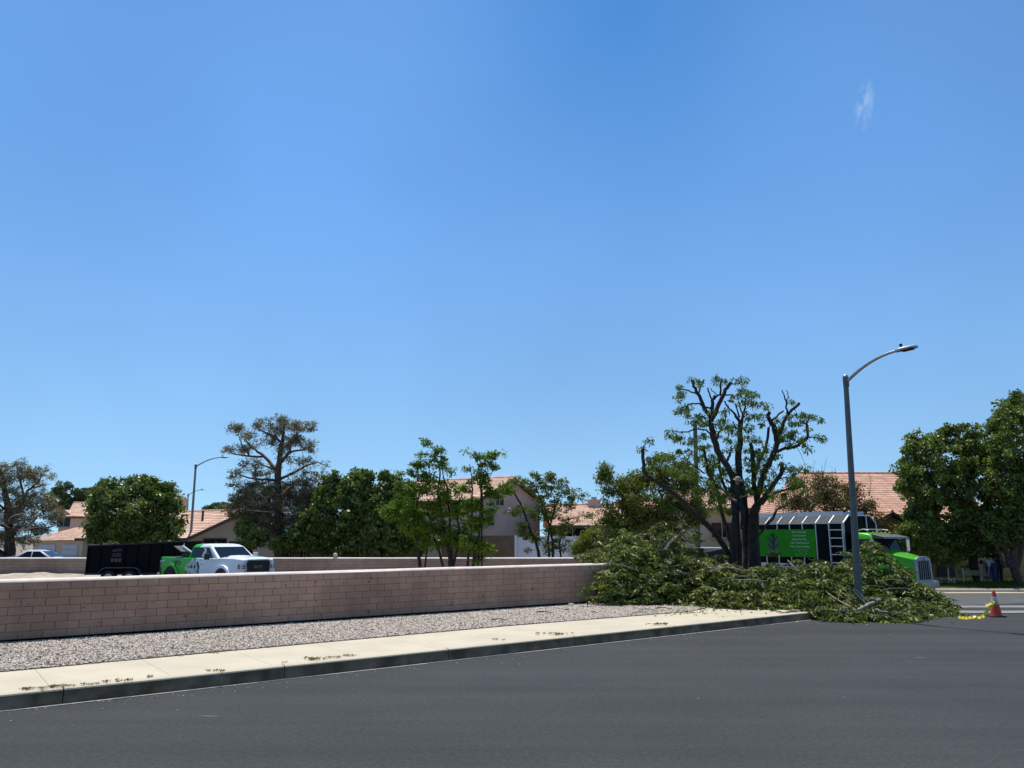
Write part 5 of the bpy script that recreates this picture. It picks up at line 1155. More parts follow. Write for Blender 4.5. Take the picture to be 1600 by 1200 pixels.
# ------------------------------------------------------------------ piles of cut branches
def pile(label, mounds, n, per, sticks, loc, lm=LM_PILE, ls=0.18, wd=0.044, cat='brush pile'):
    """mounds: (x, y, rx, ry, h) ; leafy boughs heaped up"""
    t = thing('brush_pile', label, cat, loc)
    wts = np.array([m_[2]*m_[3] for m_ in mounds]); wts = wts/wts.sum(); cl = []
    for i in range(n):
        x, y, rx, ry, h = mounds[int(RNG.choice(len(mounds), p=wts))]
        a = RNG.random()*6.283; r_ = math.sqrt(RNG.random()); px, py = x+rx*r_*math.cos(a), y+ry*r_*math.sin(a)
        prof = max(0.08, (1-r_**2.2))*h
        g0 = T(px, py)+(CURB if sd_of((px, py))[1] > 0.1 and px < 11.5 else 0.0)
        z = g0+0.06+prof*(0.15+0.85*RNG.random()**0.6)
        cl.append((px, py, z))
    cl = np.array(cl)
    sprays = []; dirs = []; tones = []
    bm_ = MB()
    for c in cl:
        # a leafy shoot: whorls of long leaves hanging from a short arching twig
        a = RNG.random()*6.283; el = RNG.normal()*0.35+0.25
        d = np.array([math.cos(a)*math.cos(el), math.sin(a)*math.cos(el), math.sin(el)]); L = 0.30+0.35*RNG.random()
        tone = RNG.random()**1.5
        p0 = c-d*L*0.5; nw = 3
        for w_ in range(nw):
            q0 = p0+d*L*(0.35+0.65*w_/(nw-1)); q0 = q0+np.array([0, 0, -0.2*L*(w_/(nw-1))**2]); ph0 = RNG.random()*6.28; kk = max(3, per//nw)
            for k in range(kk):
                ph_ = ph0+6.283*k/kk+RNG.normal()*0.2; out = np.array([math.cos(ph_), math.sin(ph_), -0.15-0.85*RNG.random()]); out /= np.linalg.norm(out)
                sprays.append(q0+out*ls*0.5+RNG.normal(size=3)*0.012); dirs.append(out); tones.append(tone)
        if RNG.random() < 0.35:
            bm_.tube([Vector(p0), Vector(c), Vector(p0+d*L+np.array([0, 0, -0.2*L]))], [0.010, 0.007, 0.003], n=4)
    for (p, q, r_) in sticks: 
        mid = [Vector(p).lerp(Vector(q), k/5)+Vector((random.gauss(0, .04), random.gauss(0, .04), .10*math.sin(math.pi*k/5))) for k in range(6)]
        sm_ = MB(); sm_.tube(mid, [r_*(1-0.12*k) for k in range(6)], n=6); sm_.build('branch', M['bark_pale'], t, world=True, smooth_deg=60, fix=False)
    bm_.build('twigs', M['bark_pale'], t, world=True, smooth_deg=60, fix=False)
    C = np.array(sprays)
    gz_ = np.array([T(c[0], c[1]) for c in C]); C[:, 2] = np.maximum(C[:, 2], gz_+0.03)
    leaves('foliage', C, np.array(dirs), ls, wd, lm, t, base_rnd=np.array(tones)); return t
def gp(u, v, z=0.0): p = G(u, v, z); return p.x, p.y
def rs(n, x0, x1, y0, y1, z0, z1, r=0.018):
    out = []
    for _ in range(n):
        p = Vector((random.uniform(x0, x1), random.uniform(y0, y1), random.uniform(z0, z1))); a = random.uniform(-.6, .6)+random.choice((0, math.pi)); L = random.uniform(.8, 2.0)
        out.append((p, p+Vector((math.cos(a)*L, math.sin(a)*L*.6, random.uniform(-.35, .35))), r*random.uniform(.6, 1.5)))
    return out
def mnd(u, Y, rx, ry, h): return (ray(u, 838).x/ray(u, 838).y*Y, Y, rx, ry, h)
pile('leafy heap of cut boughs against the right end of the near block wall',
     [mnd(985, 24.7, 1.5, 1.5, 2.1), mnd(1040, 25.2, 1.6, 1.7, 2.15), mnd(955, 25.8, 1.3, 1.2, 1.7), mnd(1085, 24.4, 1.4, 1.5, 1.45), mnd(1020, 23.9, 1.5, 0.9, 1.0), mnd(1072, 26.2, 1.0, 1.0, 2.45), mnd(1035, 26.6, 0.9, 0.9, 2.75), mnd(990, 26.5, 1.1, 1.1, 2.5), mnd(945, 26.6, 0.9, 0.9, 2.2), mnd(915, 26.8, 0.6, 0.6, 1.7), mnd(958, 24.0, 0.8, 0.8, 1.35), mnd(946, 23.3, 0.45, 0.5, 1.25)], 1500, 28,
     rs(5, 3.4, 6.2, 23.6, 25, .5, 1.3), (4.4, 24.6, CURB))
pile('long low heap of cut boughs in front of the lopped trunk and the truck',
     [mnd(1130, 24.4, 1.5, 1.9, 1.15), mnd(1185, 24.6, 1.5, 2.3, 1.15), mnd(1235, 24.2, 1.5, 2.5, 1.25), mnd(1285, 24.0, 1.5, 2.6, 1.25), mnd(1160, 22.9, 1.4, 0.9, 0.6), mnd(1250, 22.6, 1.6, 1.3, 0.7), mnd(1215, 25.2, 0.7, 0.8, 1.6), mnd(1120, 25.0, 0.8, 0.8, 1.5), mnd(1320, 25.0, 0.6, 0.8, 1.55)], 1050, 30,
     rs(9, 6.4, 10.0, 22.4, 24.6, .3, 1.0), (8.0, 24.2, CURB))
pile('heap of cut boughs spilling onto the road around the foot of the street lamp',
     [mnd(1362, 25.0, 1.25, 1.7, 1.95), mnd(1392, 24.6, 1.1, 1.7, 1.3), mnd(1335, 24.6, 1.0, 1.5, 1.35), mnd(1415, 24.2, 0.9, 1.6, 0.85), mnd(1380, 22.6, 0.9, 1.1, 0.55), mnd(1345, 21.3, 1.2, 0.55, 0.20), mnd(1395, 21.7, 0.9, 0.7, 0.28), mnd(1305, 22.4, 0.9, 1.1, 0.6), mnd(1300, 21.5, 0.8, 0.6, 0.3), mnd(1428, 23.3, 0.8, 0.9, 0.42), mnd(1448, 22.9, 0.6, 0.5, 0.22), mnd(1325, 23.2, 0.55, 0.8, 0.7)], 1050, 30,
     rs(7, 10.6, 11.9, 23, 24.6, .3, .9), (11.2, 23.6, 0.0))
# single cut branches lying on the heaps
def cut_branch(label, pts, r0, r1, Yf, twigs=5, leaf=0):
    base = pts[0]; t = thing('cut_branch', label, 'branch', base, group='cut branches lying on the heap')
    n = len(pts); a2, b2 = smooth_path(pts, [r0+(r1-r0)*k/(n-1) for k in range(n)], 4, 0.008)
    mb = MB(); mb.tube(a2, b2, n=8)
    for _ in range(twigs):
        k = random.randint(2, len(a2)-2); d = Vector((random.gauss(0, .35), random.gauss(0, .2), random.uniform(.0, .4))); mb.tube([a2[k], a2[k]+d*.5, a2[k]+d+Vector((0, 0, .03))], [b2[k]*.5, b2[k]*.35, .004], n=5)
    mb.build('limb', M['bark_pale'], t, world=True, smooth_deg=60, fix=False)
    mb = MB(); d = (a2[0]-a2[1]).normalized(); mb.tube([a2[0]+d*.001, a2[0]+d*.004], [b2[0]*.95]*2, n=8); mb.build('cut_face', M['cutwood'], t, world=True)
    if leaf:
        cs = [tuple(a2[k]+Vector((random.gauss(0, .15), random.gauss(0, .15), random.uniform(0, .15)))) for k in np.random.randint(len(a2)//2, len(a2), leaf)]
        C, D, tone = clump_leaves(cs, 18, 0.16, 0.4); leaves('foliage', C, D, .14, .04, LM_PILE, t, base_rnd=tone)
def gq(u, v, Y): return W(u, v, Y)
cut_branch('curved bare branch sweeping along the front foot of the heap below the lamp', [gq(1374, 938, 21.9), gq(1356, 946, 21.4), gq(1340, 953, 21.1), gq(1315, 955, 21.2), gq(1285, 951, 21.8), gq(1262, 948, 22.4)], .055, .018, 22, 6, 6)
cut_branch('straight pale branch slanting down the heap left of the lamp post', [gq(1329, 949, 21.5), gq(1310, 938, 21.9), gq(1290, 925, 22.4), gq(1277, 914, 22.8)], .028, .014, 22, 4)
cut_branch('thin pale stick poking up in front of the green sign panel', [gq(1246, 893, 22.5), gq(1238, 884, 22.6), gq(1231, 875, 22.8)], .026, .012, 22, 2)
cut_branch('low forked branch lying across the road edge right of the lamp post', [gq(1368, 953, 21.4), gq(1388, 957, 21.2), gq(1408, 955, 21.4), gq(1425, 948, 22.0)], .03, .014, 22, 5, 4)
cut_branch('cut bough with a pale broken end sticking out of the left heap', [gq(1040, 858, 24.0), gq(1046, 850, 24.0), gq(1052, 843, 24.2), gq(1058, 838, 24.6)], .045, .03, 24, 3)
cut_branch('grey bare limb lying on the heap in front of the lopped trunk', [gq(1110, 893, 22.9), gq(1125, 888, 23), gq(1145, 887, 23.1), gq(1160, 892, 23.1)], .03, .016, 23, 4)

# ------------------------------------------------------------------ vehicles (local axes: x forward, y left, z up)
def ring6(x, wl, zl, wm, zm, wt, zt, zc=0.0):
    """body section: sill, widest, shoulder, crowned top"""
    return [Vector(p) for p in ((x, -wl, zl), (x, -wm*0.995, (zl+zm)/2), (x, -wm, zm), (x, -wt, zt), (x, -wt*0.55, zt+zc*0.8), (x, 0, zt+zc), (x, wt*0.55, zt+zc*0.8), (x, wt, zt), (x, wm, zm), (x, wm*0.995, (zl+zm)/2), (x, wl, zl))]
def wheel(parent, x, y, r, w_, side_, rimm=None):
    o = MB(); prof = [(-w_/2, r*0.62), (-w_/2, r*0.93), (-w_/2+0.03, r), (w_/2-0.03, r), (w_/2, r*0.93), (w_/2, r*0.62)]
    n = 28; secs = [[Vector((x+math.cos(2*math.pi*k/n)*q[1], y+q[0], r+math.sin(2*math.pi*k/n)*q[1])) for q in prof] for k in range(n)]
    vs = [p for s_ in secs for p in s_]; m_ = len(prof)
    o.add(vs, [(i*m_+k, i*m_+(k+1) % m_, ((i+1) % n)*m_+(k+1) % m_, ((i+1) % n)*m_+k) for i in range(n) for k in range(m_)])
    wh = o.build('wheel', M['rubber'], parent, smooth_deg=35)
    h = MB(); yo = y+side_*(w_/2-0.03)
    h.tube([(x, y-side_*w_*0.3, r), (x, yo, r)], [r*0.64, r*0.62], 24)
    for k in range(8):
        a = 2*math.pi*k/8; h.beam((x, yo+side_*0.012, r), (x+math.cos(a)*r*0.56, yo+side_*0.004, r+math.sin(a)*r*0.56), 0.06, 0.03, up=Vector((0, 1, 0)))
    h.tube([(x, yo, r), (x, yo+side_*0.04, r)], [r*0.2, r*0.16], 12)
    h.build('rim', rimm or M['alu'], wh, smooth_deg=35); return wh
def text_mesh(name, body, size, m, parent, origin, xdir, zdir, align='LEFT', depth=0.004):
    c = bpy.data.curves.new('t', 'FONT'); c.body = body; c.size = size; c.align_x = align; c.extrude = depth
    o = bpy.data.objects.new('t', c); me = bpy.data.meshes.new_from_object(o); bpy.data.objects.remove(o)
    xd = Vector(xdir).normalized(); zd = Vector(zdir).normalized(); yd = xd.cross(zd)*-1
    mt = Matrix((xd, zd, -yd)).transposed().to_4x4(); mt.translation = Vector(origin)
    me.transform(mt); me.materials.clear(); me.materials.append(m); me.name = name
    ob = bpy.data.objects.new(name, me); link(ob, parent); return ob
def panel(mb, pts, nrm, t_=0.006):
    nrm = Vector(nrm).normalized()*t_; P_ = [Vector(p)+nrm for p in pts]; Q = [Vector(p)-nrm*0.2 for p in pts]; n = len(pts)
    mb.add(P_+Q, [tuple(range(n))]+[(k, (k+1) % n, n+(k+1) % n, n+k) for k in range(n)])

# --- green chip truck
trz = T(16.5, 33)
th = R(58)
truck = thing('chip_truck', 'bright green work truck with high black chip box and ladder beyond the heap', 'truck', (17.02, 32.6, trz), -th)
Bp = M['green_paint']
mb = MB()
mb.loft([ring6(-0.10, 0.50, 0.78, 0.56, 1.20, 0.47, 1.60, .03), ring6(-0.30, 0.60, 0.76, 0.66, 1.22, 0.56, 1.66, .045), ring6(-0.9, 0.80, 0.78, 0.84, 1.25, 0.72, 1.80, .06), ring6(-1.5, 0.94, 0.8, 0.98, 1.3, 0.86, 1.93, .07)])
mb.build('hood', Bp, truck, smooth_deg=38, bevel=0.03)
for sy in (-1, 1):
    fm = MB(); secs = []
    for k in range(11):
        a = R(-8+k*19.6); x = -1.05+0.72*math.cos(a); z = 0.52+0.66*math.sin(a)
        if k == 0: z -= 0.05
        w0 = 0.70*sy; w1 = 1.13*sy; ri = 0.93
        xi = -1.05+0.72*ri*math.cos(a); zi = 0.52+0.66*ri*math.sin(a)
        secs.append([Vector((x, w0, z)), Vector((x, w1*0.97, z-0.01)), Vector((x, w1, z-0.07)), Vector((xi, w1*0.99, zi)), Vector((xi, w0, zi))])
    fm.loft(secs); fm.build('fender', Bp, truck, smooth_deg=40)
    hm = MB(); hm.loft([[Vector((-0.28, sy*0.66, 0.98)), Vector((-0.34, sy*1.05, 0.98)), Vector((-0.36, sy*1.05, 1.16)), Vector((-0.30, sy*0.66, 1.18))], [Vector((-0.70, sy*0.70, 0.98)), Vector((-0.75, sy*1.135, 0.98)), Vector((-0.80, sy*1.135, 1.16)), Vector((-0.72, sy*0.70, 1.24))]])
    hm.build('headlight', mat('headlight_lens', (0.55, 0.60, 0.62), 0.08, spec=0.9), truck, smooth_deg=40, bevel=0.02)
    wheel(truck, -1.05, sy*0.95, 0.50, 0.28, sy, M['chrome']); 
    wheel(truck, -5.6, sy*0.92, 0.50, 0.5, sy, M['chrome'])
gr = MB()
for k, (za, wa) in enumerate([(0.74, 0.50), (1.60, 0.46)]): gr.beam((-0.05, -wa, za), (-0.05, wa, za), 0.10, 0.10)
for sy in (-1, 1): gr.beam((-0.05, sy*0.52, 0.72), (-0.07, sy*0.46, 1.62), 0.10, 0.09, up=Vector((1, 0, 0)))
gr.tube([(-0.06, -0.47, 1.60), (-0.06, -0.3, 1.67), (-0.06, 0, 1.69), (-0.06, 0.3, 1.67), (-0.06, 0.47, 1.60)], 0.05, 8)
gs = gr.build('grille_surround', M['galv'], truck, smooth_deg=40, bevel=0.012)
gb = MB(); gb.box((-0.09, 0, 1.17), (0.04, 0.94, 0.84)); gb.build('grille_screen', M['dark'], truck)
for k in range(6): 
    bb_ = MB(); y = -0.38+0.152*k; bb_.beam((-0.045, y, 0.80), (-0.06, y*0.95, 1.56), 0.022, 0.03, up=Vector((1, 0, 0))); bb_.build('grille_bar', M['galv'], gs)
em = MB(); em.tube([(-0.02, 0, 1.60), (0.0, 0, 1.60)], [0.05, 0.05], 14); em.build('hood_emblem', M['dark'], gs)
bm2 = MB(); bm2.loft([[Vector((x, sy, z)) for x, z in ((-0.25, .42), (0.04, .44), (0.07, .55), (0.05, .72), (-0.2, .74))] if abs(sy) < 1.0 else [Vector((x-0.22, sy, z)) for x, z in ((-0.2, .46), (0.04, .48), (0.06, .56), (0.04, .70), (-0.18, .72))] for sy in (-1.14, -0.85, -0.4, 0, 0.4, 0.85, 1.14)])
bm2.build('bumper', M['galv'], truck, smooth_deg=40)
# cab
cb = MB()
cb.loft([[Vector((x, y, z)) for x, y, z in ((-1.45, -0.98, 0.95), (-1.45, 0.98, 0.95), (-2.62, 1.0, 0.95), (-2.62, -1.0, 0.95))],
         [Vector((x, y, z)) for x, y, z in ((-1.42, -0.98, 1.86), (-1.42, 0.98, 1.86), (-2.62, 1.0, 1.86), (-2.62, -1.0, 1.86))],
         [Vector((x, y, z)) for x, y, z in ((-1.66, -0.90, 2.50), (-1.66, 0.90, 2.50), (-2.62, 0.92, 2.52), (-2.62, -0.92, 2.52))],
         [Vector((x, y, z)) for x, y, z in ((-1.86, -0.78, 2.66), (-1.86, 0.78, 2.66), (-2.60, 0.84, 2.72), (-2.60, -0.84, 2.72))]])
cb.build('cab', Bp, truck, smooth_deg=30, bevel=0.05)
g = MB(); panel(g, [(-1.44, -0.86, 1.92), (-1.44, 0.86, 1.92), (-1.64, 0.80, 2.44), (-1.64, -0.80, 2.44)], (0.93, 0, 0.36), 0.012); g.build('windshield', M['glass'], truck)
fr = MB()
for a, b in (((-1.43, -0.9, 1.9), (-1.43, 0.9, 1.9)), ((-1.43, -0.88, 1.9), (-1.64, -0.82, 2.46)), ((-1.43, 0.88, 1.9), (-1.64, 0.82, 2.46)), ((-1.43, 0, 1.9), (-1.64, 0, 2.46))):
    fr.beam(Vector(a)+Vector((.02, 0, .01)), Vector(b)+Vector((.02, 0, .01)), 0.03, 0.03)
fr.build('windshield_seal', M['dark'], truck)
for sy in (-1, 1):
    g = MB(); panel(g, [(-1.56, sy*0.985, 1.90), (-2.42, sy*0.995, 1.90), (-2.42, sy*0.925, 2.42), (-1.74, sy*0.915, 2.42)], (0, sy, 0.12), 0.012); g.build('side_window', M['glass'], truck)
    d = MB(); panel(d, [(-1.52, sy*0.985, 0.98), (-2.48, sy*1.0, 0.98), (-2.48, sy*1.0, 1.84), (-1.52, sy*0.982, 1.84)], (0, sy, 0), 0.010); dd_ = d.build('door', Bp, truck, bevel=0.006)
    hm = MB(); hm.box((-2.36, sy*1.03, 1.66), (0.16, 0.03, 0.05)); hm.build('handle', M['chrome'], dd_)
    mm = MB(); mm.box((-1.42, sy*1.30, 2.15), (0.09, 0.20, 0.52)); mr_o = mm.build('mirror', M['chrome'], truck, bevel=0.03)
    mm = MB(); mm.tube([(-1.60, sy*0.94, 2.42), (-1.45, sy*1.15, 2.46), (-1.42, sy*1.30, 2.42)], 0.015, 8); mm.tube([(-1.5, sy*0.97, 1.85), (-1.45, sy*1.2, 1.83), (-1.42, sy*1.30, 1.9)], 0.015, 8); mm.build('mirror_arm', M['chrome'], mr_o, smooth_deg=60)
vz_ = MB(); vz_.loft([[Vector(p) for p in ((-1.62, y, 2.50), (-1.18+abs(y)*0.12, y, 2.44), (-1.22+abs(y)*0.12, y, 2.51), (-1.66, y, 2.63))] for y in (-0.92, -0.6, -0.2, 0.2, 0.6, 0.92)])
vz_.build('sun_visor', M['steel'], truck, smooth_deg=40)
for k in range(5):
    ml = MB(); ml.ball((-1.78, -0.6+0.3*k, 2.69), (0.07, 0.04, 0.035), 8, 5); ml.build('roof_light', mat('amber_lens', (0.6, 0.25, 0.03), 0.3) if k == 0 else bpy.data.materials['amber_lens'], truck, smooth_deg=70)
hr = MB(); hr.tube([(-2.5, -0.7, 2.76), (-2.2, -0.7, 2.84), (-1.9, -0.7, 2.80)], 0.02, 8); hr.tube([(-2.5, 0.7, 2.76), (-2.2, 0.7, 2.84), (-1.9, 0.7, 2.80)], 0.02, 8); hr.tube([(-2.2, -0.7, 2.84), (-2.2, 0.7, 2.84)], 0.02, 8); hr.build('roof_rack', M['alu'], truck, smooth_deg=60)
# chassis
ch = MB(); ch.box((-4.6, -0.45, 0.85), (7.6, 0.10, 0.22)); ch.box((-4.6, 0.45, 0.85), (7.6, 0.10, 0.22)); ch.box((-4.6, 0, 0.85), (7.2, 0.8, 0.08))
ch.box((-2.2, -0.95, 0.62), (0.9, 0.35, 0.35)); ch.box((-2.2, 0.95, 0.62), (0.9, 0.35, 0.35)); ch.build('chassis', M['dark'], truck)
# chip box
X0, X1, HWB, ZB, ZS, ZT = -2.78, -7.75, 1.18, 1.28, 3.12, 3.46
ib = 0.42
bx = MB(); e_ = 0.03
prof = [(-HWB+e_, ZB), (-HWB+e_, ZS), (-HWB+ib, ZT-0.02), (HWB-ib, ZT-0.02), (HWB-e_, ZS), (HWB-e_, ZB)]
bx.loft([[Vector((x, y, z)) for y, z in prof] for x in (X0-0.03, X1+0.03)]); bx.build('box_body', M['black_paint'], truck)
fm = MB(); nb = 7; bay = (X0-X1)/nb
frm = []
for k in range(nb+1):
    x = X0-bay*k
    for sy in (-1, 1):
        fm.beam((x, sy*HWB, ZB-0.05), (x, sy*HWB, ZS), 0.055, 0.05, up=Vector((1, 0, 0)))
        fm.beam((x, sy*HWB, ZS), (x, sy*(HWB-ib), ZT), 0.055, 0.05, up=Vector((1, 0, 0)))
    fm.beam((x, -(HWB-ib), ZT), (x, HWB-ib, ZT), 0.055, 0.05)
for sy in (-1, 1):
    fm.beam((X0, sy*HWB, ZS), (X1, sy*HWB, ZS), 0.05, 0.05); fm.beam((X0, sy*(HWB-ib), ZT), (X1, sy*(HWB-ib), ZT), 0.06, 0.06)
    fm.beam((X0, sy*HWB, ZB-0.06), (X1, sy*HWB, ZB-0.06), 0.06, 0.17)
for y in (-0.45, 0.45): fm.beam((X0+0.02, y, ZB), (X0+0.02, y, ZT), 0.05, 0.05, up=Vector((1, 0, 0)))
fm.build('box_frame', M['alu'], truck)
mesh_m = mat('slanted_mesh', (0.085, 0.078, 0.075), 0.8, var=0.25, nscale=9, spec=0.2)
for sy in (-1, 1):
    for k in range(nb):
        a = X0-bay*k-0.04; b = X0-bay*(k+1)+0.04; sl_ = MB()
        panel(sl_, [(a, sy*(HWB-0.03), ZS+0.03), (b, sy*(HWB-0.03), ZS+0.03), (b, sy*(HWB-ib+0.02), ZT-0.02), (a, sy*(HWB-ib+0.02), ZT-0.02)], (0, sy*0.62, 0.78), 0.004); sl_.build('slant_panel', mesh_m, truck)
# raised parapet of pale grating on the roof
pp_ = MB()
for sy in (-1, 1):
    y = sy*(HWB-ib-0.02); pp_.beam((X0-0.3, y, ZT+0.10), (X1, y, ZT+0.10), 0.012, 0.13)
    for k in range(24): x = X0-0.3+(X1-X0+0.3)*k/23; pp_.beam((x, y-sy*0.0, ZT+0.03), (x, y, ZT+0.18), 0.03, 0.03, up=Vector((1, 0, 0)))
    pp_.beam((X0-0.3, y, ZT+0.18), (X1, y, ZT+0.18), 0.035, 0.02)
pp_.build('roof_parapet', M['alu'], truck)
# ladder near the front of the near side
for sy in (-1,):
    ld = MB(); xa = X0-0.02; xb = X0-bay+0.02; y = sy*(HWB+0.06)
    for x in (xa, xb): ld.beam((x, y, ZB-0.10), (x, y, ZS-0.02), 0.05, 0.05, up=Vector((1, 0, 0)))
    for k in range(5): z = ZB+0.12+k*0.355; ld.beam((xa, y, z), (xb, y, z), 0.045, 0.045)
    ld.build('ladder', M['alu'], truck)
# green sign panel
yS = -(HWB+0.035); xs0 = X0-3*bay-0.05+bay*0.0; xs1 = X0-7*bay+0.2
xs0 = X0-2*bay-0.04
sg_ = MB(); sg_.box(((xs0+xs1)/2, yS, (1.60+2.86)/2), (xs0-xs1, 0.03, 1.26)); sg_ob = sg_.build('sign_panel', M['green_vinyl'], truck)
sx = -1.0      # reading direction on the near side runs from rear to front: +x
words = ['Tree Trimming', 'Tree Removal', 'Stump Grinding', 'Palm Tree Removal', 'Palm Tree Trimming']
for k, wd_ in enumerate(words):
    text_mesh('lettering', wd_, 0.125, M['white_ink'], sg_ob, (xs0-0.85, yS-0.02, 2.70-k*0.165), (1, 0, 0), (0, 0, 1), 'CENTER')
ix = MB()
for r_ in range(5):
    for k in range(9):
        if random.random() < 0.8: ix.box((xs0-1.22+k*0.09, yS-0.018, 1.93-r_*0.058), (random.uniform(.03, .075), 0.006, 0.035))
ix.build('small_print', M['grey_ink'], sg_ob)
# drawing of a gnarled tree with roots
dg = MB(); cx = xs0-2.35; yq = yS-0.019
def flat(mb, pts, yo=0.0): 
    P_ = [Vector((cx+p[0], yq-yo, p[1])) for p in pts]; n = len(P_); mb.add(P_+[q+Vector((0, 0.006, 0)) for q in P_], [tuple(range(n))]+[(k, (k+1) % n, n+(k+1) % n, n+k) for k in range(n)])
bgd = MB(); flat(bgd, [(0.36*math.cos(a)*(1+.12*math.sin(5*a)), 2.12+0.42*math.sin(a)*(1+.10*math.cos(7*a))-0.05) for a in [2*math.pi*k/26 for k in range(26)]]); bgd.build('drawing_ground', mat('dull_green_ink', (.04, .16, .05), .6), sg_ob)
for (w0, pts) in ((0.09, [(0, 1.72), (-.02, 1.95), (0.03, 2.15), (0, 2.3)]), (0.05, [(0, 2.15), (-.15, 2.35), (-.28, 2.5), (-.36, 2.52)]), (0.05, [(0.02, 2.2), (.14, 2.4), (.24, 2.55)]), (0.04, [(0, 2.3), (-.04, 2.5), (-.10, 2.68)]), (0.04, [(0.02, 2.25), (.07, 2.5), (.05, 2.7)]),
                  (0.05, [(0, 1.80), (-.2, 1.72), (-.33, 1.76)]), (0.05, [(0, 1.80), (.2, 1.70), (.34, 1.78)]), (0.045, [(-.02, 2.0), (-.2, 2.06), (-.32, 2.18)]), (0.045, [(.03, 2.02), (.2, 2.1), (.34, 2.2)]), (0.09, [(-.12, 2.55), (-.02, 2.62), (.12, 2.56)])):
    for a, b in zip(pts, pts[1:]): dg.beam((cx+a[0], yq-0.006, a[1]), (cx+b[0], yq-0.006, b[1]), 0.012, w0, up=Vector((0, 1, 0)).cross(Vector((b[0]-a[0], 0, b[1]-a[1]))))
dg.build('tree_drawing', M['black_ink'], sg_ob)

# --- orange chipper behind the truck, glimpsed through the trunk
chip = thing('wood_chipper', 'orange wood chipper with dark hood behind the truck, glimpsed left of the lopped trunk', 'chipper', (W(1112, 865, 36).x, 36.0, T(8, 36)), R(-35))
mb = MB(); mb.loft([[Vector(p) for p in ((x, -w_, 0.75), (x, w_, 0.75), (x, w_*.9, zt_), (x, -w_*.9, zt_))] for x, w_, zt_ in ((-1.3, .55, 1.25), (-0.5, .6, 1.45), (0.4, .6, 1.45), (0.9, .5, 1.2))]); mb.build('body', mat('orange_paint', (0.62, 0.20, 0.03), 0.4), chip, bevel=0.03)
mb = MB(); mb.loft([[Vector(p) for p in ((x, -w_, z0), (x, w_, z0), (x, w_, z1), (x, -w_, z1))] for x, w_, z0, z1 in ((-0.4, .5, 1.47, 1.75), (0.5, .5, 1.47, 1.95), (0.9, .4, 1.5, 1.9))]); mb.build('hood', M['dark'], chip, bevel=0.02)
mb = MB(); mb.box((0.2, 0, 2.0), (1.6, 0.9, 0.06)); mb.build('cover', M['vinyl'], chip)
for sy in (-1, 1): wheel(chip, 0.0, sy*0.75, 0.38, 0.2, sy)
mb = MB(); mb.beam((1.0, 0, .6), (2.3, 0, .55), .12, .12); mb.build('tow_bar', M['dark'], chip)

# --- pickup
ph = R(36)
pz = T(-13, 34)
pick = thing('pickup_truck', 'white and lime green crew cab pickup with a cartoon wrap, hitched before the black trailer', 'pickup', (-10.62, 33.0, pz), -ph)
def wrap_mat():
    m = mat('wrap_paint', (0.72, 0.75, 0.78), 0.35, coat=0.15, spec=0.3)
    nt = m.node_tree; N = nt.nodes; L = nt.links; p = N['Principled BSDF']; tcn = N.new('ShaderNodeTexCoord'); sp_ = N.new('ShaderNodeSeparateXYZ'); L.new(tcn.outputs['Object'], sp_.inputs[0])
    nz = N.new('ShaderNodeTexNoise'); nz.inputs['Scale'].default_value = 2.2; nz.inputs['Detail'].default_value = 3; L.new(tcn.outputs['Object'], nz.inputs['Vector'])
    ad = N.new('ShaderNodeMath'); ad.operation = 'MULTIPLY_ADD'; ad.inputs[1].default_value = 0.9; L.new(nz.outputs['Fac'], ad.inputs[0]); L.new(sp_.outputs['X'], ad.inputs[2])
    rp = N.new('ShaderNodeValToRGB'); rp.color_ramp.interpolation = 'CONSTANT'
    mr_ = N.new('ShaderNodeMapRange'); mr_.inputs[1].default_value = -6.4; mr_.inputs[2].default_value = 0.6; L.new(ad.outputs[0], mr_.inputs[0]); L.new(mr_.outputs[0], rp.inputs[0])
    e = rp.color_ramp.elements; e[0].position = 0; e[0].color = (0.008, 0.009, 0.012, 1); e[1].position = 0.175; e[1].color = (0.030, 0.42, 0.006, 1)
    k = e.new(0.545); k.color = (0.72, 0.75, 0.78, 1)
    L.new(rp.outputs[0], p.inputs['Base Color']); return m
WM = wrap_mat()
mb = MB()
mb.loft([ring6(-0.02, .70, .62, .82, .96, .72, 1.33, .03), ring6(-0.12, .90, .58, .95, .98, .85, 1.37, .04), ring6(-0.45, .96, .56, 1.0, 1.0, .90, 1.40, .06), ring6(-1.35, .98, .52, 1.02, 1.0, .94, 1.40, .07),
         ring6(-1.6, .99, .5, 1.02, 1.0, .97, 1.38, .04), ring6(-3.65, .99, .5, 1.02, 1.0, .98, 1.38, .01), ring6(-3.68, .99, .52, 1.02, 1.0, .97, 1.37, 0.0), ring6(-5.75, .97, .56, 1.01, 1.0, .97, 1.40, 0.0), ring6(-5.82, .9, .6, .96, 1.0, .92, 1.38, 0)])
mb.build('body', WM, pick, smooth_deg=40, bevel=0.02)
mb = MB(); mb.loft([ring6(-0.35, .40, 1.36, .60, 1.40, .52, 1.43, .05), ring6(-1.40, .40, 1.38, .70, 1.42, .64, 1.46, .05)]); mb.build('hood_bulge', WM, pick, smooth_deg=40, bevel=0.015)
bd_ = MB(); bd_.box((-4.75, 0, 1.392), (1.95, 1.66, 0.02)); bd_.build('bed_well', M['dark'], pick)
mb = MB()
def crng(z, x0, x1, w0, w1): return [Vector((x0, -w0, z)), Vector((x0, w0, z)), Vector((x1, w1, z)), Vector((x1, -w1, z))]
mb.loft([crng(1.33, -1.36, -3.62, .93, .95), crng(1.36, -1.42, -3.62, .93, .95), crng(1.86, -2.16, -3.50, .80, .82), crng(1.95, -2.38, -3.44, .70, .72), crng(1.985, -2.6, -3.3, .5, .5)])
mb.build('cab', WM, pick, smooth_deg=40, bevel=0.03)
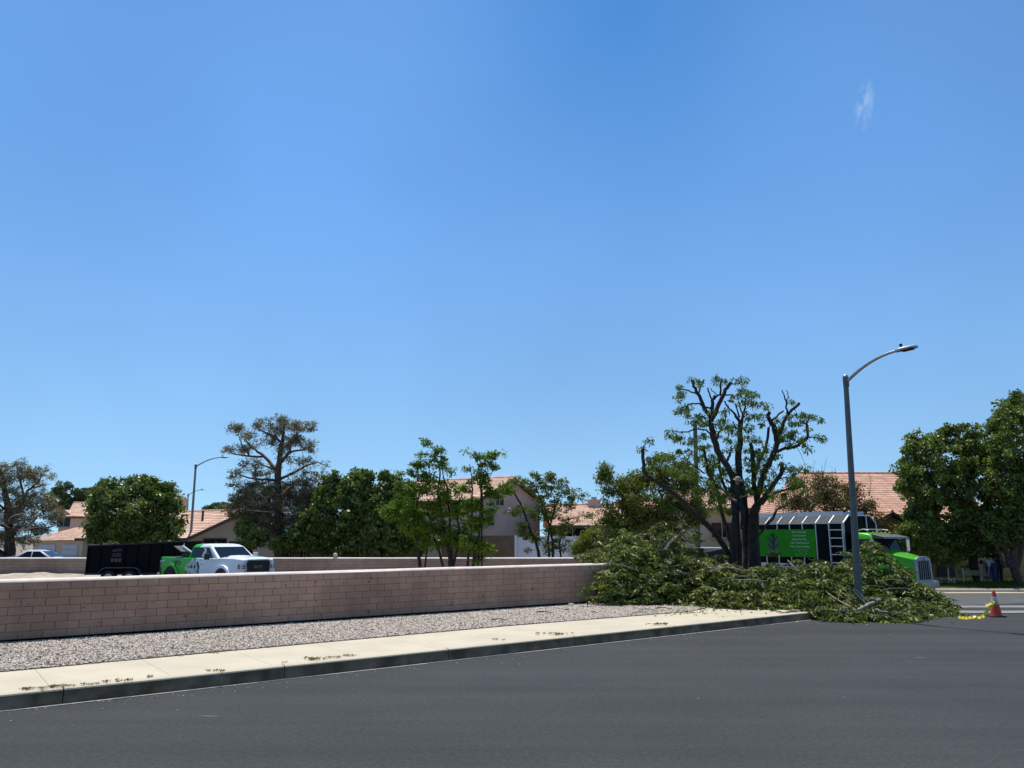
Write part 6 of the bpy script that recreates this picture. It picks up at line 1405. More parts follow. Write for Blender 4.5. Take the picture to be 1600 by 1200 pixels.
g = MB(); panel(g, [(-1.50, -.80, 1.40), (-1.50, .80, 1.40), (-2.12, .72, 1.84), (-2.12, -.72, 1.84)], (.58, 0, .81), .018); g.build('windshield', M['glass'], pick)
for sy in (-1, 1):
    g = MB(); panel(g, [(-1.82, sy*.925, 1.40), (-2.60, sy*.935, 1.40), (-2.60, sy*.835, 1.83), (-2.28, sy*.832, 1.83)], (0, sy, .2), .012); g.build('door_window', M['glass'], pick)
    g = MB(); panel(g, [(-2.66, sy*.935, 1.40), (-3.46, sy*.94, 1.40), (-3.40, sy*.85, 1.83), (-2.66, sy*.838, 1.83)], (0, sy, .2), .012); g.build('door_window', M['glass'], pick)
    for xw in (-1.0, -4.78):
        fl = MB(); secs = []
        for k in range(13):
            a = R(k*15); 
            secs.append([Vector((xw+r_*math.cos(a), sy*yy, .44+r_*1.03*math.sin(a))) for r_, yy in ((.68, .99), (.66, 1.065), (.56, 1.075), (.55, .96))])
        fl.loft(secs); fl.build('wheel_arch', WM, pick, smooth_deg=45)
        wl_ = MB(); n = 20; wl_.tube([(xw, sy*.9, .46), (xw, sy*1.026, .46)], [.56, .56], n); wl_.build('wheel_well', M['dark'], pick)
        wheel(pick, xw, sy*.94, .42, .29, sy)
    mm = MB(); mm.box((-1.85, sy*1.20, 1.47), (.10, .22, .27)); mo = mm.build('mirror', M['dark'] if sy < 0 else M['white_paint'], pick, bevel=.03)
    mm = MB(); mm.tube([(-1.85, sy*.96, 1.42), (-1.85, sy*1.12, 1.44)], .03, 8); mm.build('mirror_arm', M['dark'], mo)
    hl = MB(); hl.loft([[Vector(p) for p in ((-.08, sy*.60, 1.18), (-.06, sy*.60, .98), (-.14, sy*.88, .98), (-.16, sy*.84, 1.20))], [Vector(p) for p in ((.0, sy*.60, 1.16), (.01, sy*.61, .99), (-.05, sy*.92, 1.0), (-.08, sy*.88, 1.18))]]); hlo = hl.build('headlight', M['dark'], pick)
    for zz_ in (1.04, 1.13):
        hs = MB(); hs.beam((.02, sy*.63, zz_), (-.05, sy*.89, zz_+.01), .02, .035); hs.build('lamp_strip', bpy.data.materials['headlight_lens'], hlo)
    for xd in (-2.63, -3.55):
        dl = MB(); dl.beam((xd, sy*1.022, .60), (xd, sy*.985, 1.34), .008, .012, up=Vector((1, 0, 0))); dl.build('door_seam', M['dark'], pick)
        hd_ = MB(); hd_.box((xd+.16, sy*1.02, 1.14), (.18, .03, .04)); hd_.build('door_handle', M['chrome'], pick)
gr = MB(); gr.box((0.0, 0, 1.09), (.06, 1.14, .46)); gg = gr.build('grille', M['dark'], pick, bevel=.03)
gs = MB(); gs.tube([(0.02, -.56, .84), (0.02, -.60, 1.20), (0.02, -.50, 1.335), (0.02, .50, 1.335), (0.02, .60, 1.20), (0.02, .56, .84), (0.02, -.56, .84)], .035, 8); gs.build('grille_trim', M['galv'], gg, smooth_deg=40)
text_mesh('grille_letters', 'RAM', .19, M['chrome'], gg, (.036, 0, .99), (0, 1, 0), (0, 0, 1), 'CENTER', .006)
bm2 = MB(); bm2.loft([[Vector((x+dx, y, z)) for x, z in ((-.2, .42), (.03, .44), (.09, .56), (.06, .72), (-.2, .74))] for y, dx in ((-1.0, -.16), (-.7, 0), (0, .03), (.7, 0), (1.0, -.16))]); bm2.build('front_bumper', M['chrome'], pick, smooth_deg=40)
bm2 = MB(); bm2.box((-5.92, 0, .62), (.18, 1.9, .2)); bm2.build('rear_bumper', M['chrome'], pick, bevel=.02)
sc_ = MB(); sc_.box((-1.35, -.60, 1.475), (.24, .12, .02)); sc_.build('hood_vent', M['dark'], pick)
an = MB(); an.loft([[Vector((-3.0-x, y, 1.985)) for y in (-w_, w_)]+[Vector((-3.0-x, 0, 1.985+h_))] for x, w_, h_ in ((-.12, .03, .02), (0, .04, .03), (.1, .03, .09), (.14, .01, .10))]); an.build('antenna_fin', M['dark'], pick)
# writing and drawing on the near side
text_mesh('side_letters', 'UFO', .30, M['black_ink'], pick, (-4.70, -1.018, 1.05), (1, 0, .0), (0, .10, 1), 'LEFT')
text_mesh('rear_letters', '2500 HD', .10, M['white_ink'], pick, (-5.74, -1.012, 1.17), (1, 0, 0), (0, .10, 1), 'LEFT')
fg = MB()
def side_flat(mb, pts, y=-1.026):
    P_ = [Vector((p[0], y+max(0, p[1]-1.0)*.10, p[1])) for p in pts]; n = len(P_); mb.add(P_+[q+Vector((0, .012, 0)) for q in P_], [tuple(range(n))]+[(k, (k+1) % n, n+(k+1) % n, n+k) for k in range(n)])
side_flat(fg, [(-3.55, .55), (-3.62, .8), (-3.72, .95), (-3.60, 1.10), (-3.42, 1.18), (-3.35, 1.30), (-3.2, 1.34), (-3.08, 1.26), (-2.9, 1.22), (-2.78, 1.10), (-2.72, .98), (-2.84, .90), (-2.80, .72), (-2.86, .55)]); f1 = fg.build('creature_drawing', mat('drawing_grey', (.46, .50, .50), .5, var=.2, nscale=5), pick)
fk = MB()
for pts in ([(-3.35, .55), (-3.36, .78), (-3.27, .78), (-3.25, .55)], [(-3.10, .55), (-3.12, .74), (-3.04, .74), (-3.0, .55)], [(-3.30, 1.0), (-3.22, 1.08), (-3.14, 1.0), (-3.22, .94)], [(-3.05, 1.02), (-2.97, 1.10), (-2.90, 1.02), (-2.98, .95)], [(-2.86, 1.18), (-2.76, 1.05), (-2.72, .95), (-2.78, .85), (-2.70, .70), (-2.64, .72), (-2.68, .86), (-2.62, 1.0), (-2.70, 1.12), (-2.80, 1.24)], [(-3.62, .80), (-3.58, .66), (-3.50, .60), (-3.52, .72), (-3.56, .86)]): side_flat(fk, pts, -1.034)
fk.build('drawing_outline', M['black_ink'], f1)
wd_ = MB(); 
for pts in ([(-2.62, 1.45), (-2.58, 1.62), (-2.50, 1.70), (-2.62, 1.80), (-2.46, 1.78), (-2.38, 1.66), (-2.44, 1.52), (-2.50, 1.44)],): 
    P_ = [Vector((p[0], -.955+(p[1]-1.40)*.235, p[1])) for p in pts]; n = len(P_); wd_.add(P_+[q+Vector((0, .008, 0)) for q in P_], [tuple(range(n))]+[(k, (k+1) % n, n+(k+1) % n, n+k) for k in range(n)])
wd_.build('window_decal', M['white_ink'], pick)
# tool lid open in the bed
tl = MB(); tl.beam((-4.1, -.75, 1.62), (-4.75, -.75, 1.86), .5, .05); tl.box((-4.1, -.55, 1.50), (.5, .5, .22)); tl.build('tool_box', M['dark'], pick)
tl = MB(); tl.beam((-3.72, -.72, 1.60), (-4.5, -.72, 1.88), .06, .05); tl.build('tool_box_strut', M['white_paint'], pick)

# --- black high-sided trailer
tlen = 4.6
tx0 = W(137, 856, 37.0)
trl = thing('dump_trailer', 'black high sided dump trailer with small faded coloured sticker, behind the pickup', 'trailer', (tx0.x, 37.0, T(-18, 37)), R(2))
def tz(x): return 1.86+0.20*x/tlen
mb = MB()
mb.loft([[Vector((x, 0, .55)), Vector((x, 2.0, .55)), Vector((x, 2.0, tz(x))), Vector((x, 0, tz(x)))] for x in (0, tlen)]); mb.build('box', M['black_paint'], trl, bevel=.01)
rb = MB()
for k in range(9): x = .05+(tlen-.1)*k/8; rb.beam((x, -.03, .55), (x, -.03, tz(x)-.02), .06, .06, up=Vector((1, 0, 0)))
rb.build('side_ribs', M['black_paint'], trl)
rl = MB(); rl.beam((0, -.03, tz(0)), (tlen, -.03, tz(tlen)), .08, .06); rl.beam((0, 2.03, tz(0)), (tlen, 2.03, tz(tlen)), .08, .06); rl.beam((0, -.03, .58), (tlen, -.03, .58), .08, .10); rl.build('top_rail', M['dark'], trl)
hi = MB(); hi.beam((.12, -.05, tz(0)+.045), (.55, -.05, tz(.5)+.045), .03, .012); hi.beam((.7, -.05, tz(.7)+.045), (1.2, -.05, tz(1.2)+.045), .03, .012); hi.build('rail_strip', M['alu'], trl)
fe = MB(); secs = []
for x, z in ((.75, .62), (.85, .80), (1.05, .88), (2.35, .88), (2.55, .80), (2.65, .62)): secs.append([Vector((x, -.34, z)), Vector((x, -.05, z)), Vector((x, -.05, z-.03)), Vector((x, -.34, z-.03))])
fe.loft(secs); fe.build('fender', M['steel'], trl, bevel=.005)
for x in (1.2, 2.15): wheel(trl, x, -.18, .37, .22, -1); wheel(trl, x, 2.18, .37, .22, 1)
tg = MB(); tg.beam((tlen, 1.0, .55), (tlen+.9, 1.0, .55), .14, .14); tg.build('tongue', M['black_paint'], trl)
pj = MB(); pj.box((tlen-.10, -.07, 1.3), (.05, .05, 1.35)); pj.build('corner_post', M['alu'], trl)
st1 = MB(); x = 1.15
st1.add([(x+dx_, -.062, z) for dx_, z in ((0, 1.58), (.50, 1.62), (.46, 1.74), (.06, 1.70))], [(0, 1, 2, 3)]); s1_ = st1.build('sticker_top', mat('faded_magenta', (.05, .008, .02), .6), trl, fix=False)
st1 = MB(); st1.add([(x+dx_, -.062, z) for dx_, z in ((.05, 1.34), (.48, 1.36), (.46, 1.55), (.05, 1.52))], [(0, 1, 2, 3)]); st1.build('sticker_middle', mat('faded_blue', (.01, .012, .05), .6), trl, fix=False)
st1 = MB()
for k in range(3): st1.box((x+.08+k*.17, -.064, 1.20), (.13, .01, .16))
st1.build('sticker_bottom', mat('dull_yellow', (.11, .095, .02), .6), trl)
# leafy debris showing over its rim
cs = [(tx0.x+.3+RNG.random()*(tlen-.5), 38.0+RNG.random()*.6-.3, T(-18, 37)+1.90+RNG.random()*.16) for _ in range(18)]
db = thing('trailer_debris', 'leafy twigs piled inside the black trailer, just showing over its rim', 'branches', (tx0.x+2, 38.0, T(-18, 37)+1.85))
mb = MB()
for c in cs[:14]: mb.tube([Vector(c)-Vector((.4, 0, .2)), Vector(c), Vector(c)+Vector((.3, .1, .05))], [.012, .01, .004], n=4)
mb.build('branches', M['bark_pale'], db, world=True, fix=False)
C, D, tone = clump_leaves(cs, 16, .16, .3); leaves('foliage', C, D, .12, .05, LM_DARK, db, base_rnd=tone)

# --- parked cars of the far street
def sedan(name, label, loc, rz, m, L=4.6, Wd=.9, H=1.42, cat='car', suv=False):
    t = thing(name, label, cat, loc, rz, group='cars parked on the far street')
    mb = MB(); z1 = .88 if not suv else 1.05
    mb.loft([ring6(0, Wd*.7, .35, Wd*.8, .55, Wd*.7, z1-.24, .02), ring6(-.25, Wd*.9, .28, Wd*.95, .58, Wd*.85, z1-.16, .04), ring6(-1.2, Wd*.97, .25, Wd, .6, Wd*.92, z1, .05), ring6(-3.4, Wd*.97, .25, Wd, .62, Wd*.93, z1+.03, .03), ring6(-L+.2, Wd*.9, .3, Wd*.95, .62, Wd*.86, z1, .03), ring6(-L, Wd*.75, .4, Wd*.8, .6, Wd*.72, z1-.12, .02)])
    mb.build('body', m, t, smooth_deg=45, bevel=.03)
    mb = MB(); xr = -L+.75 if not suv else -L+.15
    mb.loft([crng(z1-.02, -1.15, xr+.15 if not suv else xr, Wd*.88, Wd*.88), crng(H-.10, -1.95, xr-.0-.75*(-1) if not suv else xr+.2, Wd*.70, Wd*.70), crng(H-.02, -2.25, xr+.95 if not suv else xr+.4, Wd*.58, Wd*.58), crng(H, -2.45, xr+1.15 if not suv else xr+.6, Wd*.4, Wd*.4)])
    mb.build('cabin', m, t, smooth_deg=50, bevel=.03)
    for sy in (-1, 1):
        g = MB(); panel(g, [(-1.45, sy*Wd*.87, z1+.03), (-2.5, sy*Wd*.875, z1+.03), (-2.5, sy*Wd*.72, H-.12), (-2.05, sy*Wd*.71, H-.12)], (0, sy, .4), .014); g.build('side_window', M['glass'], t)
        g = MB(); panel(g, [(-2.58, sy*Wd*.875, z1+.03), (xr+.35, sy*Wd*.87, z1+.03), (xr+.95 if not suv else xr+.5, sy*Wd*.71, H-.12), (-2.58, sy*Wd*.72, H-.12)], (0, sy, .4), .014); g.build('side_window', M['glass'], t)
        for x in (-.85, -L+.95): wheel(t, x, sy*Wd*.88, .33, .2, sy)
    g = MB(); panel(g, [(-1.22, -Wd*.78, z1+.02), (-1.22, Wd*.78, z1+.02), (-1.93, Wd*.66, H-.11), (-1.93, -Wd*.66, H-.11)], (.5, 0, .8), .016); g.build('windshield', M['glass'], t)
    return t
g60 = T(-37, 58)
def carloc(u, Y): r_ = ray(u, 850); return (r_.x/r_.y*Y, Y, T(-37, Y))
cl_ = carloc(118, 56); sedan('parked_car', 'pale silver sedan whose roof shows above the far wall at the left', (cl_[0], cl_[1], g60+.08), R(4), mat('silver_paint', (.62, .63, .64), .3, coat=.5))
cl_ = carloc(124, 60.5); sedan('parked_car', 'dark maroon car just right of the silver sedan', (cl_[0]+.2, cl_[1], g60-.12), R(4), mat('maroon_paint', (.05, .018, .018), .3, coat=.5), H=1.36)
cl_ = carloc(20, 57); sedan('parked_car', 'dark car half hidden behind the pine trunk at the left edge', (cl_[0]-.2, cl_[1]+1.2, g60+.05), R(2), mat('dark_blue_paint', (.012, .014, .028), .3, coat=.5), H=1.62, suv=True)

# ------------------------------------------------------------------ traffic cone with tape
cp_ = G(1557, 963.5, 0.0); cn = thing('traffic_cone', 'red orange traffic cone with white collar on the road at the corner', 'cone', cp_)
ora = mat('cone_orange', (.62, .055, .025), .55, var=.12, nscale=9); refl = mat('cone_collar', (.60, .52, .50), .5, var=.15, nscale=12)
def lathe(prof, n=24):
    mb = MB(); secs = [[Vector((r_*math.cos(2*math.pi*k/n), r_*math.sin(2*math.pi*k/n), z)) for k in range(n)] for r_, z in prof]; mb.loft(secs); return mb
mb = lathe([(.150, .03), (.145, .05), (.118, .22), (.112, .25), (.048, .64), (.030, .70), (.022, .715)]); body = mb.build('cone_body', ora, cn, smooth_deg=40)
mb = lathe([(.0925, .385), (.0945, .385), (.068, .545), (.066, .545)]); mb.build('reflective_collar', refl, cn, smooth_deg=40)
mb = MB(); mb.box((0, 0, .016), (.37, .37, .032)); mb.build('base', M['dark'], cn, bevel=.008)
# caution tape tied round it, trailing on the road
tp = thing('caution_tape', 'yellow plastic tape tied round the cone and trailing on the road', 'tape', (cp_.x, cp_.y, 0))
yel = mat('yellow_tape', (.80, .62, .03), .4, var=.12, nscale=20)
tb = MB(); n = 20
ringp = [Vector((cp_.x+.098*math.cos(2*math.pi*k/n), cp_.y+.098*math.sin(2*math.pi*k/n), .345+.012*math.sin(3*k))) for k in range(n+1)]
def ribbon(mb, pts, w_, twist):
    vs = []
    for i, p in enumerate(pts):
        a = twist[i] if hasattr(twist, '__len__') else twist
        d = (pts[min(i+1, len(pts)-1)]-pts[max(i-1, 0)]).normalized(); s_ = Vector((-d.y, d.x, 0)); s_ = s_.normalized() if s_.length > 1e-3 else Vector((1, 0, 0)); u_ = s_.cross(d)
        o_ = (s_*math.cos(a)+u_*math.sin(a))*w_/2; vs += [p-o_, p+o_]
    mb.add(vs, [(2*i, 2*i+1, 2*i+3, 2*i+2) for i in range(len(pts)-1)])
ribbon(tb, ringp, .05, math.pi/2)
dn = [W(1552, 941, cp_.y-.14), W(1546, 950, cp_.y-.16), W(1541, 957, cp_.y-.18), G(1536, 963, .03), G(1530, 965, .03), G(1522, 964, .045), G(1515, 965.5, .02), G(1508, 966, .05), G(1503, 965.5, .02), G(1498, 965.8, .015)]
P_, r_ = smooth_path(dn, [0]*len(dn), 4, .006); P_ = [Vector((p.x, p.y, max(p.z, .022))) for p in P_]
ribbon(tb, P_, .085, [math.pi/2*(.8 if i < 12 else .25+.5*abs(math.sin(i*.8))) for i in range(len(P_))])
dn2 = [W(1553, 940, cp_.y-.12), W(1549, 943, cp_.y-.15), W(1543, 945.5, cp_.y-.2), W(1540, 946, cp_.y-.2)]
ribbon(tb, dn2, .06, .6)
tb.build('tape', yel, tp, world=True, fix=False)

# ------------------------------------------------------------------ small things of the yard on the right
ZL = LZ(22, 40)
def at(u, Y, z): r_ = ray(u, 870); return Vector((r_.x/r_.y*Y, Y, z))
# grass blades
def blades(name, label, x0, x1, y0, y1, n, h=.07, m=None, cat='grass'):
    X = x0+(x1-x0)*RNG.random(n); Y = y0+(y1-y0)*RNG.random(n); Z = np.array([LZ(a, b) for a, b in zip(X, Y)])
    C = np.stack([X, Y, Z+h*.5], 1); D = RNG.normal(size=(n, 3))*.35; D[:, 2] = 1
    o = leaves(name, C, D, h, .018, LM_GRASS if m is None else m, None); tag(o, label, cat, kind='stuff'); return o
blades('lawn_grass', 'patchy green lawn behind the far sidewalk on the right', start.x-1.2, start.x+8.5, 37.1, 43, 26000, .09)
pb = at(1511, 40.5, LZ(22, 40.5)); pt = thing('planter_bench', 'weathered raised wooden planter table with pale legs in front of the ochre house', 'planter', pb)
woodm = mat('weathered_wood', (.34, .24, .13), .85, var=.25, nscale=7); palew = mat('pale_wood', (.52, .44, .34), .8, var=.1)
mb = MB(); mb.box((0, 0, .48), (.95, .5, .26)); mb.build('trough', woodm, pt, bevel=.01)
for sx_ in (-1, 1):
    for sy_ in (-1, 1): mb = MB(); mb.box((sx_*.45, sy_*.24, .36), (.07, .07, .74)); mb.build('leg', palew, pt)
cs = [(pb.x+random.uniform(-.4, .4), pb.y+random.uniform(-.2, .2), pb.z+.70+random.uniform(0, .12)) for _ in range(14)]; C, D, tone = clump_leaves(cs, 22, .12); 
leaves('seedlings', C, D, .09, .04, LM_BRIGHT, pt, base_rnd=tone)
fl = at(1467, 39.5, LZ(20, 39.5)); ft_ = thing('flower_patch', 'small clump of red and white flowers at the left end of the lawn', 'flowers', fl)
for nm, mm_, n in (('red_petals', mat('red_petal', (.55, .02, .04), .6), 150), ('white_petals', mat('white_petal', (.75, .68, .66), .6), 190), ('foliage', LM_MID, 240)):
    C = np.stack([fl.x+(RNG.random(n)-.5)*(.75 if nm != 'white_petals' else .9)+(.12 if nm == 'white_petals' else 0), fl.y+(RNG.random(n)-.5)*.4, fl.z+.03+RNG.random(n)*(.22 if nm != 'foliage' else .16)], 1); leaves(nm, C, RNG.normal(size=(n, 3)), .07, .06, mm_, ft_)
bn = at(1549, 41.5, LZ(24, 41.5)); bt = thing('trash_bin', 'blue wheeled bin in the deep shade under the yard trees', 'bin', bn)
blu = mat('blue_plastic', (.012, .03, .16), .5)
mb = MB(); mb.loft([[Vector((x*s_, y*s_, z)) for x, y in ((-.27, -.3), (.27, -.3), (.27, .3), (-.27, .3))] for z, s_ in ((.10, .85), (.95, 1.0))]); mb.build('bin_body', blu, bt, bevel=.02)
mb = MB(); mb.loft([[Vector((x, y, z)) for x, y in ((-.3, -.34), (.3, -.34), (.3, .32), (-.3, .32))] for z in (.96, 1.02)]); mb.build('lid', blu, bt, bevel=.02)
for s_ in (-1, 1): mb = MB(); mb.tube([(s_*.30, .26, .13), (s_*.25, .26, .13)], [.13, .13], 14); mb.build('wheel', M['dark'], bt)
pn = at(1449+14, 39.2, LZ(20, 39)); 
for (u_, Y_, h_, lab) in ((1479, 39.6, .75, 'short dull stake with a red cap on the lawn by the planter'),):
    q_ = at(u_, Y_, LZ(20, Y_)); st_ = thing('garden_stake', lab, 'stake', q_); mb = MB(); mb.tube([(0, 0, 0), (0, 0, h_)], .035, 8); mb.build('post', palew, st_); mb = MB(); mb.box((0, 0, h_+.06), (.14, .05, .14)); mb.build('cap', mat('dull_red', (.22, .02, .02), .6), st_)

# ------------------------------------------------------------------ people
def skin_mesh(name, joints, bones, m, parent, root=0, sub=2):
    """one continuous surface grown round a skeleton of joints (x, y, z, radius)"""
    me = bpy.data.meshes.new(name); me.from_pydata([j[:3] for j in joints], bones, []); me.update(); me.materials.append(m)
    o = bpy.data.objects.new(name, me); link(o, parent)
    sk = o.modifiers.new('skin', 'SKIN'); sk.use_smooth_shade = True
    for i, v in enumerate(me.skin_vertices[0].data): r_ = joints[i][3]; v.radius = (r_, r_) if not hasattr(r_, '__len__') else r_; v.use_root = (i == root)
    sb = o.modifiers.new('sub', 'SUBSURF'); sb.levels = sub; sb.render_levels = sub
    return o
def person(label, loc, rz, pose, shirt, pants, hat=None, hairm=None, group=None):
    """pose gives joint positions in metres, standing about 1.75 tall"""
    t = thing('person', label, 'person', loc, rz, group=group); p = pose
    J = [p['pelvis']+(.125,), p['waist']+(.115,), p['chest']+(.15,), p['neck0']+(.065,), p['neck']+(.055,), p['head']+(.085,), p['crown']+(.075,)]
    B = [(0, 1), (1, 2), (2, 3), (3, 4), (4, 5), (5, 6)]
    for s_ in ('L', 'R'):
        b = len(J); J += [p['sh'+s_]+(.062,), p['el'+s_]+(.042,), p['wr'+s_]+(.028,), p['pa'+s_]+(.036,)]; B += [(2, b), (b, b+1), (b+1, b+2), (b+2, b+3)]
        d = (Vector(p['pa'+s_])-Vector(p['wr'+s_])).normalized(); sd_ = d.cross(Vector((0, 1, .3))).normalized(); nr = d.cross(sd_)
        for k, (o_, l_) in enumerate(((-.030, .070), (-.010, .080), (.010, .076), (.030, .060))):
            c = len(J); q = Vector(p['pa'+s_])+sd_*o_+d*.03; J += [(*(q+d*l_*.5+nr*.012), .009), (*(q+d*l_+nr*.035), .008)]; B += [(b+3, c), (c, c+1)]
        c = len(J); q = Vector(p['pa'+s_])-sd_*.05; J += [(*(q+d*.02+nr*.02), .010), (*(q+d*.05+nr*.04), .009)]; B += [(b+3, c), (c, c+1)]
        b = len(J); J += [p['hip'+s_]+(.088,), p['kn'+s_]+(.060,), p['an'+s_]+(.038,), p['toe'+s_]+(.034,)]; B += [(0, b), (b, b+1), (b+1, b+2), (b+2, b+3)]
    skin_mesh('body', J, B, M['skin'], t)
    up = (Vector(p['crown'])-Vector(p['neck'])).normalized(); fw = Vector(p.get('face', (0, -1, 0))).normalized(); hd = Vector(p['head']); sdv = up.cross(fw)
    f = MB(); f.loft([[hd+fw*.085+up*.02-sdv*.008, hd+fw*.085+up*.02+sdv*.008, hd+fw*.09+up*.018], [hd+fw*.088-up*.03-sdv*.018, hd+fw*.088-up*.03+sdv*.018, hd+fw*.118-up*.025]]); f.build('nose', M['skin'], t)
    for s_ in (-1, 1):
        e = MB(); e.ball(hd+fw*.083+up*.022+sdv*.032*s_, .012, 8, 6); e.build('eye', M['dark'], t)
        e = MB(); e.ball(hd+sdv*.085*s_, (.018, .022, .032), 8, 6); e.build('ear', M['skin'], t)
    e = MB(); e.box(hd+fw*.088-up*.058, (.045, .01, .010)); e.build('mouth', mat('lips', (.22, .08, .07), .6) if 'lips' not in bpy.data.materials else bpy.data.materials['lips'], t)
    # shirt
    J2 = [p['waist']+(.140,), p['chest']+(.172,), p['neck0']+(.085,)]; B2 = [(0, 1), (1, 2)]
    pl_ = Vector(p['pelvis']).lerp(Vector(p['waist']), .3); J2.append((*pl_, .140)); B2.append((0, 3))
    for s_ in ('L', 'R'):
        c = len(J2); e_ = Vector(p['sh'+s_]).lerp(Vector(p['el'+s_]), .9); J2 += [p['sh'+s_]+(.082,), (*e_, .060)]; B2 += [(1, c), (c, c+1)]
    skin_mesh('shirt', J2, B2, shirt, t)
    J3 = [p['pelvis']+(.148,)]; B3 = []
    for s_ in ('L', 'R'):
        c = len(J3); J3 += [p['hip'+s_]+(.108,), p['kn'+s_]+(.080,), p['an'+s_]+(.062,)]; B3 += [(0, c), (c, c+1), (c+1, c+2)]
    skin_mesh('trousers', J3, B3, pants, t)
    for s_ in ('L', 'R'):
        b = MB(); a_ = Vector(p['an'+s_]); to = Vector(p['toe'+s_]); d = (to-a_); b.tube([a_-Vector((0, 0, .0))+Vector((0, 0, .05)), a_-Vector((0, 0, .05)), a_.lerp(to, .6)-Vector((0, 0, .02)), to], [.052, .056, .052, .038], 10); b.build('boot', M['dark'], t, smooth_deg=70)
    hh = MB(); hh.ball(hd+up*.035-fw*.012, (.098, .105, .095), 14, 9)
    if hat is None: hh.build('hair', hairm or M['hair'], t, smooth_deg=80)
    else:
        ho = MB(); ho.ball(hd+up*.075, (.118, .128, .095), 16, 10)
        br = []; 
        for k in range(20):
            a = 2*math.pi*k/20; br.append(hd+up*.055+(sdv*math.cos(a)*.16+fw*(math.sin(a)*.19+.02))-up*(.015 if math.sin(a) > 0 else .0))
        ho.add(br+[q+up*.012 for q in br], [tuple(range(20)), tuple(range(39, 19, -1))]+[(k, (k+1) % 20, 20+(k+1) % 20, 20+k) for k in range(20)])
        ho.build('hard_hat' , hat, t, smooth_deg=50)
    return t
# climber standing in the crotch of the lopped tree (z from his feet)
climb = dict(pelvis=(0, 0, .92), waist=(.0, 0, 1.06), chest=(.02, -.03, 1.30), neck0=(.03, -.04, 1.46), neck=(.03, -.05, 1.52), head=(.04, -.07, 1.63), crown=(.04, -.07, 1.72),
             shL=(.20, -.03, 1.40), elL=(.32, -.14, 1.16), wrL=(.16, -.26, 1.10), paL=(.09, -.28, 1.10), shR=(-.17, -.03, 1.41), elR=(-.32, -.10, 1.18), wrR=(-.22, -.24, 1.02), paR=(-.17, -.28, .99),
             hipL=(.10, 0, .88), knL=(.14, -.14, .50), anL=(.12, .02, .10), toeL=(.14, -.14, .04), hipR=(-.10, 0, .88), knR=(-.12, -.10, .48), anR=(-.10, .04, .08), toeR=(-.12, -.12, .03), face=(.25, -.95, -.2))
q_ = W(1151, 748, YT-.45)
person('climber in dark shirt and pale brimmed helmet standing among the limbs of the lopped tree', (q_.x-.03, YT-.45, q_.z-1.72), 0, climb, mat('dark_green_cloth', (.022, .030, .018), .9, var=.3, nscale=8), mat('dark_blue_denim', (.018, .024, .038), .9, var=.2, nscale=9), hat=mat('dull_white_helmet', (.30, .27, .23), .6))
stand = dict(pelvis=(0, 0, .93), waist=(0, 0, 1.07), chest=(0, 0, 1.30), neck0=(0, 0, 1.46), neck=(0, -.01, 1.52), head=(0, -.03, 1.62), crown=(0, -.03, 1.71), shL=(.19, 0, 1.40), elL=(.24, -.05, 1.12), wrL=(.26, -.22, .93), paL=(.26, -.29, .90),
             shR=(-.19, 0, 1.40), elR=(-.24, -.02, 1.12), wrR=(-.24, -.12, .88), paR=(-.24, -.15, .81), hipL=(.10, 0, .90), knL=(.11, -.02, .50), anL=(.11, .02, .09), toeL=(.12, -.14, .04), hipR=(-.10, 0, .90), knR=(-.11, -.03, .50), anR=(-.11, .02, .09), toeR=(-.12, -.14, .04), face=(-.2, -1, -.1))
q_ = at(1558, 40.2, 0); q_.z = LZ(q_.x, 40.2)
person('person in dark clothes with bare pale forearm standing in the shade near the blue bin', q_, 0, stand, mat('black_cloth', (.025, .022, .022), .9), mat('dark_trousers', (.02, .02, .024), .9), hat=mat('straw_cap', (.16, .13, .06), .9))
bend = dict(pelvis=(0, 0, .90), waist=(-.10, -.02, .98), chest=(-.30, -.04, 1.06), neck0=(-.43, -.05, 1.08), neck=(-.49, -.06, 1.07), head=(-.59, -.07, 1.04), crown=(-.68, -.08, 1.02), shL=(-.33, -.20, 1.02), elL=(-.36, -.24, .76), wrL=(-.42, -.24, .54), paL=(-.44, -.24, .47),
            shR=(-.33, .14, 1.02), elR=(-.36, .18, .78), wrR=(-.42, .14, .56), paR=(-.44, .13, .49), hipL=(0, -.10, .87), knL=(-.02, -.11, .48), anL=(.03, -.11, .09), toeL=(-.12, -.12, .04), hipR=(0, .10, .87), knR=(.0, .11, .48), anR=(.05, .11, .09), toeR=(-.10, .12, .04), face=(-.4, -.2, -1))
q_ = at(1550, 39.9, 0); q_.z = LZ(q_.x, 39.9)
person('person in a pale grey shirt bending over in the shade left of the standing person', q_, 0, bend, mat('pale_grey_cloth', (.42, .46, .48), .9, var=.08), mat('blue_jeans', (.05, .07, .14), .9))

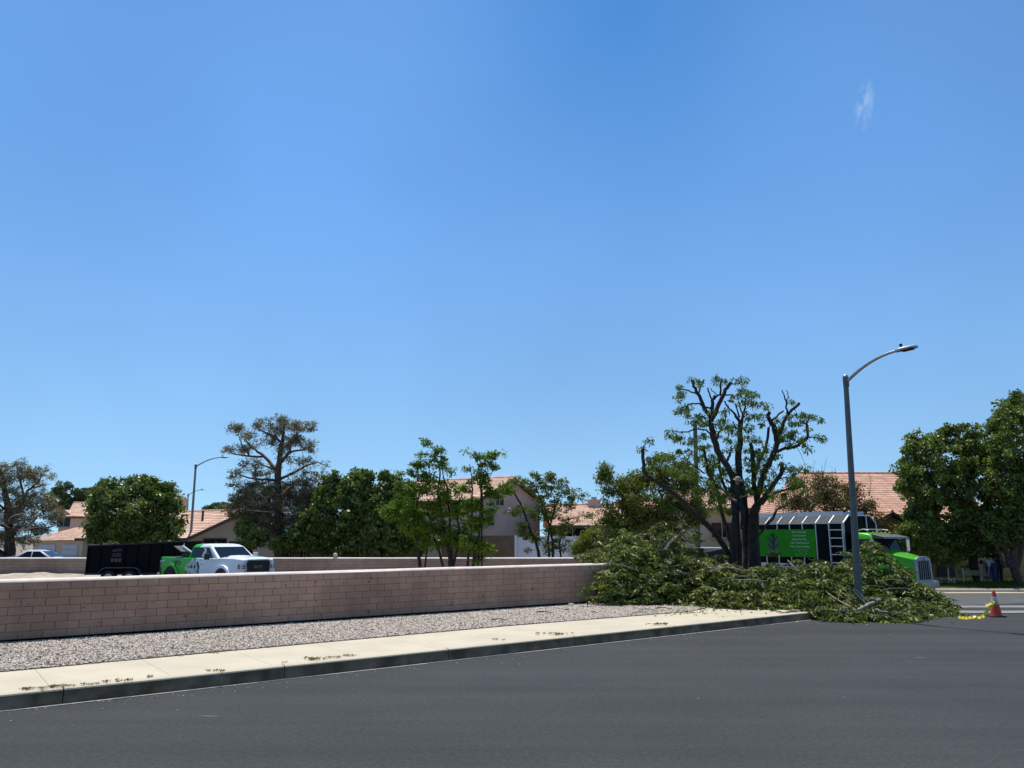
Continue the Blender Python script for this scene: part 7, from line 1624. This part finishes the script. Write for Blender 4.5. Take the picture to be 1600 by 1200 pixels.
# ------------------------------------------------------------------ litter, weeds and marks
def weeds(name, label, spots, m, L=.07, wd=.02, n=26, cat='weeds', rad=.10):
    cs = []; 
    for (u, v, k) in spots:
        for _ in range(k):
            q = G(u+random.gauss(0, 8), v+random.gauss(0, .35), CURB+.01); cs.append((q.x, q.y, CURB+.025))
    C, D, tone = clump_leaves(cs, n, rad, -.6, .6, .22); C[:, 2] = np.maximum(C[:, 2], CURB+.012)
    o = leaves(name, C, D, L, wd, m, None, base_rnd=tone); tag(o, label, cat, kind='stuff'); return o
weeds('curb_weeds', 'low dry weeds growing in the joint between curb and sidewalk', [(45, 1077.5, 5), (60, 1076, 2), (90, 1074, 6), (105, 1072.5, 4), (133, 1070, 3), (172, 1065.5, 3), (190, 1063.5, 3), (246, 1058, 2), (335, 1048.5, 4), (448, 1036, 1), (482, 1032.5, 1), (522, 1028, 4), (550, 1025, 4), (778, 1000, 3)], leafmat('dry_weed', (.17, .13, .06), (.30, .24, .13), .2, .8, spec=.1), .030, .009, 26, rad=.055)
weeds('gravel_weeds', 'thin dry weeds along the back edge of the sidewalk', [(230, 1028, 5), (255, 1025, 5), (330, 1020, 5), (350, 1018, 3), (120, 1038, 4), (85, 1041, 3), (520, 1001, 3)], leafmat('grey_weed', (.16, .13, .07), (.28, .23, .14), .2, .8), .035, .008, 22, rad=.07)
# small plant against the wall near its right end
pq = W(918, 930, 22.7); sp_ = thing('small_plant', 'little dark leafy sapling growing at the foot of the wall near its right end', 'plant', (pq.x, 22.75, CURB+.04))
mb = MB(); mb.tube([(pq.x, 22.75, CURB), (pq.x, 22.74, CURB+.35), (pq.x+.02, 22.72, CURB+.62)], [.010, .008, .004], 5); mb.build('stem', M['bark_dark'], sp_, world=True)
cs = [(pq.x+random.gauss(0, .10), 22.7, CURB+.35+random.random()*.3) for _ in range(9)]; C, D, tone = clump_leaves(cs, 8, .10, .5); leaves('foliage', C, D, .16, .035, LM_DARK, sp_, base_rnd=tone)
# fallen leaves and scraps near the heap
def scatter(name, label, pts, m, L, wd, cat, zoff=.012):
    C = np.array([(p[0], p[1], (CURB+.02 if sd_of(p)[1] > 0 and sd_of(p)[0] < S1 else T(p[0], p[1])+.0)+zoff) for p in pts]); D = RNG.normal(size=C.shape); D[:, 2] *= .15
    o = leaves(name, C, D, L, wd, m, None); tag(o, label, cat, kind='stuff')
pts = [gp(random.uniform(1010, 1500), random.gauss(955, 7), 0) for _ in range(520)]+[gp(random.gauss(1080, 50), random.gauss(957, 3), .2) for _ in range(130)]+[gp(random.gauss(1370, 60), random.gauss(968, 4), 0) for _ in range(150)]
scatter('fallen_leaves', 'loose fallen leaves scattered round the branch heaps', pts, LM_PILE, .09, .035, 'leaves')
pts = [gp(*q_, 0) for q_ in [(490+random.gauss(0, 9), 1051+random.gauss(0, 1)) for _ in range(22)]+[(870+random.gauss(0, 14), 1008+random.gauss(0, .8)) for _ in range(30)]+[(1028+random.gauss(0, 8), 991+random.gauss(0, .7)) for _ in range(30)]]
scatter('gutter_leaves', 'small drifts of dry brown leaves at the foot of the curb', pts, LM_DRY, .08, .04, 'leaves')
# red-brown twigs and bigger stones on the gravel
for (u, v, s_) in ((886, 943, .13), (893, 946, .10), (885, 953, .09), (927, 956, .06), (846, 951, .07)):
    q_ = G(u, v, CURB+.05); mb = MB(); mb.ball((0, 0, s_*.25), (s_, s_*.7, s_*.42), 8, 5)
    ro = mb.build('rock', M['stone'], None); ro.location = q_
    for vv in ro.data.vertices: vv.co *= 1+random.uniform(-.14, .14)
    tag(ro, {886: 'pale flat rock, largest, on the gravel near the right end of the wall', 893: 'rock just beside and below the large pale flat rock', 885: 'dark rock on the gravel toward the sidewalk', 927: 'small rock nearest the leafy heap, on the gravel', 846: 'small rock farthest left of the loose rocks on the gravel'}[u], 'rock')
stk = [(850, 956), (1010, 952), (780, 968), (1036, 950), (1000, 957)]
for i, (u, v) in enumerate(stk):
    a = G(u-12, v, CURB+.07); b = G(u+14, v+1.5, CURB+.06); m_ = a.lerp(b, .5)+Vector((0, 0, .03))
    t = MB(); t.tube([a-a, m_-a, b-a], [.014, .012, .006], 6); o = t.build('fallen_twig', M['bark_pale'] if i in (1, 4) else M['bark_dark'], None); o.location = a
    tag(o, ['dark fallen twig on the gravel left of the rocks', 'pale fallen twig on the gravel close to the leafy heap', 'dark fallen twig farthest left on the gravel', 'dark crooked twig on the gravel nearest the long heap', 'thin straight pale stick on the gravel by the sidewalk edge'][i], 'twig')
# loose grit swept along the foot of the curb and over the road
n_ = 420; gs_ = RNG.random(n_)*(S1+12)-8; gd_ = -np.abs(RNG.normal(size=n_))*0.35-0.05; gd_[370:] = -RNG.random(n_-370)*9
GV = []; GF = []; GR = []
for i in range(n_):
    c = P(gs_[i], gd_[i], 0.004); q_ = random.uniform(.005, .013)*(1.2 if i > 395 else 1); b_ = len(GV); an = random.random()*6.28
    for (x, y, z) in ((0, 0, .8), (1, .2, .2), (-.2, 1, .2), (-1, -.1, .2), (.1, -1, .2)): GV.append((c.x+(x*math.cos(an)-y*math.sin(an))*q_*1.3, c.y+(x*math.sin(an)+y*math.cos(an))*q_, c.z+z*q_))
    GF += [(b_, b_+1, b_+2), (b_, b_+2, b_+3), (b_, b_+3, b_+4), (b_, b_+4, b_+1)]
me = bpy.data.meshes.new('road_grit'); me.from_pydata(GV, [], GF); me.update(); me.materials.append(mat('pale_grit', (.30, .27, .23), .9, var=.4, nscale=2)); go = bpy.data.objects.new('road_grit', me); link(go)
tag(go, 'loose pale grit along the foot of the curb and on the asphalt', 'grit', kind='stuff')
# pavement scuffs: thin worn-in streaks in the road surface
M['scuff'] = mat('worn_scuff', (.062, .063, .062), .9, var=.1, nscale=20)
sc_ = MB()
for (u0, v0, u1, v1, w_) in ((1340, 1057, 1392, 1059.5, .035), (1392, 1059.5, 1440, 1061.5, .03), (1175, 1001.5, 1197, 1002.5, .06), (310, 1118, 345, 1120, .10), (1425, 1028, 1450, 1027, .12), (1105, 1003, 1130, 1001, .04)):
    a = G(u0, v0, .0025); b = G(u1, v1, .0025); d = (b-a).normalized(); s_ = Vector((-d.y, d.x, 0))*w_/2; sc_.add([a, a.lerp(b, .3)-s_, a.lerp(b, .7)-s_*.8, b, a.lerp(b, .7)+s_*.8, a.lerp(b, .3)+s_], [(0, 1, 2, 3, 4, 5)])
tag(sc_.build('road_scuffs', M['scuff']), kind='structure')
